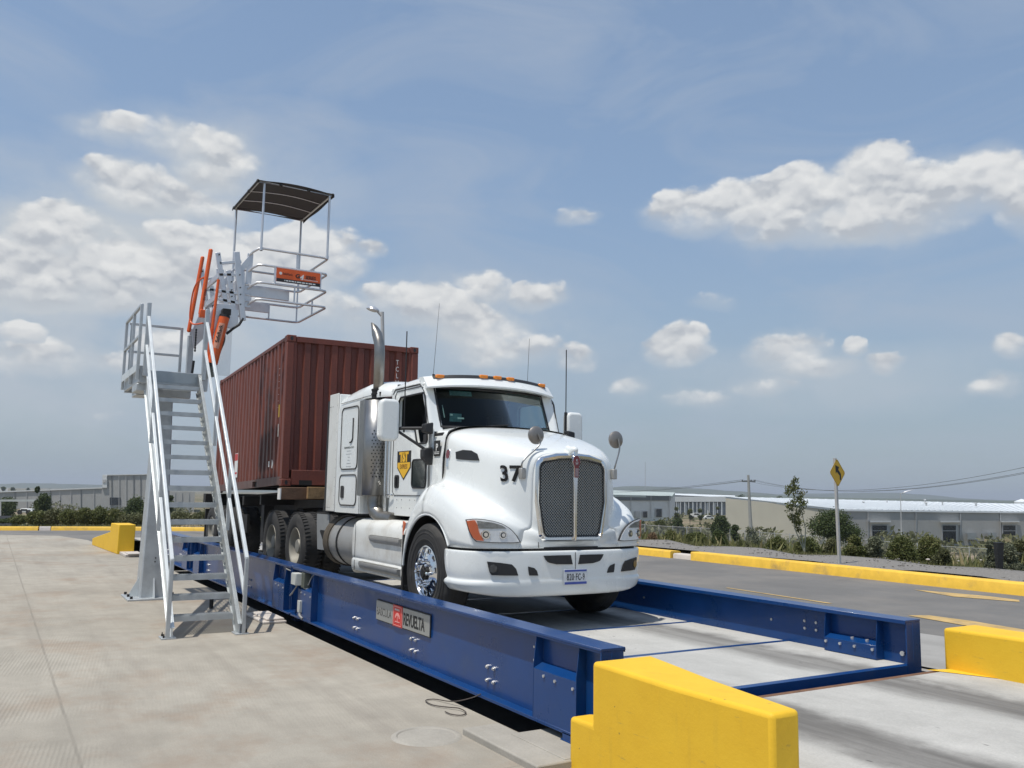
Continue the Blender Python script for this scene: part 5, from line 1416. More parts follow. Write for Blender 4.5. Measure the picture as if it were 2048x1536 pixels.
def patch(pix, plan, off0, off1, name, m, parent, mirror=True, n=6, smooth_=40, bevel=0):
    """closed outline in pixels wrapped on the plan curve, subdivided so that it follows the curve"""
    P = [hit_plan(x, y, plan, 0) for x, y in pix]
    # parametrise by position along the plan curve
    pl = [Vector((x, YC - w)) for x, w in plan]; cum = [0]
    for a, b in zip(pl[:-1], pl[1:]): cum.append(cum[-1] + (b - a).length)
    def s_of(p):
        best = (9, 0)
        for i, (a, b) in enumerate(zip(pl[:-1], pl[1:])):
            e = b - a; t = min(1, max(0, (Vector((p.x, p.y)) - a).dot(e) / e.length_squared)); dd = (a + e * t - Vector((p.x, p.y))).length
            if dd < best[0]: best = (dd, cum[i] + e.length * t)
        return best[1]
    def pt(s_, z, off):
        for i in range(len(pl) - 1):
            if s_ <= cum[i + 1] or i == len(pl) - 2:
                e = (pl[i + 1] - pl[i]); t = (s_ - cum[i]) / e.length
                def nrm_(k):
                    k = min(max(k, 0), len(pl) - 2); q = pl[k + 1] - pl[k]; v = Vector((q.y, -q.x)).normalized(); return v
                n0 = (nrm_(i - 1) + nrm_(i)).normalized(); n1 = (nrm_(i) + nrm_(i + 1)).normalized(); nn_ = (n0 * (1 - t) + n1 * t).normalized()
                q = pl[i] + e * t + nn_ * off; return (q.x, q.y, z)
    sz = [(s_of(p), p.z) for p in P]
    s0, s1 = min(a for a, _ in sz), max(a for a, _ in sz)
    K = 14; cols = []
    for k in range(K + 1):
        s_ = s0 + (s1 - s0) * (k / K); s_ = min(max(s_, s0 + 1e-4), s1 - 1e-4); zz = []
        for (a, za), (b, zb) in zip(sz, sz[1:] + sz[:1]):
            if (a - s_) * (b - s_) < 0: zz.append(za + (zb - za) * (s_ - a) / (b - a))
        cols.append((s_, min(zz), max(zz)))
    mb = MB()
    R0 = [[pt(s_, lo + (hi - lo) * j / 4, off1) for j in range(5)] for s_, lo, hi in cols]
    R1 = [[pt(s_, lo + (hi - lo) * j / 4, off0) for j in range(5)] for s_, lo, hi in cols]
    mb.grid(R0)
    mb.grid([R1[0], R0[0]]); mb.grid([R1[-1], R0[-1]]); mb.grid([[r[0] for r in R0], [r[0] for r in R1]]); mb.grid([[r[-1] for r in R0], [r[-1] for r in R1]])
    if mirror: mb.mirror_y(YC)
    return mb.build(name, m, parent, smooth=smooth_, bevel=bevel), cols, pt
HL = [(932, 1039), (950, 1037), (968, 1038.5), (988, 1042), (1006, 1048), (1022, 1058), (1034, 1072), (1041, 1084.5), (1030, 1086), (990, 1085.5), (952, 1083.5), (946, 1078), (939, 1064)]
def shrink(p, k): 
    cx_ = sum(a for a, _ in p) / len(p); cy_ = sum(b for _, b in p) / len(p); return [(cx_ + (a - cx_) * k, cy_ + (b - cy_) * k) for a, b in p]
for side in (-1,):
    hb, cols, pt = patch(HL, PLAN, -.01, .012, 'headlight', m_black, tr)
    patch(shrink(HL, .945), PLAN, .0122, .016, 'reflector', mat('lamp_reflector', (.82, .83, .83), .3, .0, var=.10, scale=9), hb)
    patch([(935.5, 1042), (951, 1040), (957, 1052), (959, 1066), (968, 1081.5), (954, 1080.5), (948, 1075), (941, 1061)], PLAN, .0162, .026, 'turn_signal', m_ambd, hb)
    patch([(954, 1041), (985, 1045), (1004, 1051), (1012, 1057), (958, 1057)], PLAN, .0162, .020, 'upper_lamp', mat('grey_lamp', (.24, .25, .25), .15, .3, var=.3, scale=30), hb)
    for (lx, ly, lr) in ((971, 1069, .050), (1005, 1070, .044)):
        p = hit_plan(lx, ly, PLAN, 0); p2 = hit_plan(lx, ly, PLAN, .1); dirv = (p2 - p); dirv.z = 0; dirv.normalize()
        a_ = p + dirv * .013
        for rr, cc, dd, mm in ((lr, 'lamp_ring', .010, m_chr), (lr * .72, 'lamp_bowl', .014, mat('lamp_dark', (.10, .11, .12), .08, .4, var=.05)), (lr * .45, 'lamp_bulb', .022, m_chr)):
            mb = MB(); mb.cyl(a_, a_ + dirv * dd, rr, rr * .92, 20); mb.mirror_y(YC); mb.build(cc, mm, hb)
    patch(shrink(HL, .97), PLAN, .027, .034, 'lens', m_lens, hb)

# --- bumper
BP = [(-8.47, 1.205), (-8.30, 1.215), (-8.15, 1.195), (-8.02, 1.13), (-7.93, 1.02), (-7.86, .86), (-7.81, .66), (-7.785, .42), (-7.775, .2), (-7.772, 0)]
full = [Vector((x, YC - w)) for x, w in BP] + [Vector((x, YC + w)) for x, w in BP[-2::-1]]
def bz(w):       # bottom rises a little at the sides
    return .735 + .05 * max(0, (abs(w) - .8) / .4)
rows = []
for i, p in enumerate(full):
    q = full[min(i + 1, len(full) - 1)] - full[max(i - 1, 0)]; n = Vector((q.y, -q.x)).normalized()
    w = p.y - YC; b0 = bz(w)
    lp_ = .010 * smooth((abs(w) - .75) / .3)
    prof = [(-.06, 1.205), (-.018, 1.212), (-.005, 1.206), (.0, 1.19), (.001, 1.10), (.0, 1.0), (-.003 - lp_, .93), (-.002 - lp_, .915), (.001 + lp_ * .6, .895), (-.001 + lp_, .86), (-.010, b0 + .055), (-.026, b0 + .02), (-.06, b0), (-.12, b0 + .005)]
    rows.append([(p.x + n.x * o_, p.y + n.y * o_, z) for o_, z in prof])
mb = MB(); mb.grid(rows); bmp = mb.build('bumper', m_wh, tr, smooth=40)
s_ = bmp.modifiers.new('sub', 'SUBSURF'); s_.levels = 1; s_.render_levels = 2
bmp.modifiers.new('thick', 'SOLIDIFY').thickness = .01
mb = MB(); mb.prism_z([(x - .05, YC - w * .96) for x, w in BP[1:]] + [(x - .05, YC + w * .96) for x, w in BP[-2:0:-1]], 1.17, 1.245); mb.build('bumper_gap', m_dark, tr)
BPl = [(x, w) for x, w in BP]
FOG = [(974, 1123), (1003, 1126), (1024, 1129), (1032, 1138), (1036, 1151), (1008, 1151), (982, 1150), (977, 1140)]
fo, c_f, p_f = patch(FOG, BPl, -.02, .010, 'fog_lamp_recess', m_black, bmp, smooth_=30)
p = hit_plan(986, 1137, BPl, 0); q = hit_plan(986, 1137, BPl, .1); dv = (q - p); dv.z = 0; dv.normalize()
mb = MB(); mb.cyl(p + dv * .009, p + dv * .018, .042, n=20); mb.mirror_y(YC); mb.build('fog_lamp', mat('fog_glass', (.07, .075, .08), .08, .3, var=.3, scale=30), fo)
patch([(1056, 1133), (1068, 1136), (1073, 1141), (1076, 1151), (1058, 1151)], BPl, -.02, .009, 'tow_opening', m_black, bmp)
SL = [(1087, 1112), (1116, 1110.5), (1145, 1110), (1145, 1128.5), (1116, 1128.5), (1098, 1125)]
patch([(1087, 1111.5), (1116, 1110.5), (1143, 1110), (1144.5, 1128.5), (1112, 1128.5), (1096, 1125), (1090, 1118)], BPl, -.02, .012, 'air_slot', m_black, bmp, smooth_=30)
mb = MB(); mb.box(-7.772, -7.768, YC - .003, YC + .003, .96, 1.19); mb.build('centre_seam', m_seam, bmp, smooth=0)
# licence plate
m_plate = mat('plate_white', (.62, .64, .66), .4, var=.05, scale=30)
mb = MB(); mb.box(-7.765, -7.757, YC - .155, YC + .155, .855, 1.015); lp = mb.build('licence_plate', m_plate, bmp, bevel=.002)
mb = MB(); mb.box(-7.757, -7.7555, YC - .145, YC + .145, .860, .884); mb.box(-7.757, -7.7555, YC - .145, YC + .145, .990, 1.010); mb.build('blue_band', mat('plate_blue', (.05, .08, .32), .4), lp, smooth=0)
lettering('820\u00b7FC-9', (-7.7555, YC, .902), (0, 1, 0), (0, 0, 1), .098, m_ink, lp, align='CENTER', sx=.60, spacing=1.08)

# --- cab (hollow, with real openings)
def yl(w): return YC - w
side_out = [(-10.62, 1.50), (-9.40, 1.50), (-9.40, 2.545), (-9.46, 2.56), (-9.66, 3.06), (-9.72, 3.14), (-10.62, 3.14)]
win = [(-10.37, 2.60), (-9.86, 2.565), (-9.80, 2.42), (-9.76, 2.385), (-9.52, 2.385), (-9.485, 2.42), (-9.50, 2.56), (-9.60, 2.97), (-9.64, 3.0), (-10.32, 3.0), (-10.37, 2.96)]
for sgn in (-1, 1):
    o = plate(side_out, [win], lambda a, b: (a, YC + sgn * .96, b), lambda a, b: (a, YC + sgn * .915, b), 'cab_side', m_wh, tr, bevel=.006)
    if sgn > 0: mb = MB(); mb.prism_y([(x, z) for x, z in win], YC + sgn * .938, YC + sgn * .934); mb.build('side_window', m_wg, tr, smooth=0)
    # door: seam, black window gasket, lower window, handle
    mb = MB()
    dr = [(-10.50, 1.80), (-10.52, 2.2), (-10.50, 3.03), (-10.44, 3.085), (-9.70, 3.085), (-9.61, 3.0), (-9.44, 2.5), (-9.44, 1.80), (-9.50, 1.755), (-10.44, 1.755)]
    mb.tube([(a, YC + sgn * .962, b) for a, b in dr], .006, 6, closed=True); mb.build('door_seam', m_seam, tr)
    mb = MB(); mb.tube([(a, YC + sgn * .962, b) for a, b in win], .012, 6, closed=True)
    mb.box(-9.88, -9.86, YC + sgn * .962 - .008, YC + sgn * .962 + .008, 2.57, 2.99) if False else None
    mb.build('window_gasket', m_black, tr)
    mb = MB(); mb.prism_y(rrect(-9.90, -9.50, 1.85, 2.19, .055), YC + sgn * .955, YC + sgn * .966); pw = mb.build('door_window', m_glassd, tr)
    mb = MB(); mb.tube([(a, YC + sgn * .966, b) for a, b in rrect(-9.90, -9.50, 1.85, 2.19, .055)], .011, 6, closed=True); mb.build('gasket', m_black, pw)
    mb = MB(); mb.prism_y(rrect(-10.44, -10.30, 1.845, 2.01, .03), YC + sgn * .955, YC + sgn * .967); dh = mb.build('door_handle', m_black, tr)
    mb = MB(); mb.prism_y(rrect(-10.40, -10.36, 1.87, 1.99, .015), *sorted((YC + sgn * .967, YC + sgn * .985))); mb.build('lever', m_black, dh)
    # rain gutter and black A-pillar strip, mirror mounts
    mb = MB(); mb.tube([(-10.58, YC + sgn * .955, 3.06), (-10.5, YC + sgn * .962, 3.115), (-9.75, YC + sgn * .962, 3.115), (-9.66, YC + sgn * .958, 3.06)], .010, 6); mb.build('rain_gutter', m_seam, tr)
    mb = MB(); mb.box(-9.425, -9.395, *sorted((YC + sgn * .95, YC + sgn * .968)), 1.85, 2.50); mb.build('pillar_strip', m_steel, tr, bevel=.004)
    mb = MB(); mb.cyl((-10.60, YC + sgn * .98, 1.72), (-10.60, YC + sgn * .98, 2.52), .016, n=10); mb.cyl((-10.68, YC + sgn * .99, 1.52), (-10.68, YC + sgn * .99, 2.5), .018, n=10)
    mb.tube([(-10.72, YC + sgn * .97, 1.755), (-10.58, YC + sgn * 1.01, 1.76), (-10.45, YC + sgn * .985, 1.755)], .011, 8)
    mb.build('grab_handle', m_chr, tr, split=True)
    bb = MB()
    for x in (-10.35, -10.2, -9.95, -9.8, -9.6): bb.cyl((x, YC + sgn * .955, 1.70), (x, YC + sgn * .964, 1.70), .006, n=6); bb.cyl((x, YC + sgn * .955, 1.60), (x, YC + sgn * .964, 1.60), .006, n=6)
    bb.build('rivets', m_seam, tr, smooth=0)
# front cowl panels between the door and the hood seam
mb = MB()
def cowl_row(x, k):
    p = crom([(0, 0, 2.60 - k * .0), (0, .50, 2.585), (0, .80, 2.545), (0, .905, 2.45), (0, .955, 2.2), (0, .96, 1.95), (0, .96, 1.5)], 4)
    return [(x, YC - q.y, q.z) for q in p]
mb.grid([cowl_row(x, 0) for x in (-9.46, -9.3, -9.15, -9.075)]); sym(mb); mb.build('cowl', m_wh, tr, smooth=45)
# windscreen and surround
def fx(w, z):
    t = (z - 2.56) / .52
    return -9.335 - .125 * (abs(w) / .8) ** 2.2 - .235 * t
def ws_pts(w0, w1, z0, z1, off, nu=20, nv=6):
    return [[(fx(w0 + (w1 - w0) * i / nu, z0 + (z1 - z0) * j / nv) + off, YC + w0 + (w1 - w0) * i / nu, z0 + (z1 - z0) * j / nv) for j in range(nv + 1)] for i in range(nu + 1)]
mb = MB(); mb.grid(ws_pts(-.82, .82, 2.56, 3.10, 0.0)); wsg = mb.build('windscreen', m_ws, tr, smooth=60, fix=False)
mb = MB()
for sgn in (-1, 1):
    rows = []
    for z in (2.52, 2.6, 2.7, 2.8, 2.9, 3.0, 3.08, 3.14):
        x0 = fx(.8, z); xs_ = -9.46 - .40 * (z - 2.56); rows.append([(x0 + .012, YC + sgn * .785, z), (x0 + .014, YC + sgn * .83, z), ((x0 + xs_) / 2 + .022, YC + sgn * .89, z), (xs_ + .022, YC + sgn * .935, z), (xs_ + .004, YC + sgn * .958, z), (xs_ - .02, YC + sgn * .964, z)])
    mb.grid(rows)
mb.build('a_pillar', m_wh, tr, smooth=60, split=True)
mb = MB()
ol = [(-.80 + 1.6 * k / 16, 2.585) for k in range(17)] + [(.80, 2.585 + .5 * k / 6) for k in range(1, 7)] + [(.8 - 1.6 * k / 16, 3.085) for k in range(1, 17)] + [(-.80, 3.085 - .5 * k / 6) for k in range(1, 6)]
mb.tube([(fx(w, z) + .006, YC + w, z) for w, z in ol], .017, 6, closed=True); mb.build('windscreen_gasket', m_black, wsg)
mb = MB()
for w in (-.42, .30): mb.tube([(fx(w, 2.58) + .02, YC + w, 2.585), (fx(w + .28, 2.63) + .02, YC + w + .28, 2.625), (fx(w + .50, 2.65) + .02, YC + w + .50, 2.645)], .008, 6)
mb.build('wiper', m_black, wsg, split=True)
mb = MB(); mb.box(fx(-.72, 2.72) + -.01, fx(-.72, 2.72) - .005, YC - .66, YC - .50, 2.66, 2.76)
for (w0, w1, z0, z1) in ((-.62, -.34, 2.99, 3.05),): mb.grid([[(fx(w, z) - .004, YC + w, z) for z in (z0, z1)] for w in (w0, w1)])
mb.build('windscreen_sticker', mat('teal_sticker', (.20, .34, .36), .4, var=.3, scale=25), wsg)
mb = MB()
for (w0, w1, z0, z1) in ((-.66, -.63, 2.73, 2.75), (-.58, -.50, 2.69, 2.71), (-.74, -.73, 2.70, 2.86)): mb.grid([[(fx(w, z) - .002, YC + w, z) for z in (z0, z1)] for w in (w0, w1)])
mb.build('windscreen_sticker', m_whitep, wsg, fix=False, split=True)
# roof and visor
rows = []
for x, dz in ((-10.72, -.03), (-10.62, .0), (-10.3, .015), (-9.9, .02), (-9.74, .005), (-9.66, -.03)):
    p = crom([(0, 0, 3.275), (0, .45, 3.265), (0, .74, 3.235), (0, .90, 3.175), (0, .962, 3.11)], 4)
    rows.append([(x, YC - q.y, q.z + dz * (1 if q.z > 3.15 else .3)) for q in p])
mb = MB(); mb.grid(rows); sym(mb); rf = mb.build('cab_roof', m_wh, tr, smooth=50); rf.modifiers.new('t', 'SOLIDIFY').thickness = .02
mb = MB(); rows = []
for k in range(-12, 13):
    w = .94 * k / 12; c = abs(k) / 12; xf = -9.42 - .16 * c ** 2.5; dz = -.055 * c ** 2.2
    rows.append([(xf - .27, YC + w, 3.262 + dz), (xf - .13, YC + w, 3.262 + dz), (xf - .09, YC + w, 3.225 + dz), (xf - .075, YC + w, 3.205 + dz), (xf - .0, YC + w, 3.125 + dz), (xf - .004, YC + w, 3.105 + dz), (xf - .10, YC + w, 3.10 + dz * .6)])
mb.grid(rows); mb.f.append(tuple(range(7))); mb.f.append(tuple(range(len(mb.v) - 7, len(mb.v)))); vs = mb.build('sun_visor', m_wh, tr, smooth=35)
mb = MB(); rows = []
for k in range(-12, 13):
    w = .84 * k / 12; c = abs(w) / .94; xf = -9.42 - .16 * c ** 2.5; dz = -.055 * c ** 2.2
    rows.append([(xf - .124, YC + w, 3.259 + dz), (xf - .086, YC + w, 3.222 + dz), (xf - .082, YC + w, 3.226 + dz), (xf - .120, YC + w, 3.264 + dz)])
mb.grid(rows, close_v=True); mb.build('light_strip', m_black, vs, smooth=50)
for w in (-.76, -.20, 0, .20, .76):
    c = abs(w) / .94; xf = -9.42 - .16 * c ** 2.5; dz = -.055 * c ** 2.2
    mb = MB(); mb.box(xf - .13, xf - .07, YC + w - .055, YC + w + .055, 3.225 + dz, 3.270 + dz); mb.build('marker_light', m_amber, tr, bevel=.012, seg=3)
# interior
mb = MB(); mb.box(-10.60, -10.56, yl(.9), yl(-.9), 1.6, 3.2); mb.box(-10.6, -9.1, yl(.9), yl(-.9), 1.55, 1.6); mb.box(-9.75, -9.20, yl(.9), yl(-.9), 2.2, 2.50)
mb.build('interior_shell', m_int, tr, bevel=.01)
mb = MB()
for w in (-.5, .5):
    mb.box(-10.3, -9.85, YC + w - .25, YC + w + .25, 1.95, 2.10); mb.box(-10.42, -10.28, YC + w - .25, YC + w + .25, 2.05, 2.62); mb.box(-10.40, -10.30, YC + w - .13, YC + w + .13, 2.64, 2.84)
mb.build('seat', m_int, tr, bevel=.04, seg=3, split=True)
mb = MB(); c0_ = Vector((-9.86, YC + .5, 2.50)); rows = []
mb.tube([c0_ + Vector((.10 * math.sin(R(a)) * -.9, .22 * math.cos(R(a)), .20 * math.sin(R(a)))) for a in range(0, 360, 20)], .016, 8, closed=True); mb.cyl(c0_, c0_ + Vector((.22, 0, -.12)), .03, n=8); mb.bar(c0_ + Vector((0, -.2, 0)), c0_ + Vector((0, .2, 0)), .03, .02); mb.build('steering_wheel', m_int, tr)
mb = MB(); mb.box(-9.55, -9.48, YC - .60, YC - .1, 2.50, 2.53); mb.build('papers', mat('teal_papers', (.20, .30, .30), .7, var=.3, scale=8), tr)

# door emblem and small signs
ye = YC - .961
mb = MB(); mb.prism_y([(-10.37, 2.31), (-9.95, 2.31), (-9.95, 2.10), (-10.16, 1.945), (-10.37, 2.10)], ye - .003, ye); dm = mb.build('door_emblem', m_ink, tr, smooth=0)
m_gold = mat('amber_print', (.82, .47, .03), .5, var=.03)
mb = MB(); mb.prism_y([(-10.352, 2.165), (-9.968, 2.165), (-9.968, 2.108), (-10.16, 1.967), (-10.352, 2.108)], ye - .005, ye - .003); mb.build('shield', m_gold, dm, smooth=0)
lettering('TST', (-10.16, ye - .0045, 2.180), (1, 0, 0), (0, 0, 1), .160, m_gold, dm, align='CENTER', sx=1.12, bold=.009, spacing=.84)
lettering('EXPRESS', (-10.16, ye - .0055, 2.088), (1, 0, 0), (0, 0, 1), .078, mat('brown_print', (.25, .12, .02), .6), dm, align='CENTER', sx=.80, bold=.001)
mb = MB(); mb.prism_y([(-9.30, 2.22), (-9.14, 2.22), (-9.14, 2.40), (-9.30, 2.40)], ye - .003, ye + .002); ps = mb.build('small_sign', m_ink, tr, smooth=0)
lettering('P', (-9.22, ye - .0035, 2.285), (-1, 0, 0) if False else (1, 0, 0), (0, 0, 1), .11, m_whitep, ps, align='CENTER', bold=.003)
mb = MB(); mb.box(-9.285, -9.155, ye - .0045, ye - .003, 2.262, 2.270); mb.box(-9.285, -9.155, ye - .0045, ye - .003, 2.243, 2.251); mb.build('white_lines', m_whitep, ps, smooth=0)
# hood side emblem, intake and number
def hood_w(x, z):
    """half width of the hood side at x, z"""
    pr = profile(x); best = None
    for (x0, y0, z0), (x1, y1, z1) in zip(pr[:-1], pr[1:]):
        if (z0 - z) * (z1 - z) <= 0 and abs(z1 - z0) > 1e-6 and (YC - y0) > .35:
            return (YC - y0) + ((YC - y1) - (YC - y0)) * (z - z0) / (z1 - z0)
    return .9
def on_hood(x, z, off=.004): return (x, YC - hood_w(x, z) - off, z)
def hood_patch(pts, name, m, parent, o0=.0, o1=.010, both=True):
    mb = MB(); n = len(pts)
    mb.add([on_hood(x, z, o1) for x, z in pts] + [on_hood(x, z, o0) for x, z in pts], [tuple(range(n))] + [(i, (i + 1) % n, n + (i + 1) % n, n + i) for i in range(n)])
    if both: mb.mirror_y(YC)
    return mb.build(name, m, parent, smooth=0)
hood_patch([(x_ + .035, z_) for x_, z_ in ((-8.86, 2.255), (-8.72, 2.275), (-8.58, 2.265), (-8.47, 2.225), (-8.42, 2.15), (-8.56, 2.155), (-8.72, 2.165), (-8.84, 2.175))], 'air_intake', m_black, tr)
he = hood_patch([(-8.98 + .045 * math.cos(R(a)), 2.235 + .062 * math.sin(R(a))) for a in range(-60, 241, 20)] + [(-9.003, 2.09), (-8.957, 2.09)], 'hood_emblem', m_chr, tr, 0, .012)
hood_patch([(-8.98 + .036 * math.cos(R(a)), 2.235 + .052 * math.sin(R(a))) for a in range(0, 360, 24)], 'enamel', m_emb, he, .012, .016)
def plane_w(x, z):
    x0, x1, z0, z1 = -8.12, -7.90, 1.92, 2.08; u, v = (x - x0) / (x1 - x0), (z - z0) / (z1 - z0)
    return (hood_w(x0, z0) * (1 - u) + hood_w(x1, z0) * u) * (1 - v) + (hood_w(x0, z1) * (1 - u) + hood_w(x1, z1) * u) * v
def wrap_letter(txt, x, z, size, sx_, spacing=1.0):
    o = lettering(txt, (0, 0, 0), (1, 0, 0), (0, 0, 1), size, m_ink, tr, name='fleet_number', sx=sx_, bold=.005, spacing=spacing)
    L = ROOTLOC[tr.name]
    for v in o.data.vertices:
        px_ = v.co + L; d = px_.y; q = Vector((x + px_.x - .16 * px_.z, 0, z + px_.z)); q.y = YC - sum(hood_w(q.x + a_ * .03, q.z + b_ * .035) for a_ in (-1, 0, 1) for b_ in (-1, 0, 1)) / 9 - .018; v.co = q - L
wrap_letter('37', -8.072, 1.93, .235, .80)
# hood mirrors
m_mir = mat('mirror_back', (.26, .24, .22), .35, .6, var=.1, scale=8)
def disc(px, py, sgn, base):
    c = at(px, py, 0); d = ray(px, py); x = -7.93; c = EYE + d * (x / d.x)
    mb = MB(); mb.lathe([(0, .028), (.05, .026), (.085, .014), (.098, .0), (.098, -.012), (0, -.014)], c, 'x', 28); di = mb.build('hood_mirror', m_mir, tr)
    mb = MB(); b = Vector(base)
    mb.tube(crom([b, b + Vector((.03, sgn * .01, .10)), Vector((c.x + .04, c.y + (.02 if sgn < 0 else .02), c.z - .10)), Vector((c.x + .045, c.y, c.z + .01))], 6), .009, 8)
    mb.build('mirror_stalk', m_steel, di)
    mb = MB(); mb.box(b.x - .035, b.x + .03, b.y - .03, b.y + .03, b.z - .085, b.z + .03); mb.build('mirror_base', m_tank, di, bevel=.012, seg=3)
hb_ = Vector(on_hood(-7.895, 2.04, .02)); disc(1072.5, 870.5, -1, hb_)
hb2 = Vector((hb_.x, 2 * YC - hb_.y, hb_.z + .02)); disc(1232, 879.5, 1, hb2)
# door mirrors
for sgn in (-1, 1):
    yo_ = YC + (-1.43 if sgn < 0 else 1.215); xm = -9.60
    mb = MB()
    mb.prism(rrect(-.125, .125, 2.39, 2.885, .07, 6), lambda a, b: (xm + .07, yo_ + a, b), lambda a, b: (xm - .07, yo_ + a * .93, b))
    mh = mb.build('door_mirror', m_wh, tr, bevel=.035, seg=4, smooth=60)
    mb = MB(); mb.prism(rrect(-.10, .10, 2.42, 2.88, .06, 5), lambda a, b: (xm - .0712, yo_ + a, b), lambda a, b: (xm - .075, yo_ + a, b)); mb.build('mirror_glass', m_chr, mh, smooth=0)
    mb = MB(); yi = YC + sgn * .97; xk = -9.38
    mb.tube([(xm, yo_ - sgn * .11, 2.535), (xm + .04, yo_ - sgn * .15, 2.545), (xk, yi, 2.555)], .020, 8)
    mb.tube([(xm, yo_ - sgn * .10, 2.53), (xk, yi, 2.26)], .017, 8)
    mb.ell((xm, yo_ - sgn * .11, 2.535), (.035, .03, .035), 10, 6)
    mb.build('mirror_arm', m_black, mh)
    mb = MB()
    mb.prism_x([(yi + sgn * .10, 2.60), (yi - sgn * .01, 2.62), (yi - sgn * .01, 2.48), (yi + sgn * .10, 2.50)], xk - .06, xk + .05)
    mb.prism_x([(yi + sgn * .11, 2.30), (yi - sgn * .01, 2.33), (yi - sgn * .01, 2.12), (yi + sgn * .03, 2.12), (yi + sgn * .11, 2.20)], xk - .06, xk + .05)
    mb.build('mirror_mount', m_black, mh, bevel=.015, seg=3, split=True)
    mb = MB(); ya_ = yo_ + (.20 if sgn < 0 else -.125)
    mb.cyl((xm + .02, ya_, 2.55), (xm + .02, ya_, 3.72), .0075, n=6); mb.cyl((xm + .02, ya_, 2.50), (xm + .02, ya_, 2.62 if sgn < 0 else 2.88), .011 if sgn < 0 else .022, n=8); mb.build('antenna', m_black, mh)
mb = MB(); mb.cyl((-9.72, YC - .80, 3.22), (-9.72, YC - .74, 4.15), .0030, .0018, 5); mb.cyl((-9.72, YC - .80, 3.16), (-9.715, YC - .795, 3.25), .018, n=8); mb.cyl((-9.66, YC - .80, 3.10), (-9.66, YC - .80, 3.17), .022, n=8)
mb.build('antenna', m_black, tr)
mb = MB(); mb.cyl((-9.74, YC + .62, 3.22), (-9.76, YC + .66, 3.85), .003, .0025, 5); mb.build('antenna', m_black, tr)

# --- sleeper
def sl_row(x, k=0):
    p = crom([(0, 0, 3.30 - k), (0, .6, 3.30 - k), (0, .95, 3.265 - k), (0, 1.09, 3.19 - k), (0, 1.145, 3.08 - k * .6), (0, 1.16, 2.9)], 4)
    out = [(x, YC - q.y, q.z) for q in p] + [(x, YC - 1.16, z) for z in (2.4, 1.9, 1.5)]
    return out
mb = MB(); rows = [sl_row(x, k) for x, k in ((-12.10, .09), (-12.02, .065), (-11.85, .045), (-11.6, .02), (-11.3, .0), (-11.17, .0))]
mb.grid(rows); sym(mb)
slp = mb.build('sleeper', m_wh, tr, smooth=50)
def rf_row(x, k, w=1.0):
    p = crom([(0, 0, 3.30 - k), (0, .6 * w, 3.30 - k), (0, .95 * w, 3.265 - k), (0, 1.09 * w, 3.19 - k), (0, 1.12 * w, 3.10 - k * .5), (0, 1.12 * w, 3.04)], 4)
    return [(x, YC - q.y, q.z) for q in p]
mb = MB(); mb.grid([rf_row(-11.17, .0, 1.02), rf_row(-11.0, 0, 1.0), rf_row(-10.85, .02, .96), rf_row(-10.70, .05, .90), rf_row(-10.62, .07, .86)]); sym(mb); mb.build('roof_fairing', m_wh, tr, smooth=50)
mb = MB(); mb.box(-12.12, -12.08, yl(1.15), yl(-1.15), 1.5, 3.19); mb.box(-11.18, -11.15, yl(1.155), yl(-1.155), 1.5, 3.05); mb.box(-11.15, -10.63, yl(.84), yl(-.84), 1.5, 3.06); mb.box(-12.1, -11.16, yl(1.15), yl(-1.15), 1.5, 1.54); mb.build('sleeper_wall', m_wh, tr, bevel=.01)
mb = MB()
for sgn in (-1, 1): mb.box(-12.475, -12.105, *sorted((YC + sgn * 1.168, YC + sgn * 1.150)), 1.505, 3.205)
mb.build('side_fairing', m_whd, tr, bevel=.008, split=True)
mb = MB()
for sgn in (-1, 1): mb.box(-12.56, -12.478, *sorted((YC + sgn * 1.165, YC + sgn * 1.145)), 1.55, 3.12)
mb.build('rubber_trim', m_black, tr, split=True)
for sgn in (-1, 1):
    y_ = YC + sgn * 1.163
    for nm, (x0, x1, z0, z1) in (('upper_locker', (-11.93, -11.27, 2.10, 2.96)), ('lower_locker', (-11.93, -11.27, 1.605, 2.02))):
        mb = MB(); mb.prism_y(rrect(x0, x1, z0, z1, .085), *sorted((y_, y_ - sgn * .012))); lo = mb.build(nm, m_wh, tr, bevel=0)
        mb = MB(); mb.tube([(a, y_ + sgn * .001, b) for a, b in rrect(x0, x1, z0, z1, .085)], .010, 6, closed=True); mb.build('door_seal', m_seam, lo)
        if nm == 'lower_locker':
            mb = MB(); mb.prism_y(rrect(-11.86, -11.74, 1.70, 1.87, .03), *sorted((y_ + sgn * .001, y_ + sgn * .010))); mb.build('handle', m_black, lo)
        elif sgn < 0:
            mb = MB(); mb.tube([(-11.46, y_ + sgn * .006, 2.80), (-11.46, y_ + sgn * .006, 2.52), (-11.50, y_ + sgn * .006, 2.475), (-11.57, y_ + sgn * .006, 2.465)], .011, 6); mb.build('raised_mark', m_seam, lo)
            m_grey_ink = mat('faded_lettering', (.16, .18, .18), .6)
            for k, t_ in enumerate(('TRANSPORTES S.A. DE C.V.', '------------ --- --', '--- ---- ----- ------', '------- --', '-- ------ -', 'www', '----- -----------')):
                if k in (5,): t_ = '----------------'
                lettering(t_, (-11.60, y_ + sgn * .0012, 2.385 - k * .043), (1, 0, 0), (0, 0, 1), .038, m_grey_ink, lo, align='CENTER', sx=(.86, .74, .86, .66, .72, .8, .92)[k])
mb = MB(); mb.tube([(-12.02, YC - 1.158, 3.04), (-11.0, YC - 1.158, 3.06), (-10.80, YC - 1.155, 3.06)], .004, 5)
bb = MB()
for z in (3.02, 1.56):
    for x in (-12.44, -12.38, -12.32): bb.cyl((x, YC - 1.165, z), (x, YC - 1.172, z), .006, n=6)
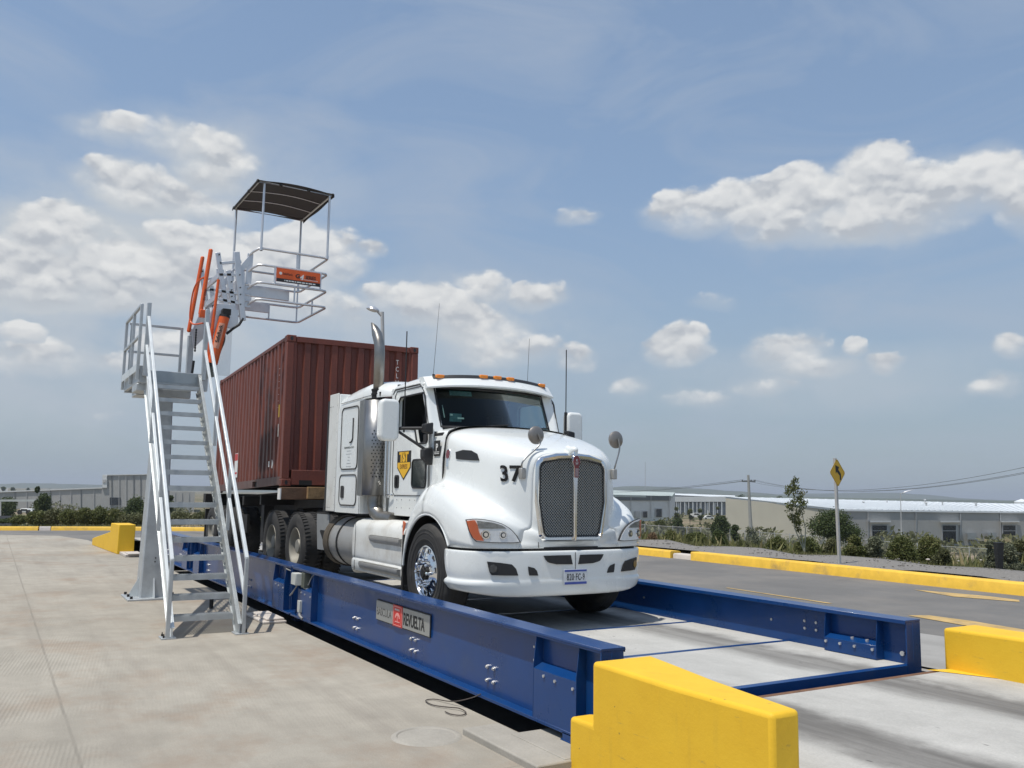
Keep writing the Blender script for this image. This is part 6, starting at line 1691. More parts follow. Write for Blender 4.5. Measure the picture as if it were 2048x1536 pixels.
for k in range(12): bb.cyl((-12.13, YC - 1.165, 1.6 + k * .13), (-12.13, YC - 1.171, 1.6 + k * .13), .004, n=6)
mb.build('roof_seam', m_seam, tr); bb.build('rivets', m_seam, tr, smooth=0)
# --- exhaust stack with shield
for sgn in (-1,):
    sx0, sy0 = -10.93, YC + sgn * 1.03
    mb = MB(); rows = []
    for z in (1.75, 3.0):
        row = []
        for k in range(15):
            a = R(-100 + 190 * k / 14); row.append((sx0 + .17 * math.cos(a) * 1.0, sy0 + sgn * .175 * math.sin(a), z))
        rows.append(row)
    arc = []
    for k in range(17):
        a = R(-60 + 175 * k / 16); arc.append((sx0 + .165 * math.cos(a), sy0 + sgn * .175 * math.sin(a)))
    mb.grid([[(x, y, 1.75) for x, y in arc], [(x, y, 3.0) for x, y in arc]])
    es = mb.build('exhaust_shield', m_steel, tr, smooth=60); es.modifiers.new('t', 'SOLIDIFY').thickness = .006
    mb = MB(); mb.box(sx0 - .20, sx0 - .02, *sorted((sy0 + sgn * .158, sy0 + sgn * .178)), 1.74, 3.01); mb.build('shield_flange', m_steel, tr, bevel=.004)
    mb = MB()
    for r_ in range(15):
        for k in range(5):
            a = R(-28 + k * 15 + (7.5 if r_ % 2 else 0)); z = 1.99 + r_ * .043
            c = Vector((sx0 + .1655 * math.cos(a), sy0 + sgn * .1755 * math.sin(a), z)); n = Vector((math.cos(a), sgn * math.sin(a), 0)); mb.cyl(c, c + n * .002, .010, n=8)
    mb.build('perforations', m_black, es, smooth=0, split=True)
    mb = MB(); mb.tube([(sx0, sy0, 1.78), (sx0, sy0, 1.64), (sx0 + .05, sy0 - sgn * .0, 1.54), (sx0 + .2, sy0 - sgn * .03, 1.46), (sx0 + .5, sy0 - sgn * .08, 1.44)], .095, 16); mb.build('exhaust_elbow', m_pipe, tr, smooth=60)
    top = [Vector((sx0, sy0, 2.98)), Vector((sx0, sy0, 3.66)), Vector((sx0 - .015, sy0, 3.75)), Vector((sx0 - .06, sy0, 3.84)), Vector((sx0 - .12, sy0, 3.93)), Vector((sx0 - .17, sy0, 4.03))]
    mb = MB(); mb.tube(top, .066, 20, caps=False); pp = mb.build('exhaust_pipe', m_pipe, tr, smooth=60)
    # slanting mouth: move the last ring
    for v in list(pp.data.vertices)[-20:]:
        q_ = v.co + ROOTLOC[tr.name] - top[-1]
        v.co.z += -1.05 * (q_.x * .509 + q_.y * .861)
    pp.modifiers.new('t', 'SOLIDIFY').thickness = -.004
    mb = MB(); mb.cyl((sx0, sy0, 2.98), (sx0, sy0, 3.16), .086, n=18); mb.cyl((sx0, sy0, 3.08), (sx0, sy0, 3.10), .094, n=18); mb.cyl((sx0, sy0, 3.14), (sx0, sy0, 3.155), .094, n=18); mb.box(sx0 + .06, sx0 + .14, sy0 - .03, sy0 + .03, 3.06, 3.11); mb.build('pipe_clamp', m_dark, tr)
# --- lower body: step fairing, tank, frame, drive axles
for sgn in (-1, 1):
    yo2 = YC + sgn * 1.195
    mb = MB(); rows = []
    for x, in_ in ((-11.30, .04), (-11.27, .01), (-11.2, 0), (-9.66, 0), (-9.60, .015)):
        p = crom([(0, .70, 1.44), (0, 1.0, 1.445), (0, 1.13, 1.41), (0, 1.19, 1.32), (0, 1.20, 1.1), (0, 1.195, .96), (0, 1.185, .93), (0, 1.20, .90), (0, 1.195, .80), (0, 1.14, .755), (0, .9, .75)], 3)
        rows.append([(x, YC + sgn * (q.y - in_), q.z - in_) for q in p])
    mb.grid(rows); mb.f.append(tuple(range(len(rows[0])))); mb.f.append(tuple(range(len(mb.v) - len(rows[0]), len(mb.v))))
    stp = mb.build('step_fairing', m_whd, tr, smooth=45)
    for nm, z, x0, x1, dd in (('upper_step', 1.235, -10.68, -9.63, .045), ('lower_step', .885, -11.0, -9.63, .055)):
        mb = MB(); pz = [(x0, .0), (x0 + .12, dd), (x1 - .03, dd), (x1, .01), (x1, -.10), (x0 + .1, -.10)]
        rows = []
        for (a, d) in ((x0, 0), (x0 + .08, dd * .6), (x0 + .22, dd), (x1 - .05, dd), (x1, dd * .9)):
            y1 = 1.193 + d; rows.append([(a, YC + sgn * 1.17, z + .012), (a, YC + sgn * y1, z + .010), (a, YC + sgn * (y1 + .004), z - .02), (a, YC + sgn * (y1 - .01), z - .055), (a, YC + sgn * 1.17, z - .10)])
        mb.grid(rows); mb.f.append((0, 1, 2, 3, 4)); mb.f.append(tuple(range(len(mb.v) - 5, len(mb.v)))); sp_ = mb.build(nm, m_tank, stp, smooth=40)
        mb = MB()
        for k in range(26):
            a = x0 + .14 + (x1 - x0 - .22) * k / 25; mb.box(a, a + .018, *sorted((YC + sgn * 1.18, YC + sgn * (1.188 + dd))), z + .010, z + .020)
        mb.build('tread_teeth', m_tank, sp_, smooth=0)
    mb = MB(); mb.tube([(-11.13, YC + sgn * 1.203, 1.40), (-11.13, YC + sgn * 1.203, .93)], .003, 5); mb.tube([(-11.13, YC + sgn * 1.203, .90), (-11.13, YC + sgn * 1.203, .77)], .005, 5); mb.build('panel_seam', m_seam, stp)
    # fuel tank
    ty, tz, trd = YC + sgn * .83, 1.085, .345
    mb = MB(); mb.lathe([(0, .0), (trd - .05, .0), (trd - .01, .02), (trd, .05), (trd, 1.25)], (-12.40, ty, tz), 'x', 36); tk = mb.build('fuel_tank', m_tank, tr, smooth=40)
    mb = MB()
    for x in (-11.95,): mb.lathe([(trd + .002, 0), (trd + .010, 0), (trd + .010, .05), (trd + .002, .05)], (x, ty, tz), 'x', 36)
    mb.build('tank_strap', m_dark if sgn else m_dark, tk, smooth=30)
    mb = MB(); mb.lathe([(trd + .001, 0), (trd + .02, .0), (trd + .02, .20), (trd + .001, .20)], (-12.47, ty, tz), 'x', 36); mb.lathe([(0, -.01), (trd - .02, -.01), (trd + .015, .01)], (-12.47, ty, tz), 'x', 36); mb.build('tank_end_band', mat('rusty_band', (.10, .08, .055), .7, .2, var=.3, scale=8), tk, smooth=30)
    # box with quarter fender ahead of the drive wheels
    mb = MB(); mb.prism_y([(-13.06, 1.45), (-13.06, 1.34), (-12.98, .92), (-12.50, .93), (-12.50, 1.45)], *sorted((YC + sgn * 1.10, YC + sgn * 1.08))); qf = mb.build('quarter_fender', mat('grey_panel', (.30, .31, .31), .5, .3, var=.1, scale=3), tr, bevel=.004)
    mb = MB(); mb.box(-12.86, -12.50, *sorted((YC + sgn * 1.10, YC + sgn * 1.105)), 1.20, 1.215); mb.prism_y([(-12.88, 1.20), (-12.5, 1.20), (-12.5, 1.08), (-12.74, 1.08)], *sorted((YC + sgn * 1.101, YC + sgn * 1.106))); mb.build('recess', m_dark, qf, smooth=0)
    mb = MB(); mb.box(-13.08, -12.5, *sorted((YC + sgn * 1.10, YC + sgn * .6)), 1.452, 1.475); mb.build('top_plate', m_chas, qf)
    mb = MB(); mb.box(-9.565, -9.545, *sorted((YC + sgn * 1.207, YC + sgn * 1.213)), 1.30, 1.40); mb.prism_y([(-9.56, 1.46), (-9.50, 1.44), (-9.535, 1.36), (-9.565, 1.33)], *sorted((YC + sgn * 1.20, YC + sgn * 1.215))); mb.build('side_marker', m_ambd, tr)
mb = MB()
for y in (yl(.45), yl(-.35)): mb.box(-15.9, -8.1, y, y + .10, 1.08, 1.36)
mb.box(-12.6, -10.0, yl(.8), yl(-.8), 1.38, 1.46); mb.box(-15.9, -15.8, yl(.5), yl(-.5), 1.08, 1.36)
mb.box(-15.0, -13.6, yl(.30), yl(-.30), .75, 1.0)
mb.build('frame_rail', m_chas, tr, split=True)
mb = MB(); mb.box(-15.0, -13.9, yl(.45), yl(-.45), 1.42, 1.47); mb.box(-14.7, -14.2, yl(.5), yl(-.5), 1.36, 1.42); mb.build('fifth_wheel', m_dark, tr, bevel=.01)
mb = MB(); mb.box(-12.95, -12.55, yl(1.05), yl(.55), 1.476, 1.60); mb.build('battery_box', m_chas, tr, bevel=.01)
mb = MB(); mb.ell((-12.62, yl(1.06), 1.60), (.09, .09, .09), 14, 8); mb.cyl((-12.62, yl(1.06), 1.60), (-12.50, yl(1.06), 1.60), .05, n=10); mb.build('work_light', m_dark, tr)
mb = MB(); mb.box(-9.1, -8.75, yl(1.0), yl(-1.0), .80, .95); mb.box(-10.2, -8.3, yl(.35), yl(-.35), .75, 1.5); mb.build('axle_and_engine', m_chas, tr)
for k, x in enumerate((-13.74, -15.10)):
    for sgn in (-1, 1): dual(x, DZ + .545, YC + sgn * 1.215, -sgn, tr)
    mb = MB(); mb.cyl((x, yl(1.0), DZ + .545), (x, yl(-1.0), DZ + .545), .09); mb.ell((x, YC, DZ + .55), (.25, .22, .25)); mb.build('axle', m_chas, tr)
# front wheels with polished rims
for sgn in (-1, 1):
    w = bpy.data.objects.new('front_wheel', None); COL.objects.link(w); w.parent = tr; ROOTLOC[w.name] = ROOTLOC[tr.name]
    wx, wz, wy, sg = -8.92, DZ + .545, YC + sgn * 1.20, -sgn
    tyre(wx, wz, wy, sg, w, rt=.54, w=.29)
    mb = MB(); mb.lathe([(.295, .012), (.292, -.006), (.282, -.008), (.272, .006), (.266, .022), (.245, .020), (.205, .010), (.175, -.004), (.150, -.012), (.125, -.014), (.100, -.012), (.098, .03)], (wx, wy, wz), 'y', 60, sg)
    rim = mb.build('rim', m_chr, w, smooth=45)
    mb = MB(); mr = MB()
    for k in range(10):
        a = 2 * math.pi * (k + .3) / 10; ca, sa = math.cos(a), math.sin(a); pts = []
        for j in range(14):
            b = 2 * math.pi * j / 14; rr = .222 + .036 * math.cos(b); tt = .030 * math.sin(b)
            yy = wy + sg * (.0135 - (.0 if rr > .222 else .003)); pts.append((wx + ca * rr - sa * tt, yy - sg * .002, wz + sa * rr + ca * tt))
        mb.add(pts, [tuple(range(14))]); mr.tube(pts, .005, 6, closed=True)
    mb.build('hand_hole', m_black, rim, smooth=0, split=True); mr.build('hole_edge', m_chr, rim, split=True)
    mb = MB()
    for k in range(10):
        a = 2 * math.pi * k / 10; c = Vector((wx + .142 * math.cos(a), wy - sg * .012, wz + .142 * math.sin(a)))
        mb.cyl(c, c + Vector((0, -sg * .050, 0)), .017, .015, 10); mb.ell(c + Vector((0, -sg * .052, 0)), (.019, .014, .019), 10, 6)
    mb.build('wheel_nut', m_chr, rim)
    mb = MB(); mb.cyl((wx, wy + sg * .02, wz), (wx, wy - sg * .035, wz), .085, .075, 24); mb.cyl((wx, wy - sg * .035, wz), (wx, wy - sg * .05, wz), .055, .05, 20); mb.build('hub', m_dark, rim)

# the far half of the tractor is slightly narrower
def narrow(o):
    if o.name.split('.')[0] in ('door_mirror', 'hood_mirror'): return
    if o.type == 'MESH':
        for v in o.data.vertices:
            if v.co.y > 0:
                t = smooth((-v.co.x - .6) / 1.2) if v.co.x < 0 else 0
                if v.co.x < -2.2: t = 1 - smooth((-v.co.x - 2.2) / 1.5)
                v.co.y *= .945 - .075 * t
    for c in o.children: narrow(c)
bpy.context.view_layer.update()
narrow(tr)

# ------------------------------------------------------------------ surroundings
def depth(p): return HX_f(p)
def HX_f(p): return p.x * HX.y + p.y * HX.x      # distance ahead of the camera
def ground_hit(px, py, dmax=1500):
    d = 12.0; prev = d
    while d < dmax:
        p = at(px, py, d)
        z = ground_h(p.x, p.y)
        if z < -.9: z = .3 if p.y > 7 else 0
        if p.z <= z: return Vector((p.x, p.y, z)), d
        prev = d; d *= 1.012
    p = at(px, py, dmax); return Vector((p.x, p.y, -7)), dmax
def ppm(d): return FPX / d
m_wgrey = mat('grey_cladding', (.37, .365, .345), .6, var=.05, scale=.3, streak=.15)
m_wbeige = mat('beige_cladding', (.50, .47, .38), .6, var=.05, scale=.2)
m_wwhite = mat('white_cladding', (.62, .63, .62), .5, var=.04, scale=.3)
m_roofw = mat('white_roof_sheet', (.72, .75, .76), .45, var=.08, scale=.12)
m_roofg = mat('pale_green_roof', (.42, .47, .44), .5, var=.06, scale=.2)
m_band = mat('dark_grey_band', (.11, .12, .125), .6, var=.05, scale=.2)
m_dgl = mat('dark_opening', (.018, .022, .026), .25)
m_shade = mat('window_frame_grey', (.45, .45, .44), .6)
BASE = -8.5
def block(corners, m, name, parent=None, base=BASE, roof=None, loc=None):
    """solid with a footprint whose corners have their own heights"""
    mb = MB(); n = len(corners)
    mb.add([(p.x, p.y, base) for p in corners] + [(p.x, p.y, p.z) for p in corners], [tuple(range(n)), tuple(range(n, 2 * n))] + [(i, (i + 1) % n, n + (i + 1) % n, n + i) for i in range(n)])
    return mb.build(name, m, parent, smooth=0, loc=loc)
def wallrect(px0, px1, y0, y1, dfun, m, name, parent, proud=.25, thick=.2):
    """rectangle on a wall given by pixels; dfun(px) is the wall's depth there"""
    mb = MB(); q = []
    for o_ in (proud, proud - thick):
        for px, py in ((px0, y0), (px1, y0), (px1, y1), (px0, y1)): q.append(at(px, py, dfun(px) - o_))
    mb.add(q, [(0, 1, 2, 3), (7, 6, 5, 4), (0, 4, 5, 1), (1, 5, 6, 2), (2, 6, 7, 3), (3, 7, 4, 0)])
    return mb.build(name, m, parent, smooth=0)
def dlerp(pa, da, pb, db):
    return lambda px: 1 / (1 / da + (1 / db - 1 / da) * (px - pa) / (pb - pa))

# large warehouse on the right
e0, e1, r1, r0 = at(1682, 1019, 165), at(2120, 1024.5, 180), at(2120, 1012, 222), at(1451, 996, 205)
bk0, bk1 = at(1451, 994.5, 206), at(2120, 1010, 223)
w1 = thing('warehouse', (e0.x, e0.y, -7.3), 'long low warehouse with white metal roof and grey wall with canopied doors, right background', 'warehouse')
block([e0, e1, r1, r0], m_wgrey, 'wall', w1)
g0, g1 = at(1683.5, 1019, 164.7), at(1451, 996.3, 204.4)
mb = MB(); mb.add([(g1.x, g1.y, BASE), (g0.x, g0.y, BASE), g0, g1], [(0, 1, 2, 3)]); q = mb.build('end_wall', m_wbeige, w1, smooth=0, fix=False)
rows = []
mb = MB()
up_ = Vector((0, 0, .25))
a, b, c, d = e0 + (e0 - e1).normalized() * .3, e1, r1, r0
def off(p, u): return p + Vector((0, 0, u))
ov = to_world(0, -.25, 0)
mb.add([off(a + ov, .05), off(b + ov, .05), off(c, .3), off(d, .3), off(a + ov, -.3), off(b + ov, -.3), off(c, .0), off(d, .0)], [(0, 1, 2, 3), (0, 4, 5, 1), (1, 5, 6, 2), (2, 6, 7, 3), (3, 7, 4, 0)])
rf = mb.build('roof', m_roofw, w1, smooth=0)
mb = MB()
for k in range(40):
    t = k / 39; p = a.lerp(b, t) + ov * .95; q = d.lerp(c, t); mb.bar(off(p, .10), off(q, .34), .25, .05)
mb.build('roof_rib', mat('roof_rib', (.62, .66, .68), .5), rf, smooth=0)
DF = dlerp(1682, 165, 2120, 180)
for px in (1736, 1832, 1921, 2001): wallrect(px - .9, px + .9, 1021.5, 1078, DF, m_shade, 'downpipe', w1)
for px0, px1, yb_ in ((1745, 1774, 1072), (1886, 1912, 1086), (2007, 2031, 1086)):
    wallrect(px0 - 3, px1 + 3, 1047, yb_, DF, m_shade, 'door_frame', w1, .25, .2)
    d_ = wallrect(px0, px1, 1051, yb_, DF, m_dgl, 'door', w1, .35, .1)
    wallrect(px0 - 5, px1 + 8, 1041.5, 1044.5, DF, m_wwhite, 'awning', w1, 1.3, 1.1)
    wallrect(px0, px1, 1061, 1062.2, DF, m_shade, 'crossbar', d_, .42, .06)
for px in (1802, 1944, 1984): wallrect(px - 9, px + 9, 1066, 1079, DF, mat('cooler_grey', (.30, .32, .32), .6), 'air_cooler', w1, 1.6, 1.4)
for px, py, s_ in ((1727, 1004, 2.4), (1774, 1000, 1.5), (1850, 1000, 2.5), (1852.5, 1006, 2.4), (1885, 1004.5, 1.8), (1952, 1007, 2.4)):
    p = at(px, py + 2.2, 178 + (1012 - py) * 2); mb = MB(); r = s_ * 178 / FPX
    mb.cyl(p - Vector((0, 0, .4)), p + Vector((0, 0, r * .8)), r * .8, n=10); mb.ell(p + Vector((0, 0, r * 1.1)), (r * 1.2, r * 1.2, r * .6), 10, 6); mb.build('roof_vent', m_shade, w1)
# second building: pale walls with a dark band
DF2 = dlerp(1190, 300, 1346, 325)
c0, c1 = at(1150, 989, 294), at(1344, 993, 325); c2, c3 = at(1350, 992, 345), at(1150, 986, 380)
w2 = thing('warehouse', (c0.x, c0.y, -7), 'pale grey warehouse with a dark band under its roof, seen just right of the truck', 'warehouse')
block([c0, c1, c2, c3], m_wwhite, 'wall', w2)
wallrect(1205, 1341, 991.5, 1001, DF2, m_band, 'dark_band', w2)
mb = MB(); mb.add([off(c0 + ov * 1.5, .2), off(c1 + ov * 1.5, .2), off(c2, 1.4), off(c3, 1.7), off(c0 + ov * 1.5, -.5), off(c1 + ov * 1.5, -.5), off(c2, -.1), off(c3, -.1)], [(0, 1, 2, 3), (0, 4, 5, 1), (1, 5, 6, 2), (2, 6, 7, 3), (3, 7, 4, 0)]); mb.build('roof', m_roofg, w2, smooth=0)
for px in (1221, 1262, 1302, 1339): wallrect(px - .5, px + .5, 991, 1036, DF2, m_shade, 'pilaster', w2, .5, .3)
for px0, px1, y0, y1, mm in ((1271, 1279, 1023, 1035, m_shade), (1286, 1295, 1023, 1035, m_dgl), (1312, 1324, 1018, 1034, m_dgl)):
    wallrect(px0 - 1, px1 + 1, y0 - 1.2, y1, DF2, m_shade, 'door_frame', w2, .4, .2); wallrect(px0 + .6, px1 - .6, y0, y1, DF2, mm, 'door', w2, .5, .1)
# third building: row of white columns
DF3 = lambda px: 430
c0, c1, c2, c3 = at(1340, 991, 430), at(1470, 996, 430), at(1470, 994, 480), at(1340, 989.5, 480)
w3 = thing('warehouse', (c0.x, c0.y, -7), 'distant white building with a row of slender columns between the two warehouses', 'building')
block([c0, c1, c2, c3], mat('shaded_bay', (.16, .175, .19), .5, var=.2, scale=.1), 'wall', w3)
wallrect(1344, 1470, 993, 1003.5, DF3, m_wwhite, 'fascia', w3, 1.5, 1.0)
mb = MB(); mb.add([off(c0 + ov, .3), off(c1 + ov, .2), off(c2, .8), off(c3, .8)], [(0, 1, 2, 3)]); mb.build('roof', m_roofw, w3, smooth=0)
for k in range(12): wallrect(1352 + k * 8.2, 1353.6 + k * 8.2, 1003, 1032, DF3, m_wwhite, 'column', w3, 1.4, .4)
for k in range(7): wallrect(1355 + k * 14.5, 1359 + k * 14.5, 1005, 1030, DF3, m_wwhite, 'panel', w3, .5, .2)
fb_ = [at(1290, 988, 520), at(1394, 990, 520), at(1394, 988, 560), at(1290, 986, 560)]
w3b = block(fb_, m_roofw, 'warehouse', base=-8.5, loc=(fb_[0].x, fb_[0].y, -8)); tag(w3b, 'thin strip of white roof far beyond the pale grey warehouse', 'warehouse')
# left warehouse, stepped roofline
w4 = thing('warehouse', tuple(at(100, 1015, 330)), 'grey panelled warehouse with a stepped roofline, left background', 'warehouse')
DF4 = lambda px: 330
pts = [(-160, 990), (205, 976.5)]
block([at(-160, 991, 330), at(206, 976.5, 330), at(206, 976.5, 372), at(-160, 990, 372)], m_wgrey, 'wall', w4)
block([at(206, 951, 329.5), at(318, 949, 329.5), at(318, 949, 372), at(206, 951, 372)], m_wgrey, 'tall_wall', w4)
block([at(318.2, 982, 330), at(390, 984, 330), at(390, 984, 372), at(318.2, 982, 372)], m_wgrey, 'wall', w4)
mb = MB(); a, b = at(-160, 990, 329.8), at(206, 975.6, 329.8); mb.bar(a, b, .5, .45); a, b = at(206, 950.2, 329.3), at(318, 948.4, 329.3); mb.bar(a, b, .5, .3); mb.build('parapet_trim', m_wwhite, w4, smooth=0)
wallrect(204.5, 214, 951, 975.5, DF4, m_wwhite, 'corner_panel', w4, 1.2, .8); wallrect(205.5, 212, 959, 965, DF4, m_shade, 'corner_mark', w4, 1.4, .2)
wallrect(219.5, 241, 995, 1010, DF4, m_dgl, 'dock_door', w4, .8, .3)
for k, px in enumerate((8, 30, 53, 78, 101, 120, 142, 162, 188, 205)): wallrect(px - .5, px + .5, 984.5 - px * .037, 1018, DF4, m_band if k % 3 == 1 else m_shade, 'panel_joint', w4, .3, .2)
for px in (223, 238, 252, 267, 281, 296): wallrect(px - .5, px + .5, 951, 1018, DF4, m_band if px % 2 else m_shade, 'panel_joint', w4, .9, .2)
for px in (335, 350, 364, 378): wallrect(px - .4, px + .4, 984, 1018, DF4, m_shade, 'panel_joint', w4, .3, .2)
# low skyline buildings and trees at the far left
for px0, px1, y0, lab in ((0, 16, 976, 'low white house on the skyline at the far left'),):
    c = [at(px0 - 30, y0, 700), at(px1, y0, 700), at(px1, y0, 712), at(px0 - 30, y0, 712)]
    o = block(c, m_wwhite, 'house', base=-8, loc=(c[0].x, c[0].y, -8)); tag(o, lab, 'house')
c = [at(2034, 1003, 330), at(2060, 1003, 330), at(2060, 1003, 340), at(2034, 1003, 340)]
mb = MB(); p = at(2044, 1012, 330); mb.cyl(p - Vector((0, 0, 6)), p + Vector((0, 0, 1.6)), 2.6, n=20); mb.cyl(p + Vector((0, 0, 1.6)), p + Vector((0, 0, 2.6)), 2.6, .3, n=20)
tag(mb.build('tank', m_roofw, loc=tuple(p)), 'white round tank just above the long warehouse roof at the right edge', 'tank')

# portal frame, car and low wall at the left
pr = thing('portal_frame', tuple(at(65, 1028, 120)), 'pale steel portal frame over a gateway at the left edge', 'gate')
DFp = lambda px: 120
wallrect(-90, 70, 999, 1003, DFp, mat('pale_steel', (.48, .50, .48), .5), 'beam', pr, .2, .3)
for px in (1, 65): wallrect(px - 1.3, px + 1.3, 1003.2, 1032, DFp, m_shade, 'post', pr, .2, .2)
wp = [at(-60, 1031, 70), at(24, 1031.5, 70), at(24, 1031.5, 71), at(-60, 1031, 71)]
tag(block(wp, mat('slate_wall', (.09, .095, .11), .7), 'low_wall', base=-3.5, loc=(wp[0].x, wp[0].y, -3)), 'low dark grey wall behind the hedge at the left edge', 'wall')
def small_car(px, py, d, L, H, m, label, van=False):
    p = at(px, py, d); rt_ = to_world(1, 0, 0); fwv = to_world(0, 1, 0)
    t = thing('parked_car', tuple(p), label, 'car')
    def W_(u, v, z): return p + rt_ * u + fwv * v + Vector((0, 0, z))
    h = L / 2; prof = [(-h, .25), (h, .25), (h, .75 * H * .8), (h * .72, H * .62), (h * .42, H), (-h * (.9 if van else .5), H), (-h * .98 if van else -h * .78, H * .62), (-h, H * .55)]
    mb = MB(); mb.prism(prof, lambda a, b: W_(a, -.8, b), lambda a, b: W_(a, .8, b)); mb.build('body', m, t, bevel=.06)
    mb = MB(); mb.prism([(-h * .45, H * .64), (h * .62, H * .64), (h * .40, H * .93), (-h * .42, H * .93)], lambda a, b: W_(a, -.82, b), lambda a, b: W_(a, -.80, b)); mb.build('window', m_dgl, t, smooth=0)
    for u in (-h * .6, h * .6): mb = MB(); mb.cyl(W_(u, -.84, .32), W_(u, -.6, .32), .32, n=14); mb.build('wheel', m_rubber, t)
small_car(1392, 1036, 300, 3.6, 1.7, m_whd, 'small white van parked in front of the columned building', True)
small_car(1417, 1039, 290, 3.4, 1.3, m_whd, 'white car parked right of the small van in front of the columned building')
small_car(54, 1029, 118, 1.9 * 1.0, .8, m_whd, 'white car partly hidden by the hedge beside the portal frame post')
p = at(2025, 1096, 75)

# utility pole with crossarm and wires
m_pole = mat('concrete_pole', (.33, .33, .31), .8, var=.1)
dd = 90; b0 = at(1503, 1084, dd); t0 = at(1496.5, 950, dd)
up_t = thing('utility_pole', tuple(b0), 'concrete utility pole with a crossarm in front of the beige warehouse end', 'utility pole')
mb = MB(); mb.cyl(b0 - Vector((0, 0, .5)), t0, .21, .12, 10); mb.build('pole', m_pole, up_t)
rt_ = to_world(1, -.3, 0).normalized(); k_ = dd / FPX
ca = at(1497.3, 963, dd)
mb = MB(); mb.bar(ca - rt_ * 13 * k_, ca + rt_ * 13 * k_, .12, .12); mb.build('crossarm', m_band, up_t)
for u in (-12, 5, 12): mb = MB(); mb.cyl(ca + rt_ * u * k_, ca + rt_ * u * k_ + Vector((0, 0, 3.5 * k_)), .07, n=6); mb.build('insulator', m_band, up_t)
def wire(a, b, sag, r=.014, n=24):
    return [a.lerp(b, i / n) - Vector((0, 0, sag * 4 * (i / n) * (1 - i / n))) for i in range(n + 1)]
we = thing('power_line', tuple(ca), 'thin power lines strung from the utility pole across the sky to the right', 'power line')
far_r = at(2200, 905, 46)
for u, dz in ((-12, 0), (5, 0), (12, 0)):
    s = ca + rt_ * u * k_ + Vector((0, 0, 3.2 * k_))
    mb = MB(); mb.tube(wire(s, far_r + to_world(u * .05, 0, 0) + Vector((0, 0, -.12 * (u > 0))), 1.5), .013, 4); mb.build('wire', m_band, we)
    mb = MB(); mb.tube(wire(s, at(1150 + u, 978, 330), 1.2), .018, 4); mb.build('wire', m_band, we)
# street lamps
def lamp(bx, by, tx, ty, hx, hy, d, label, zb=None):
    b0 = at(bx, by, d); 
    if zb is not None: b0.z = zb
    t0 = at(tx, ty, d); h0 = at(hx, hy, d); t = thing('street_lamp', tuple(b0), label, 'street lamp', 'street lamps')
    mb = MB(); mb.tube([b0, t0], [.085, .05], 10); mb.build('pole', m_shade, t)
    dr = (h0 - t0); L = dr.length; n = dr.normalized()
    mb = MB(); mb.tube([t0 - Vector((0, 0, .12)), t0 + n * L * .3], .045, 8); mb.build('arm', m_shade, t)
    c = t0.lerp(h0, .62); side_ = n.cross(Vector((0, 0, 1))).normalized(); rows = []
    for i in range(9):
        u = i / 8; w = .02 + .15 * math.sin(math.pi * min(1, u * .9 + .08)) ** .8; p = t0.lerp(h0, .22 + .78 * u); row = []
        for j in range(10):
            a = 2 * math.pi * j / 10; row.append(p + side_ * (w * math.cos(a)) + Vector((0, 0, (.11 if math.sin(a) > 0 else .05) * math.sin(a) * (w / .16))))
        rows.append(row)
    mb = MB(); mb.grid(rows, close_v=True); mb.f.append(tuple(range(10))); mb.f.append(tuple(range(len(mb.v) - 10, len(mb.v)))); mb.build('lamp_head', m_alu, t, smooth=60)
lamp(772, 1085, 764.5, 624, 733, 617, 24.5, 'grey street lamp whose head shows above the truck exhaust pipe', zb=.3)
lamp(1803, 1072, 1801, 986, 1829, 979, 140, 'thin street lamp standing in front of the long white roofed warehouse')
mb = MB(); b0, t0 = at(1291, 1000, 1400), at(1290.5, 924, 1400)
for u in (-.7, .7): mb.bar(b0 + to_world(u, 0, 0), t0 + to_world(u * .3, 0, 0), .22, .22)
for k in range(24): 
    t = k / 24; s_ = 1 if k % 2 else -1; a = b0.lerp(t0, t) + to_world(s_ * .7 * (1 - .7 * t), 0, 0); b = b0.lerp(t0, t + 1 / 24) - to_world(s_ * .7 * (1 - .7 * t), 0, 0); mb.bar(a, b, .16, .16)
tag(mb.build('radio_mast', m_shade, loc=tuple(b0)), 'faint tall lattice mast on the hazy horizon above the grey warehouse', 'mast')

# road sign
sb, sd_ = Vector(at_z(1679, 1127, .46)), 0
sd_ = HX_f(sb)
st_ = at(1669.5, 916, sd_)
sg_ = thing('road_sign', tuple(sb), 'yellow diamond warning sign with black bent arrow on a grey post', 'road sign')
mb = MB(); mb.bar(sb, st_, .055, .055); mb.build('post', m_shade, sg_, bevel=.004)
cs = at(1672.2, 945.5, sd_); nrm_ = Vector((math.cos(R(8)), math.sin(R(8)), 0)); u_ = Vector((-nrm_.y, nrm_.x, 0)); vv = (st_ - sb).normalized(); hd = .285
cs = cs + nrm_ * .03
def sp_(a, b, o_=0): return cs + u_ * a + vv * b + nrm_ * o_
def dia(h, r=.05):
    pts = []
    for k, (cx_, cy_) in enumerate(((h, 0), (0, h), (-h, 0), (0, -h))):
        for j in (-1, 0, 1):
            ang_ = R(90 * k + 45 * j); pts.append((cx_ * (1 - r / h * 1.0) + r * .9 * math.cos(ang_), cy_ * (1 - r / h) + r * .9 * math.sin(ang_)))
    return pts
mb = MB(); mb.prism(dia(hd), lambda a, b: sp_(a, b, 0), lambda a, b: sp_(a, b, .004)); pan = mb.build('sign_panel', mat('sign_yellow', (.70, .42, .03), .5, var=.03), sg_, smooth=0)
mb = MB(); o_, i_ = dia(hd - .012), dia(hd - .020)
n = len(o_); mb.add([sp_(a, b, .0045) for a, b in o_] + [sp_(a, b, .0045) for a, b in i_], [(k, (k + 1) % n, n + (k + 1) % n, n + k) for k in range(n)]); mb.build('border', m_ink, pan, smooth=0, fix=False)
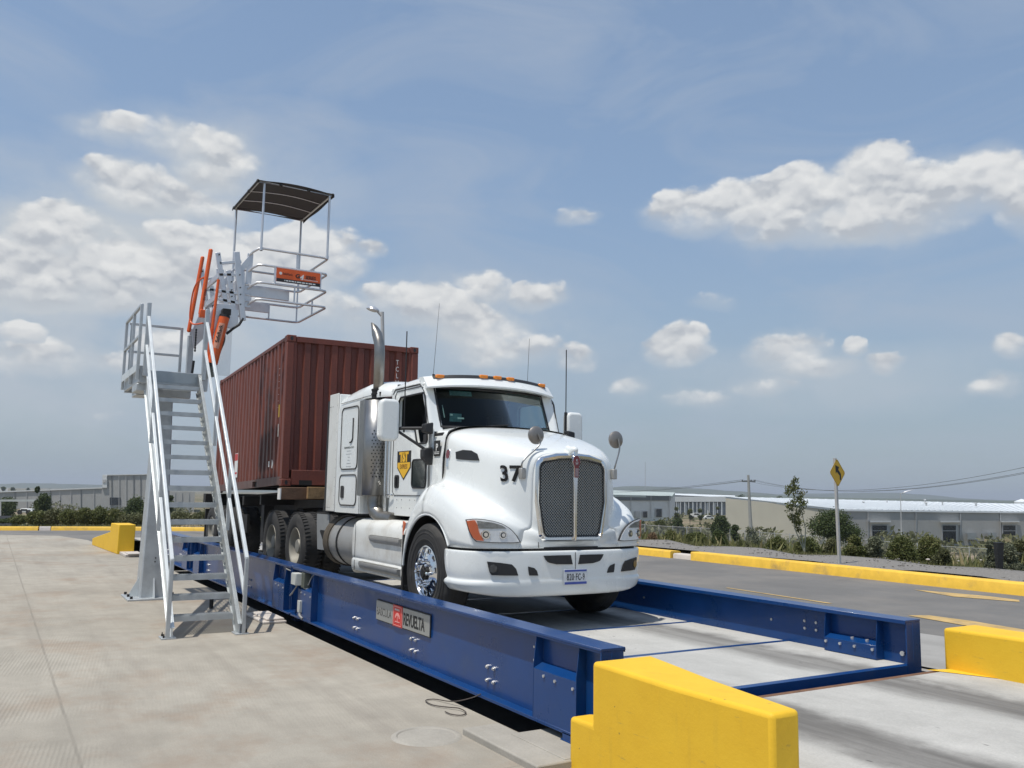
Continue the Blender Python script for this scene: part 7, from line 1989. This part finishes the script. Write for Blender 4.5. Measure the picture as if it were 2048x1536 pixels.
ar = [(.075, -.15), (.125, -.15), (.125, -.02), (.03, .07), (.07, .12), (-.08, .16), (-.07, -.02), (-.03, .02), (.075, -.06)]
mb = MB(); mb.prism(ar, lambda a, b: sp_(a, b, .0045), lambda a, b: sp_(a, b, .006)); mb.build('arrow', m_ink, pan, smooth=0)
# black post at the right
pb = Vector(at_z(1999, 1139, .45)); dpb = HX_f(pb); k_ = dpb / FPX
mb = MB(); rt_ = to_world(1, 0, 0); fwv = to_world(0, 1, 0); tp = at(1997, 1084.5, dpb)
rows = [[b + rt_ * sx__ * w + fwv * sy__ * w for sx__, sy__ in ((-1, -1), (1, -1), (1, 1), (-1, 1))] for b, w in ((pb, 5.0 * k_), (tp, 7.0 * k_))]
mb.grid(rows, close_v=True); mb.f.append((0, 1, 2, 3)); mb.f.append((4, 5, 6, 7))
tag(mb.build('marker_post', m_black, bevel=.006, loc=tuple(pb)), 'short black square post standing in the scrub at the right edge', 'post')

# chain-link fence across the slope
fpts = [(1262, 1072), (1290, 1074), (1318, 1076), (1346, 1078), (1374, 1080), (1402, 1082), (1430, 1084), (1460, 1086), (1490, 1088), (1520, 1090), (1550, 1092), (1580, 1094), (1612, 1096), (1650, 1098), (1690, 1100), (1735, 1102), (1785, 1104), (1835, 1106), (1885, 1108), (1939, 1110), (1995, 1112), (2060, 1115)]
fn = thing('chain_link_fence', tuple(at(1490, 1088, 104)), 'chain link fence with thin posts crossing the scrub below the warehouses', 'fence')
FP = [at(px, py, 2.0 * FPX / (30 + 8 * (px - 1262) / 800)) for px, py in fpts]
for p in FP: p.z = ground_h(p.x, p.y)
mb = MB()
for a, b in zip(FP[:-1], FP[1:]): mb.bar(a + Vector((0, 0, 2.0)), b + Vector((0, 0, 2.0)), .05, .05); mb.bar(a + Vector((0, 0, .05)), b + Vector((0, 0, .05)), .03, .03)
mb.build('rail', m_shade, fn, smooth=0)
for p in FP: mb = MB(); mb.cyl(p - Vector((0, 0, .3)), p + Vector((0, 0, 2.15)), .045, n=6); mb.build('post', m_shade, fn)
net = bpy.data.materials.new('wire_netting'); net.use_nodes = True; _t = net.node_tree; _t.nodes.clear()
_o = _t.nodes.new('ShaderNodeOutputMaterial'); _x = _t.nodes.new('ShaderNodeMixShader'); _x.inputs[0].default_value = .16; _a = _t.nodes.new('ShaderNodeBsdfTransparent'); _b = _t.nodes.new('ShaderNodeBsdfDiffuse'); _b.inputs[0].default_value = (.35, .36, .36, 1)
_t.links.new(_a.outputs[0], _x.inputs[1]); _t.links.new(_b.outputs[0], _x.inputs[2]); _t.links.new(_x.outputs[0], _o.inputs[0])
mb = MB(); mb.grid([[p + Vector((0, 0, .05)), p + Vector((0, 0, 2.0))] for p in FP]); mb.build('netting', net, fn, smooth=0, fix=False)

# ------------------------------------------------------------------ vegetation
def leaf_mat(name, c1, c2, c3=None):
    m = bpy.data.materials.new(name); m.use_nodes = True; t = m.node_tree; b = t.nodes['Principled BSDF']; N = NT(t)
    at_ = t.nodes.new('ShaderNodeAttribute'); at_.attribute_name = 'tone'
    c = N.mix(at_.outputs['Fac'], c1, c2)
    if c3: c = N.mix(N.ramp(at_.outputs['Fac'], [(.86, 0.0), (.93, 1.0)]), c, c3)
    t.links.new(c, b.inputs['Base Color']); b.inputs['Roughness'].default_value = .6; b.inputs['Specular IOR Level'].default_value = .25
    tr_ = t.nodes.new('ShaderNodeBsdfTranslucent'); t.links.new(c, tr_.inputs[0]); mx = t.nodes.new('ShaderNodeMixShader'); mx.inputs[0].default_value = .25
    t.links.new(b.outputs[0], mx.inputs[1]); t.links.new(tr_.outputs[0], mx.inputs[2]); t.links.new(mx.outputs[0], t.nodes['Material Output'].inputs[0])
    return m
L_green = leaf_mat('scrub_leaves', (.060, .078, .022), (.175, .185, .065), (.27, .23, .11))
L_dark = leaf_mat('dark_leaves', (.036, .056, .020), (.110, .140, .048), (.17, .16, .07))
L_olive = leaf_mat('olive_leaves', (.080, .088, .036), (.20, .20, .10), (.29, .25, .14))
L_grey = leaf_mat('grey_green_leaves', (.11, .125, .08), (.24, .25, .16), (.30, .28, .18))
L_dry = leaf_mat('dry_leaves', (.14, .085, .05), (.27, .19, .11))
L_grass = leaf_mat('grass_blades', (.085, .10, .035), (.25, .235, .09), (.40, .33, .17))
m_bark = mat('bark', (.13, .11, .085), .9, var=.2, scale=8)

def leaves(parent, lobes, n, size, m, name='foliage', shell=.55, up_bias=.3, thin=.45, loc=None, kind=None):
    """lobes: (centre, radii); n leaf quads spread through the outer part of each lobe"""
    L = ROOTLOC.get(parent.name, Vector()) if parent else Vector(loc)
    vol = np.array([r[0] * r[1] + r[0] * r[2] for _, r in lobes]); pick = rng.choice(len(lobes), n, p=vol / vol.sum())
    C = np.array([list(c) for c, _ in lobes])[pick]; RR = np.array([list(r) for _, r in lobes])[pick]
    d = rng.normal(size=(n, 3)); d /= np.linalg.norm(d, axis=1)[:, None]
    rad = shell + (1 - shell) * rng.random(n) ** .7; rad *= 1 + .16 * rng.normal(size=n)
    P = C + d * RR * rad[:, None]
    a = rng.normal(size=(n, 3)); a[:, 2] += up_bias; a /= np.linalg.norm(a, axis=1)[:, None]
    b = np.cross(a, rng.normal(size=(n, 3))); b /= np.linalg.norm(b, axis=1)[:, None]
    s = size * (.6 + .8 * rng.random(n))[:, None]
    A, B = a * s, b * s * thin
    vs = np.stack([P - A, P - B * 1.0 + A * .1, P + A, P + B + A * .1], 1).reshape(-1, 3) - np.array(L)
    me = bpy.data.meshes.new(name); me.vertices.add(4 * n); me.vertices.foreach_set('co', vs.astype(np.float32).ravel())
    me.loops.add(4 * n); me.loops.foreach_set('vertex_index', np.arange(4 * n, dtype=np.int32)); me.polygons.add(n)
    me.polygons.foreach_set('loop_start', np.arange(0, 4 * n, 4, dtype=np.int32)); me.polygons.foreach_set('loop_total', np.full(n, 4, dtype=np.int32))
    me.update(); me.validate()
    lobe_t = rng.random(len(lobes))[pick]
    tone = np.clip(.45 * lobe_t + .55 * rng.random(n), 0, 1)
    atr = me.attributes.new('tone', 'FLOAT', 'FACE'); atr.data.foreach_set('value', tone.astype(np.float32))
    me.materials.append(m); o = bpy.data.objects.new(name, me); COL.objects.link(o)
    if parent: o.parent = parent
    else: o.location = L
    return o
def plant(name, cat, label, px0, px1, ytop, ybase, m, d=None, dens=1.0, lobes=7, trunk=.0, flat=1.0, leaf=1.0, group=None, shell=.45, branches=5, thin=.45, z=None):
    pxc = (px0 + px1) / 2
    if d is None: b0, d = ground_hit(pxc, ybase)
    else:
        b0 = at(pxc, ybase, d)
        b0.z = ground_h(b0.x, b0.y) if z is None else z
        if z is None and max(X0 - b0.x, b0.x - X1, Y0 - b0.y, b0.y - Y1) < 1.2: b0.z = .45
    k = d / FPX; w = (px1 - px0) * k; h = max(.15, at(pxc, ytop, d).z - b0.z)
    t = thing(name, tuple(b0), label, cat, group)
    cr = h * (1 - trunk); L = []
    for i in range(lobes):
        a = random.uniform(0, 2 * math.pi); u = random.uniform(0, 1) ** .5
        f = random.uniform(0, 1)
        if i < 2: u, f = .22, .97
        rr = w * random.uniform(.17, .30); hh = min(rr * flat, cr * .42)
        cx_ = math.cos(a) * u * (w / 2 - rr * .8); cy_ = math.sin(a) * u * (w / 2 - rr * .8) * .8
        taper = 1 - .6 * (u * u)
        cz_ = h * trunk + hh * .7 + (cr - 2 * hh) * f * taper
        q = b0 + to_world(cx_, cy_, 0) + Vector((0, 0, cz_)); L.append((q, (rr, rr, hh)))
    area = w * h / (k * k); n = int(min(14000, max(250, area * 3.0 * dens)))
    leaves(t, L, n, 1.9 * k * leaf + .004, m, shell=shell, thin=thin)
    mb = MB()
    for i in range(branches):
        q = L[i % len(L)][0]; s0 = b0 + to_world(random.uniform(-.04, .04) * w, 0, -.05); mid = s0.lerp(q, .5) + Vector((0, 0, h * .06)); r0_ = max(.008, w * .012)
        mb.tube([s0, mid, q], [r0_ * (1.6 if trunk > .15 else 1), r0_ * .8, r0_ * .3], 5)
    mb.build('trunk' if trunk > .15 else 'stems', m_bark, t)
    return t
# right side, from the kerb outwards
G = 'bushes in the scrub beyond the kerb'
plant('shrub', 'bush', 'dark round bushy shrub alone just behind the kerb, left of the utility pole', 1419, 1457, 1058, 1092, L_dark, d=36, dens=1.8, lobes=12, group=G, flat=1.2)
plant('shrub', 'bush', 'loose green bush between the truck headlight and the dark round shrub', 1362, 1418, 1060, 1092, L_green, d=33, dens=1.2, lobes=9, group=G, branches=9)
plant('shrub', 'bush', 'small reddish dry shrub nearest the truck headlight', 1292, 1318, 1062, 1095, L_dry, d=28, dens=.5, lobes=6, group=G, branches=12)
plant('shrub', 'bush', 'green bush behind the kerb between the reddish shrub and the loose bush', 1322, 1362, 1056, 1086, L_green, d=36, dens=1.0, lobes=8, group=G)
plant('shrub', 'bush', 'low sparse bush under the utility pole', 1462, 1508, 1078, 1097, L_olive, d=34, dens=.8, lobes=6, group=G)
plant('shrub', 'bush', 'spreading olive bush left of the tall sapling', 1528, 1585, 1068, 1104, L_green, d=27, dens=1.3, lobes=10, group=G, branches=9)
plant('shrub', 'bush', 'spreading olive bush right of the tall sapling', 1582, 1650, 1070, 1108, L_green, d=25, dens=1.3, lobes=10, group=G, branches=9)
plant('shrub', 'bush', 'leafy bush just left of the road sign post', 1645, 1684, 1072, 1108, L_olive, d=27, dens=1.2, lobes=8, group=G, branches=8)
plant('shrub', 'bush', 'leafy green bush just right of the road sign post', 1684, 1732, 1066, 1116, L_green, d=22, dens=1.3, lobes=9, group=G, branches=9)
plant('shrub', 'bush', 'greyish twiggy bush two to the right of the road sign', 1726, 1778, 1068, 1116, L_grey, d=22, dens=1.0, lobes=8, group=G, branches=14)
plant('shrub', 'bush', 'wide green bush in front of the middle warehouse doors', 1768, 1836, 1066, 1122, L_green, d=21, dens=1.4, lobes=11, group=G, branches=12)
plant('shrub', 'bush', 'wide green bush left of the second canopied door', 1828, 1898, 1064, 1120, L_green, d=22, dens=1.4, lobes=11, group=G, branches=12)
plant('shrub', 'bush', 'small bush low on the bank below the second canopied door', 1866, 1912, 1092, 1130, L_olive, d=19.5, dens=1.0, lobes=7, group=G, branches=8)
plant('shrub', 'bush', 'pale grey leafy bush left of the black post', 1968, 1998, 1078, 1140, L_grey, d=18.5, dens=1.1, lobes=8, group=G, branches=8)
plant('shrub', 'bush', 'pale grey leafy bush right of the black post', 2000, 2044, 1084, 1144, L_grey, d=18, dens=1.1, lobes=8, group=G, branches=8)
plant('shrub', 'bush', 'sparse bush at the right edge behind the grey bush', 2020, 2060, 1074, 1120, L_olive, d=24, dens=.8, lobes=6, group=G)
plant('tree', 'tree', 'broad dark green thorn tree behind the road sign', 1612, 1722, 1012, 1092, L_dark, d=62, dens=1.7, lobes=16, trunk=.28, flat=.55, group='scattered trees', branches=10)
plant('tree', 'tree', 'dark leaning tree against the beige warehouse end', 1424, 1462, 1028, 1066, L_dark, d=110, dens=1.6, lobes=9, trunk=.25, group='scattered trees')
plant('tree', 'tree', 'small dark tree in front of the columned building', 1340, 1374, 1033, 1058, L_dark, d=150, dens=1.2, lobes=8, trunk=.15, group='scattered trees')
plant('shrub', 'bush', 'dark bush in front of the pale grey warehouse, beside the truck', 1264, 1300, 1038, 1054, L_dark, d=150, dens=1.2, lobes=8, group=G)
plant('shrub', 'bush', 'bush below the dark doorway of the pale grey warehouse', 1304, 1340, 1036, 1056, L_green, d=140, dens=1.0, lobes=8, group=G)
plant('shrub', 'bush', 'twiggy bush at the foot of the utility pole', 1478, 1520, 1048, 1080, L_grey, d=90, dens=.35, lobes=7, group=G, branches=12)
plant('shrub', 'bush', 'low dark scrub to the left of the utility pole base', 1460, 1482, 1046, 1078, L_dark, d=96, dens=1.0, lobes=7, group=G)
for k, (a, b, c, d_) in enumerate(((1350, 1356, 1012, 1034), (1376, 1384, 1016, 1036), (1398, 1404, 1016, 1036), (1432, 1438, 1012, 1034))):
    plant('tree', 'tree', 'thin young tree in front of the columned building, number %s from the left' % ('one', 'two', 'three', 'four')[k], a - 3, b + 3, c, d_, L_green, d=250, dens=.5, lobes=5, trunk=.3, group='young trees by the columned building')
for k, (a, b, y) in enumerate(((1230, 1300, 986), (1466, 1500, 987), (1548, 1572, 990), (1400, 1440, 990))):
    plant('tree', 'tree', ('low dark trees on the skyline above the pale warehouse', 'low dark trees on the skyline left of the pole top', 'low dark trees on the skyline right of the pole', 'low dark trees above the columned building roof')[k], a, b, y, y + 12, L_dark, d=600, dens=1.2, lobes=9)
# sapling with drooping leaves
def sapling(bx, by, tx, ty, d, label, m=L_green, n=1300):
    b0 = at(bx, by, d); t0 = at(tx, ty, d); t = thing('sapling', tuple(b0), label, 'tree'); k = d / FPX; H = (t0 - b0).length
    mb = MB()
    for s_ in (-1, 0, 1):
        q = b0.lerp(t0, .8 if s_ else 1) + to_world(s_ * H * .06, 0, 0); mb.tube([b0, b0.lerp(q, .4) + to_world(s_ * H * .05, 0, 0), q], [.018, .012, .004], 6)
    L = []
    for i in range(26):
        u = .30 + .70 * i / 25; p = b0.lerp(t0, u); w = H * .10 * math.sin(math.pi * min(1, (u - .22) / .85)) ** .7 + .02
        q = p + to_world(random.uniform(-1, 1) * w, random.uniform(-1, 1) * w, random.uniform(-.02, .05) * H); L.append((q, (w * .75, w * .75, H * .06))); mb.tube([p, q], .004, 4)
    mb.build('trunk', mat('pale_bark', (.36, .36, .28), .8), t); leaves(t, L, n, 1.9 * k + .014, m, thin=.38, up_bias=-.9, shell=.1); return t
sapling(1609, 1104, 1582, 960, 24, 'tall slender sapling with sparse leaves against the sky')
# left side hedge and trees
H_ = 'hedge bushes behind the far left kerb'
spec = [(-30, 40, 1036, L_dark), (16, 62, 1028, L_green), (48, 98, 1016, L_green), (84, 128, 1012, L_olive), (112, 160, 1014, L_green), (146, 190, 1010, L_green), (176, 222, 1009, L_green), (206, 250, 1012, L_green), (236, 300, 1022, L_olive), (290, 345, 1016, L_green), (336, 388, 1018, L_olive), (376, 430, 1016, L_olive)]
pos = ['at the left edge of the picture', 'second from the left edge', 'under the portal frame post', 'below the first warehouse panels', 'below the middle of the low warehouse wall', 'left of the dock door', 'directly under the dock door', 'right under the dark tree by the column', 'just left of the stair tower column', 'seen between the stair tower and its stringer', 'seen between the stair treads', 'seen beside the right stringer']
for (a, b, y, m_), ps_ in zip(spec, pos):
    plant('hedge_bush', 'bush', 'leafy green bush of the far hedge, ' + ps_, a, b, y, 1056, m_, d=43.5 if b < 300 else 42.5, z=.0, dens=1.6, lobes=12, group=H_, flat=1.3, branches=7, shell=.15)
plant('tree', 'tree', 'dark tree behind the portal frame at the left edge', -20, 48, 986, 1034, L_dark, d=125, dens=1.6, lobes=12, trunk=.1, group='trees in front of the left warehouse')
plant('tree', 'tree', 'upright dark tree right of the portal frame', 66, 112, 979, 1030, L_dark, d=95, dens=1.8, lobes=12, trunk=.1, group='trees in front of the left warehouse', flat=1.2)
plant('tree', 'tree', 'thin conifer top poking above the warehouse roof', 67, 80, 966, 1000, L_dark, d=96, dens=.8, lobes=7, trunk=.1, group='trees in front of the left warehouse', flat=1.4)
plant('tree', 'tree', 'round dark tree beside the dock door of the left warehouse', 240, 300, 986, 1036, L_dark, d=80, dens=1.8, lobes=12, trunk=.1, group='trees in front of the left warehouse', flat=1.2)
plant('tree', 'tree', 'dark tree glimpsed between the upper stair treads', 330, 352, 986, 1020, L_dark, d=110, dens=1.5, lobes=8, trunk=.1, group='trees in front of the left warehouse')
for k, (a, b, y) in enumerate(((0, 12, 972), (16, 36, 973), (50, 60, 975), (92, 104, 977))):
    plant('tree', 'tree', ('hazy tree clump on the far left skyline', 'larger hazy tree clump on the left skyline', 'small hazy tree above the low warehouse roof', 'small hazy tree right of the conifer top')[k], a, b, y, y + 12, L_dark, d=650, dens=1.0, lobes=7)
# grass and weeds (uncountable)
def tufts(n, sampler, size, m, label=None):
    P = np.array([sampler() for _ in range(n)]); k = len(P)
    a = rng.normal(size=(k, 3)) * .35; a[:, 2] = 1; a /= np.linalg.norm(a, axis=1)[:, None]
    b = np.cross(a, rng.normal(size=(k, 3))); b /= np.linalg.norm(b, axis=1)[:, None]
    s = (size * (.4 + .9 * rng.random(k)))[:, None] * (1 + np.abs(P[:, 1:2]) * 0)
    vs = np.stack([P - b * s * .10, P + b * s * .10, P + a * s], 1).reshape(-1, 3)
    me = bpy.data.meshes.new('grass'); me.vertices.add(3 * k); me.vertices.foreach_set('co', vs.astype(np.float32).ravel())
    me.loops.add(3 * k); me.loops.foreach_set('vertex_index', np.arange(3 * k, dtype=np.int32)); me.polygons.add(k)
    me.polygons.foreach_set('loop_start', np.arange(0, 3 * k, 3, dtype=np.int32)); me.polygons.foreach_set('loop_total', np.full(k, 3, dtype=np.int32)); me.update()
    atr = me.attributes.new('tone', 'FLOAT', 'FACE'); atr.data.foreach_set('value', rng.random(k).astype(np.float32))
    me.materials.append(m); o = bpy.data.objects.new('grass', me); COL.objects.link(o); tag(o, kind='stuff'); return o
def s1():
    x = random.uniform(-48, 12); y = KY + 2.3 + abs(random.gauss(0, 1)) * 2.6; return (x, y, ground_h(x, y) - .02)
tufts(60000, s1, .16, L_grass)
def s2():
    x = random.uniform(-150, 10); y = random.uniform(19, 110); return (x, y, ground_h(x, y) - .03)
tufts(60000, s2, .5, L_grass)
def s3():
    y = random.uniform(-12, 12); x = -42.3 - abs(random.gauss(0, 1)) * 4; return (x, y, ground_h(x, y) - .02)
tufts(16000, s3, .14, L_grass)
# far scrub as one mass on the plain
def s4(): 
    az = random.uniform(-.65, .62); d = 130 * math.exp(random.uniform(0, 2.3)); p = EYE + to_world(math.tan(az) * d, d, 0); return (p.x, p.y, ground_h(p.x, p.y))
LB = []
for i in range(700):
    x, y, z = s4(); r = random.uniform(.8, 2.6); LB.append(((x, y, z + r * .5), (r * 1.6, r * 1.6, r * .8)))
o = leaves(None, LB, 60000, .55, L_olive, name='far_scrub', loc=(0, 0, 0)); tag(o, kind='stuff')
# pale rubble and litter on the bank
for k, (px, py, w) in enumerate(((1856, 1119, 9), (1917, 1122, 5), (1962, 1120, 5))):
    b0 = at(px, py, 20.5); k_ = 20.5 / FPX; mb = MB(); mb.ell(b0, (w * k_ * .5, w * k_ * .4, w * k_ * .22), 7, 5)
    tag(mb.build('rubble', m_white_s, loc=tuple(b0)), ('pale broken stone in the grass left of the black post, the largest', 'small pale stone in the grass between two others', 'small pale stone nearest the black post')[k], 'stone')

# ------------------------------------------------------------------ haze
HB = 9500
mb = MB(); mb.box(-HB, HB, -HB, HB, -14, 75)
hz_o = mb.build('haze', bpy.data.materials.new('air_haze'), smooth=0, fix=True); tag(hz_o, kind='stuff')
hm = hz_o.data.materials[0]; hm.use_nodes = True; _t = hm.node_tree; _t.nodes.clear()
_o = _t.nodes.new('ShaderNodeOutputMaterial'); _p = _t.nodes.new('ShaderNodeVolumePrincipled')
_p.inputs['Color'].default_value = (.80, .86, .95, 1); _p.inputs['Density'].default_value = .00022; _p.inputs['Anisotropy'].default_value = .2
_t.links.new(_p.outputs[0], _o.inputs['Volume'])
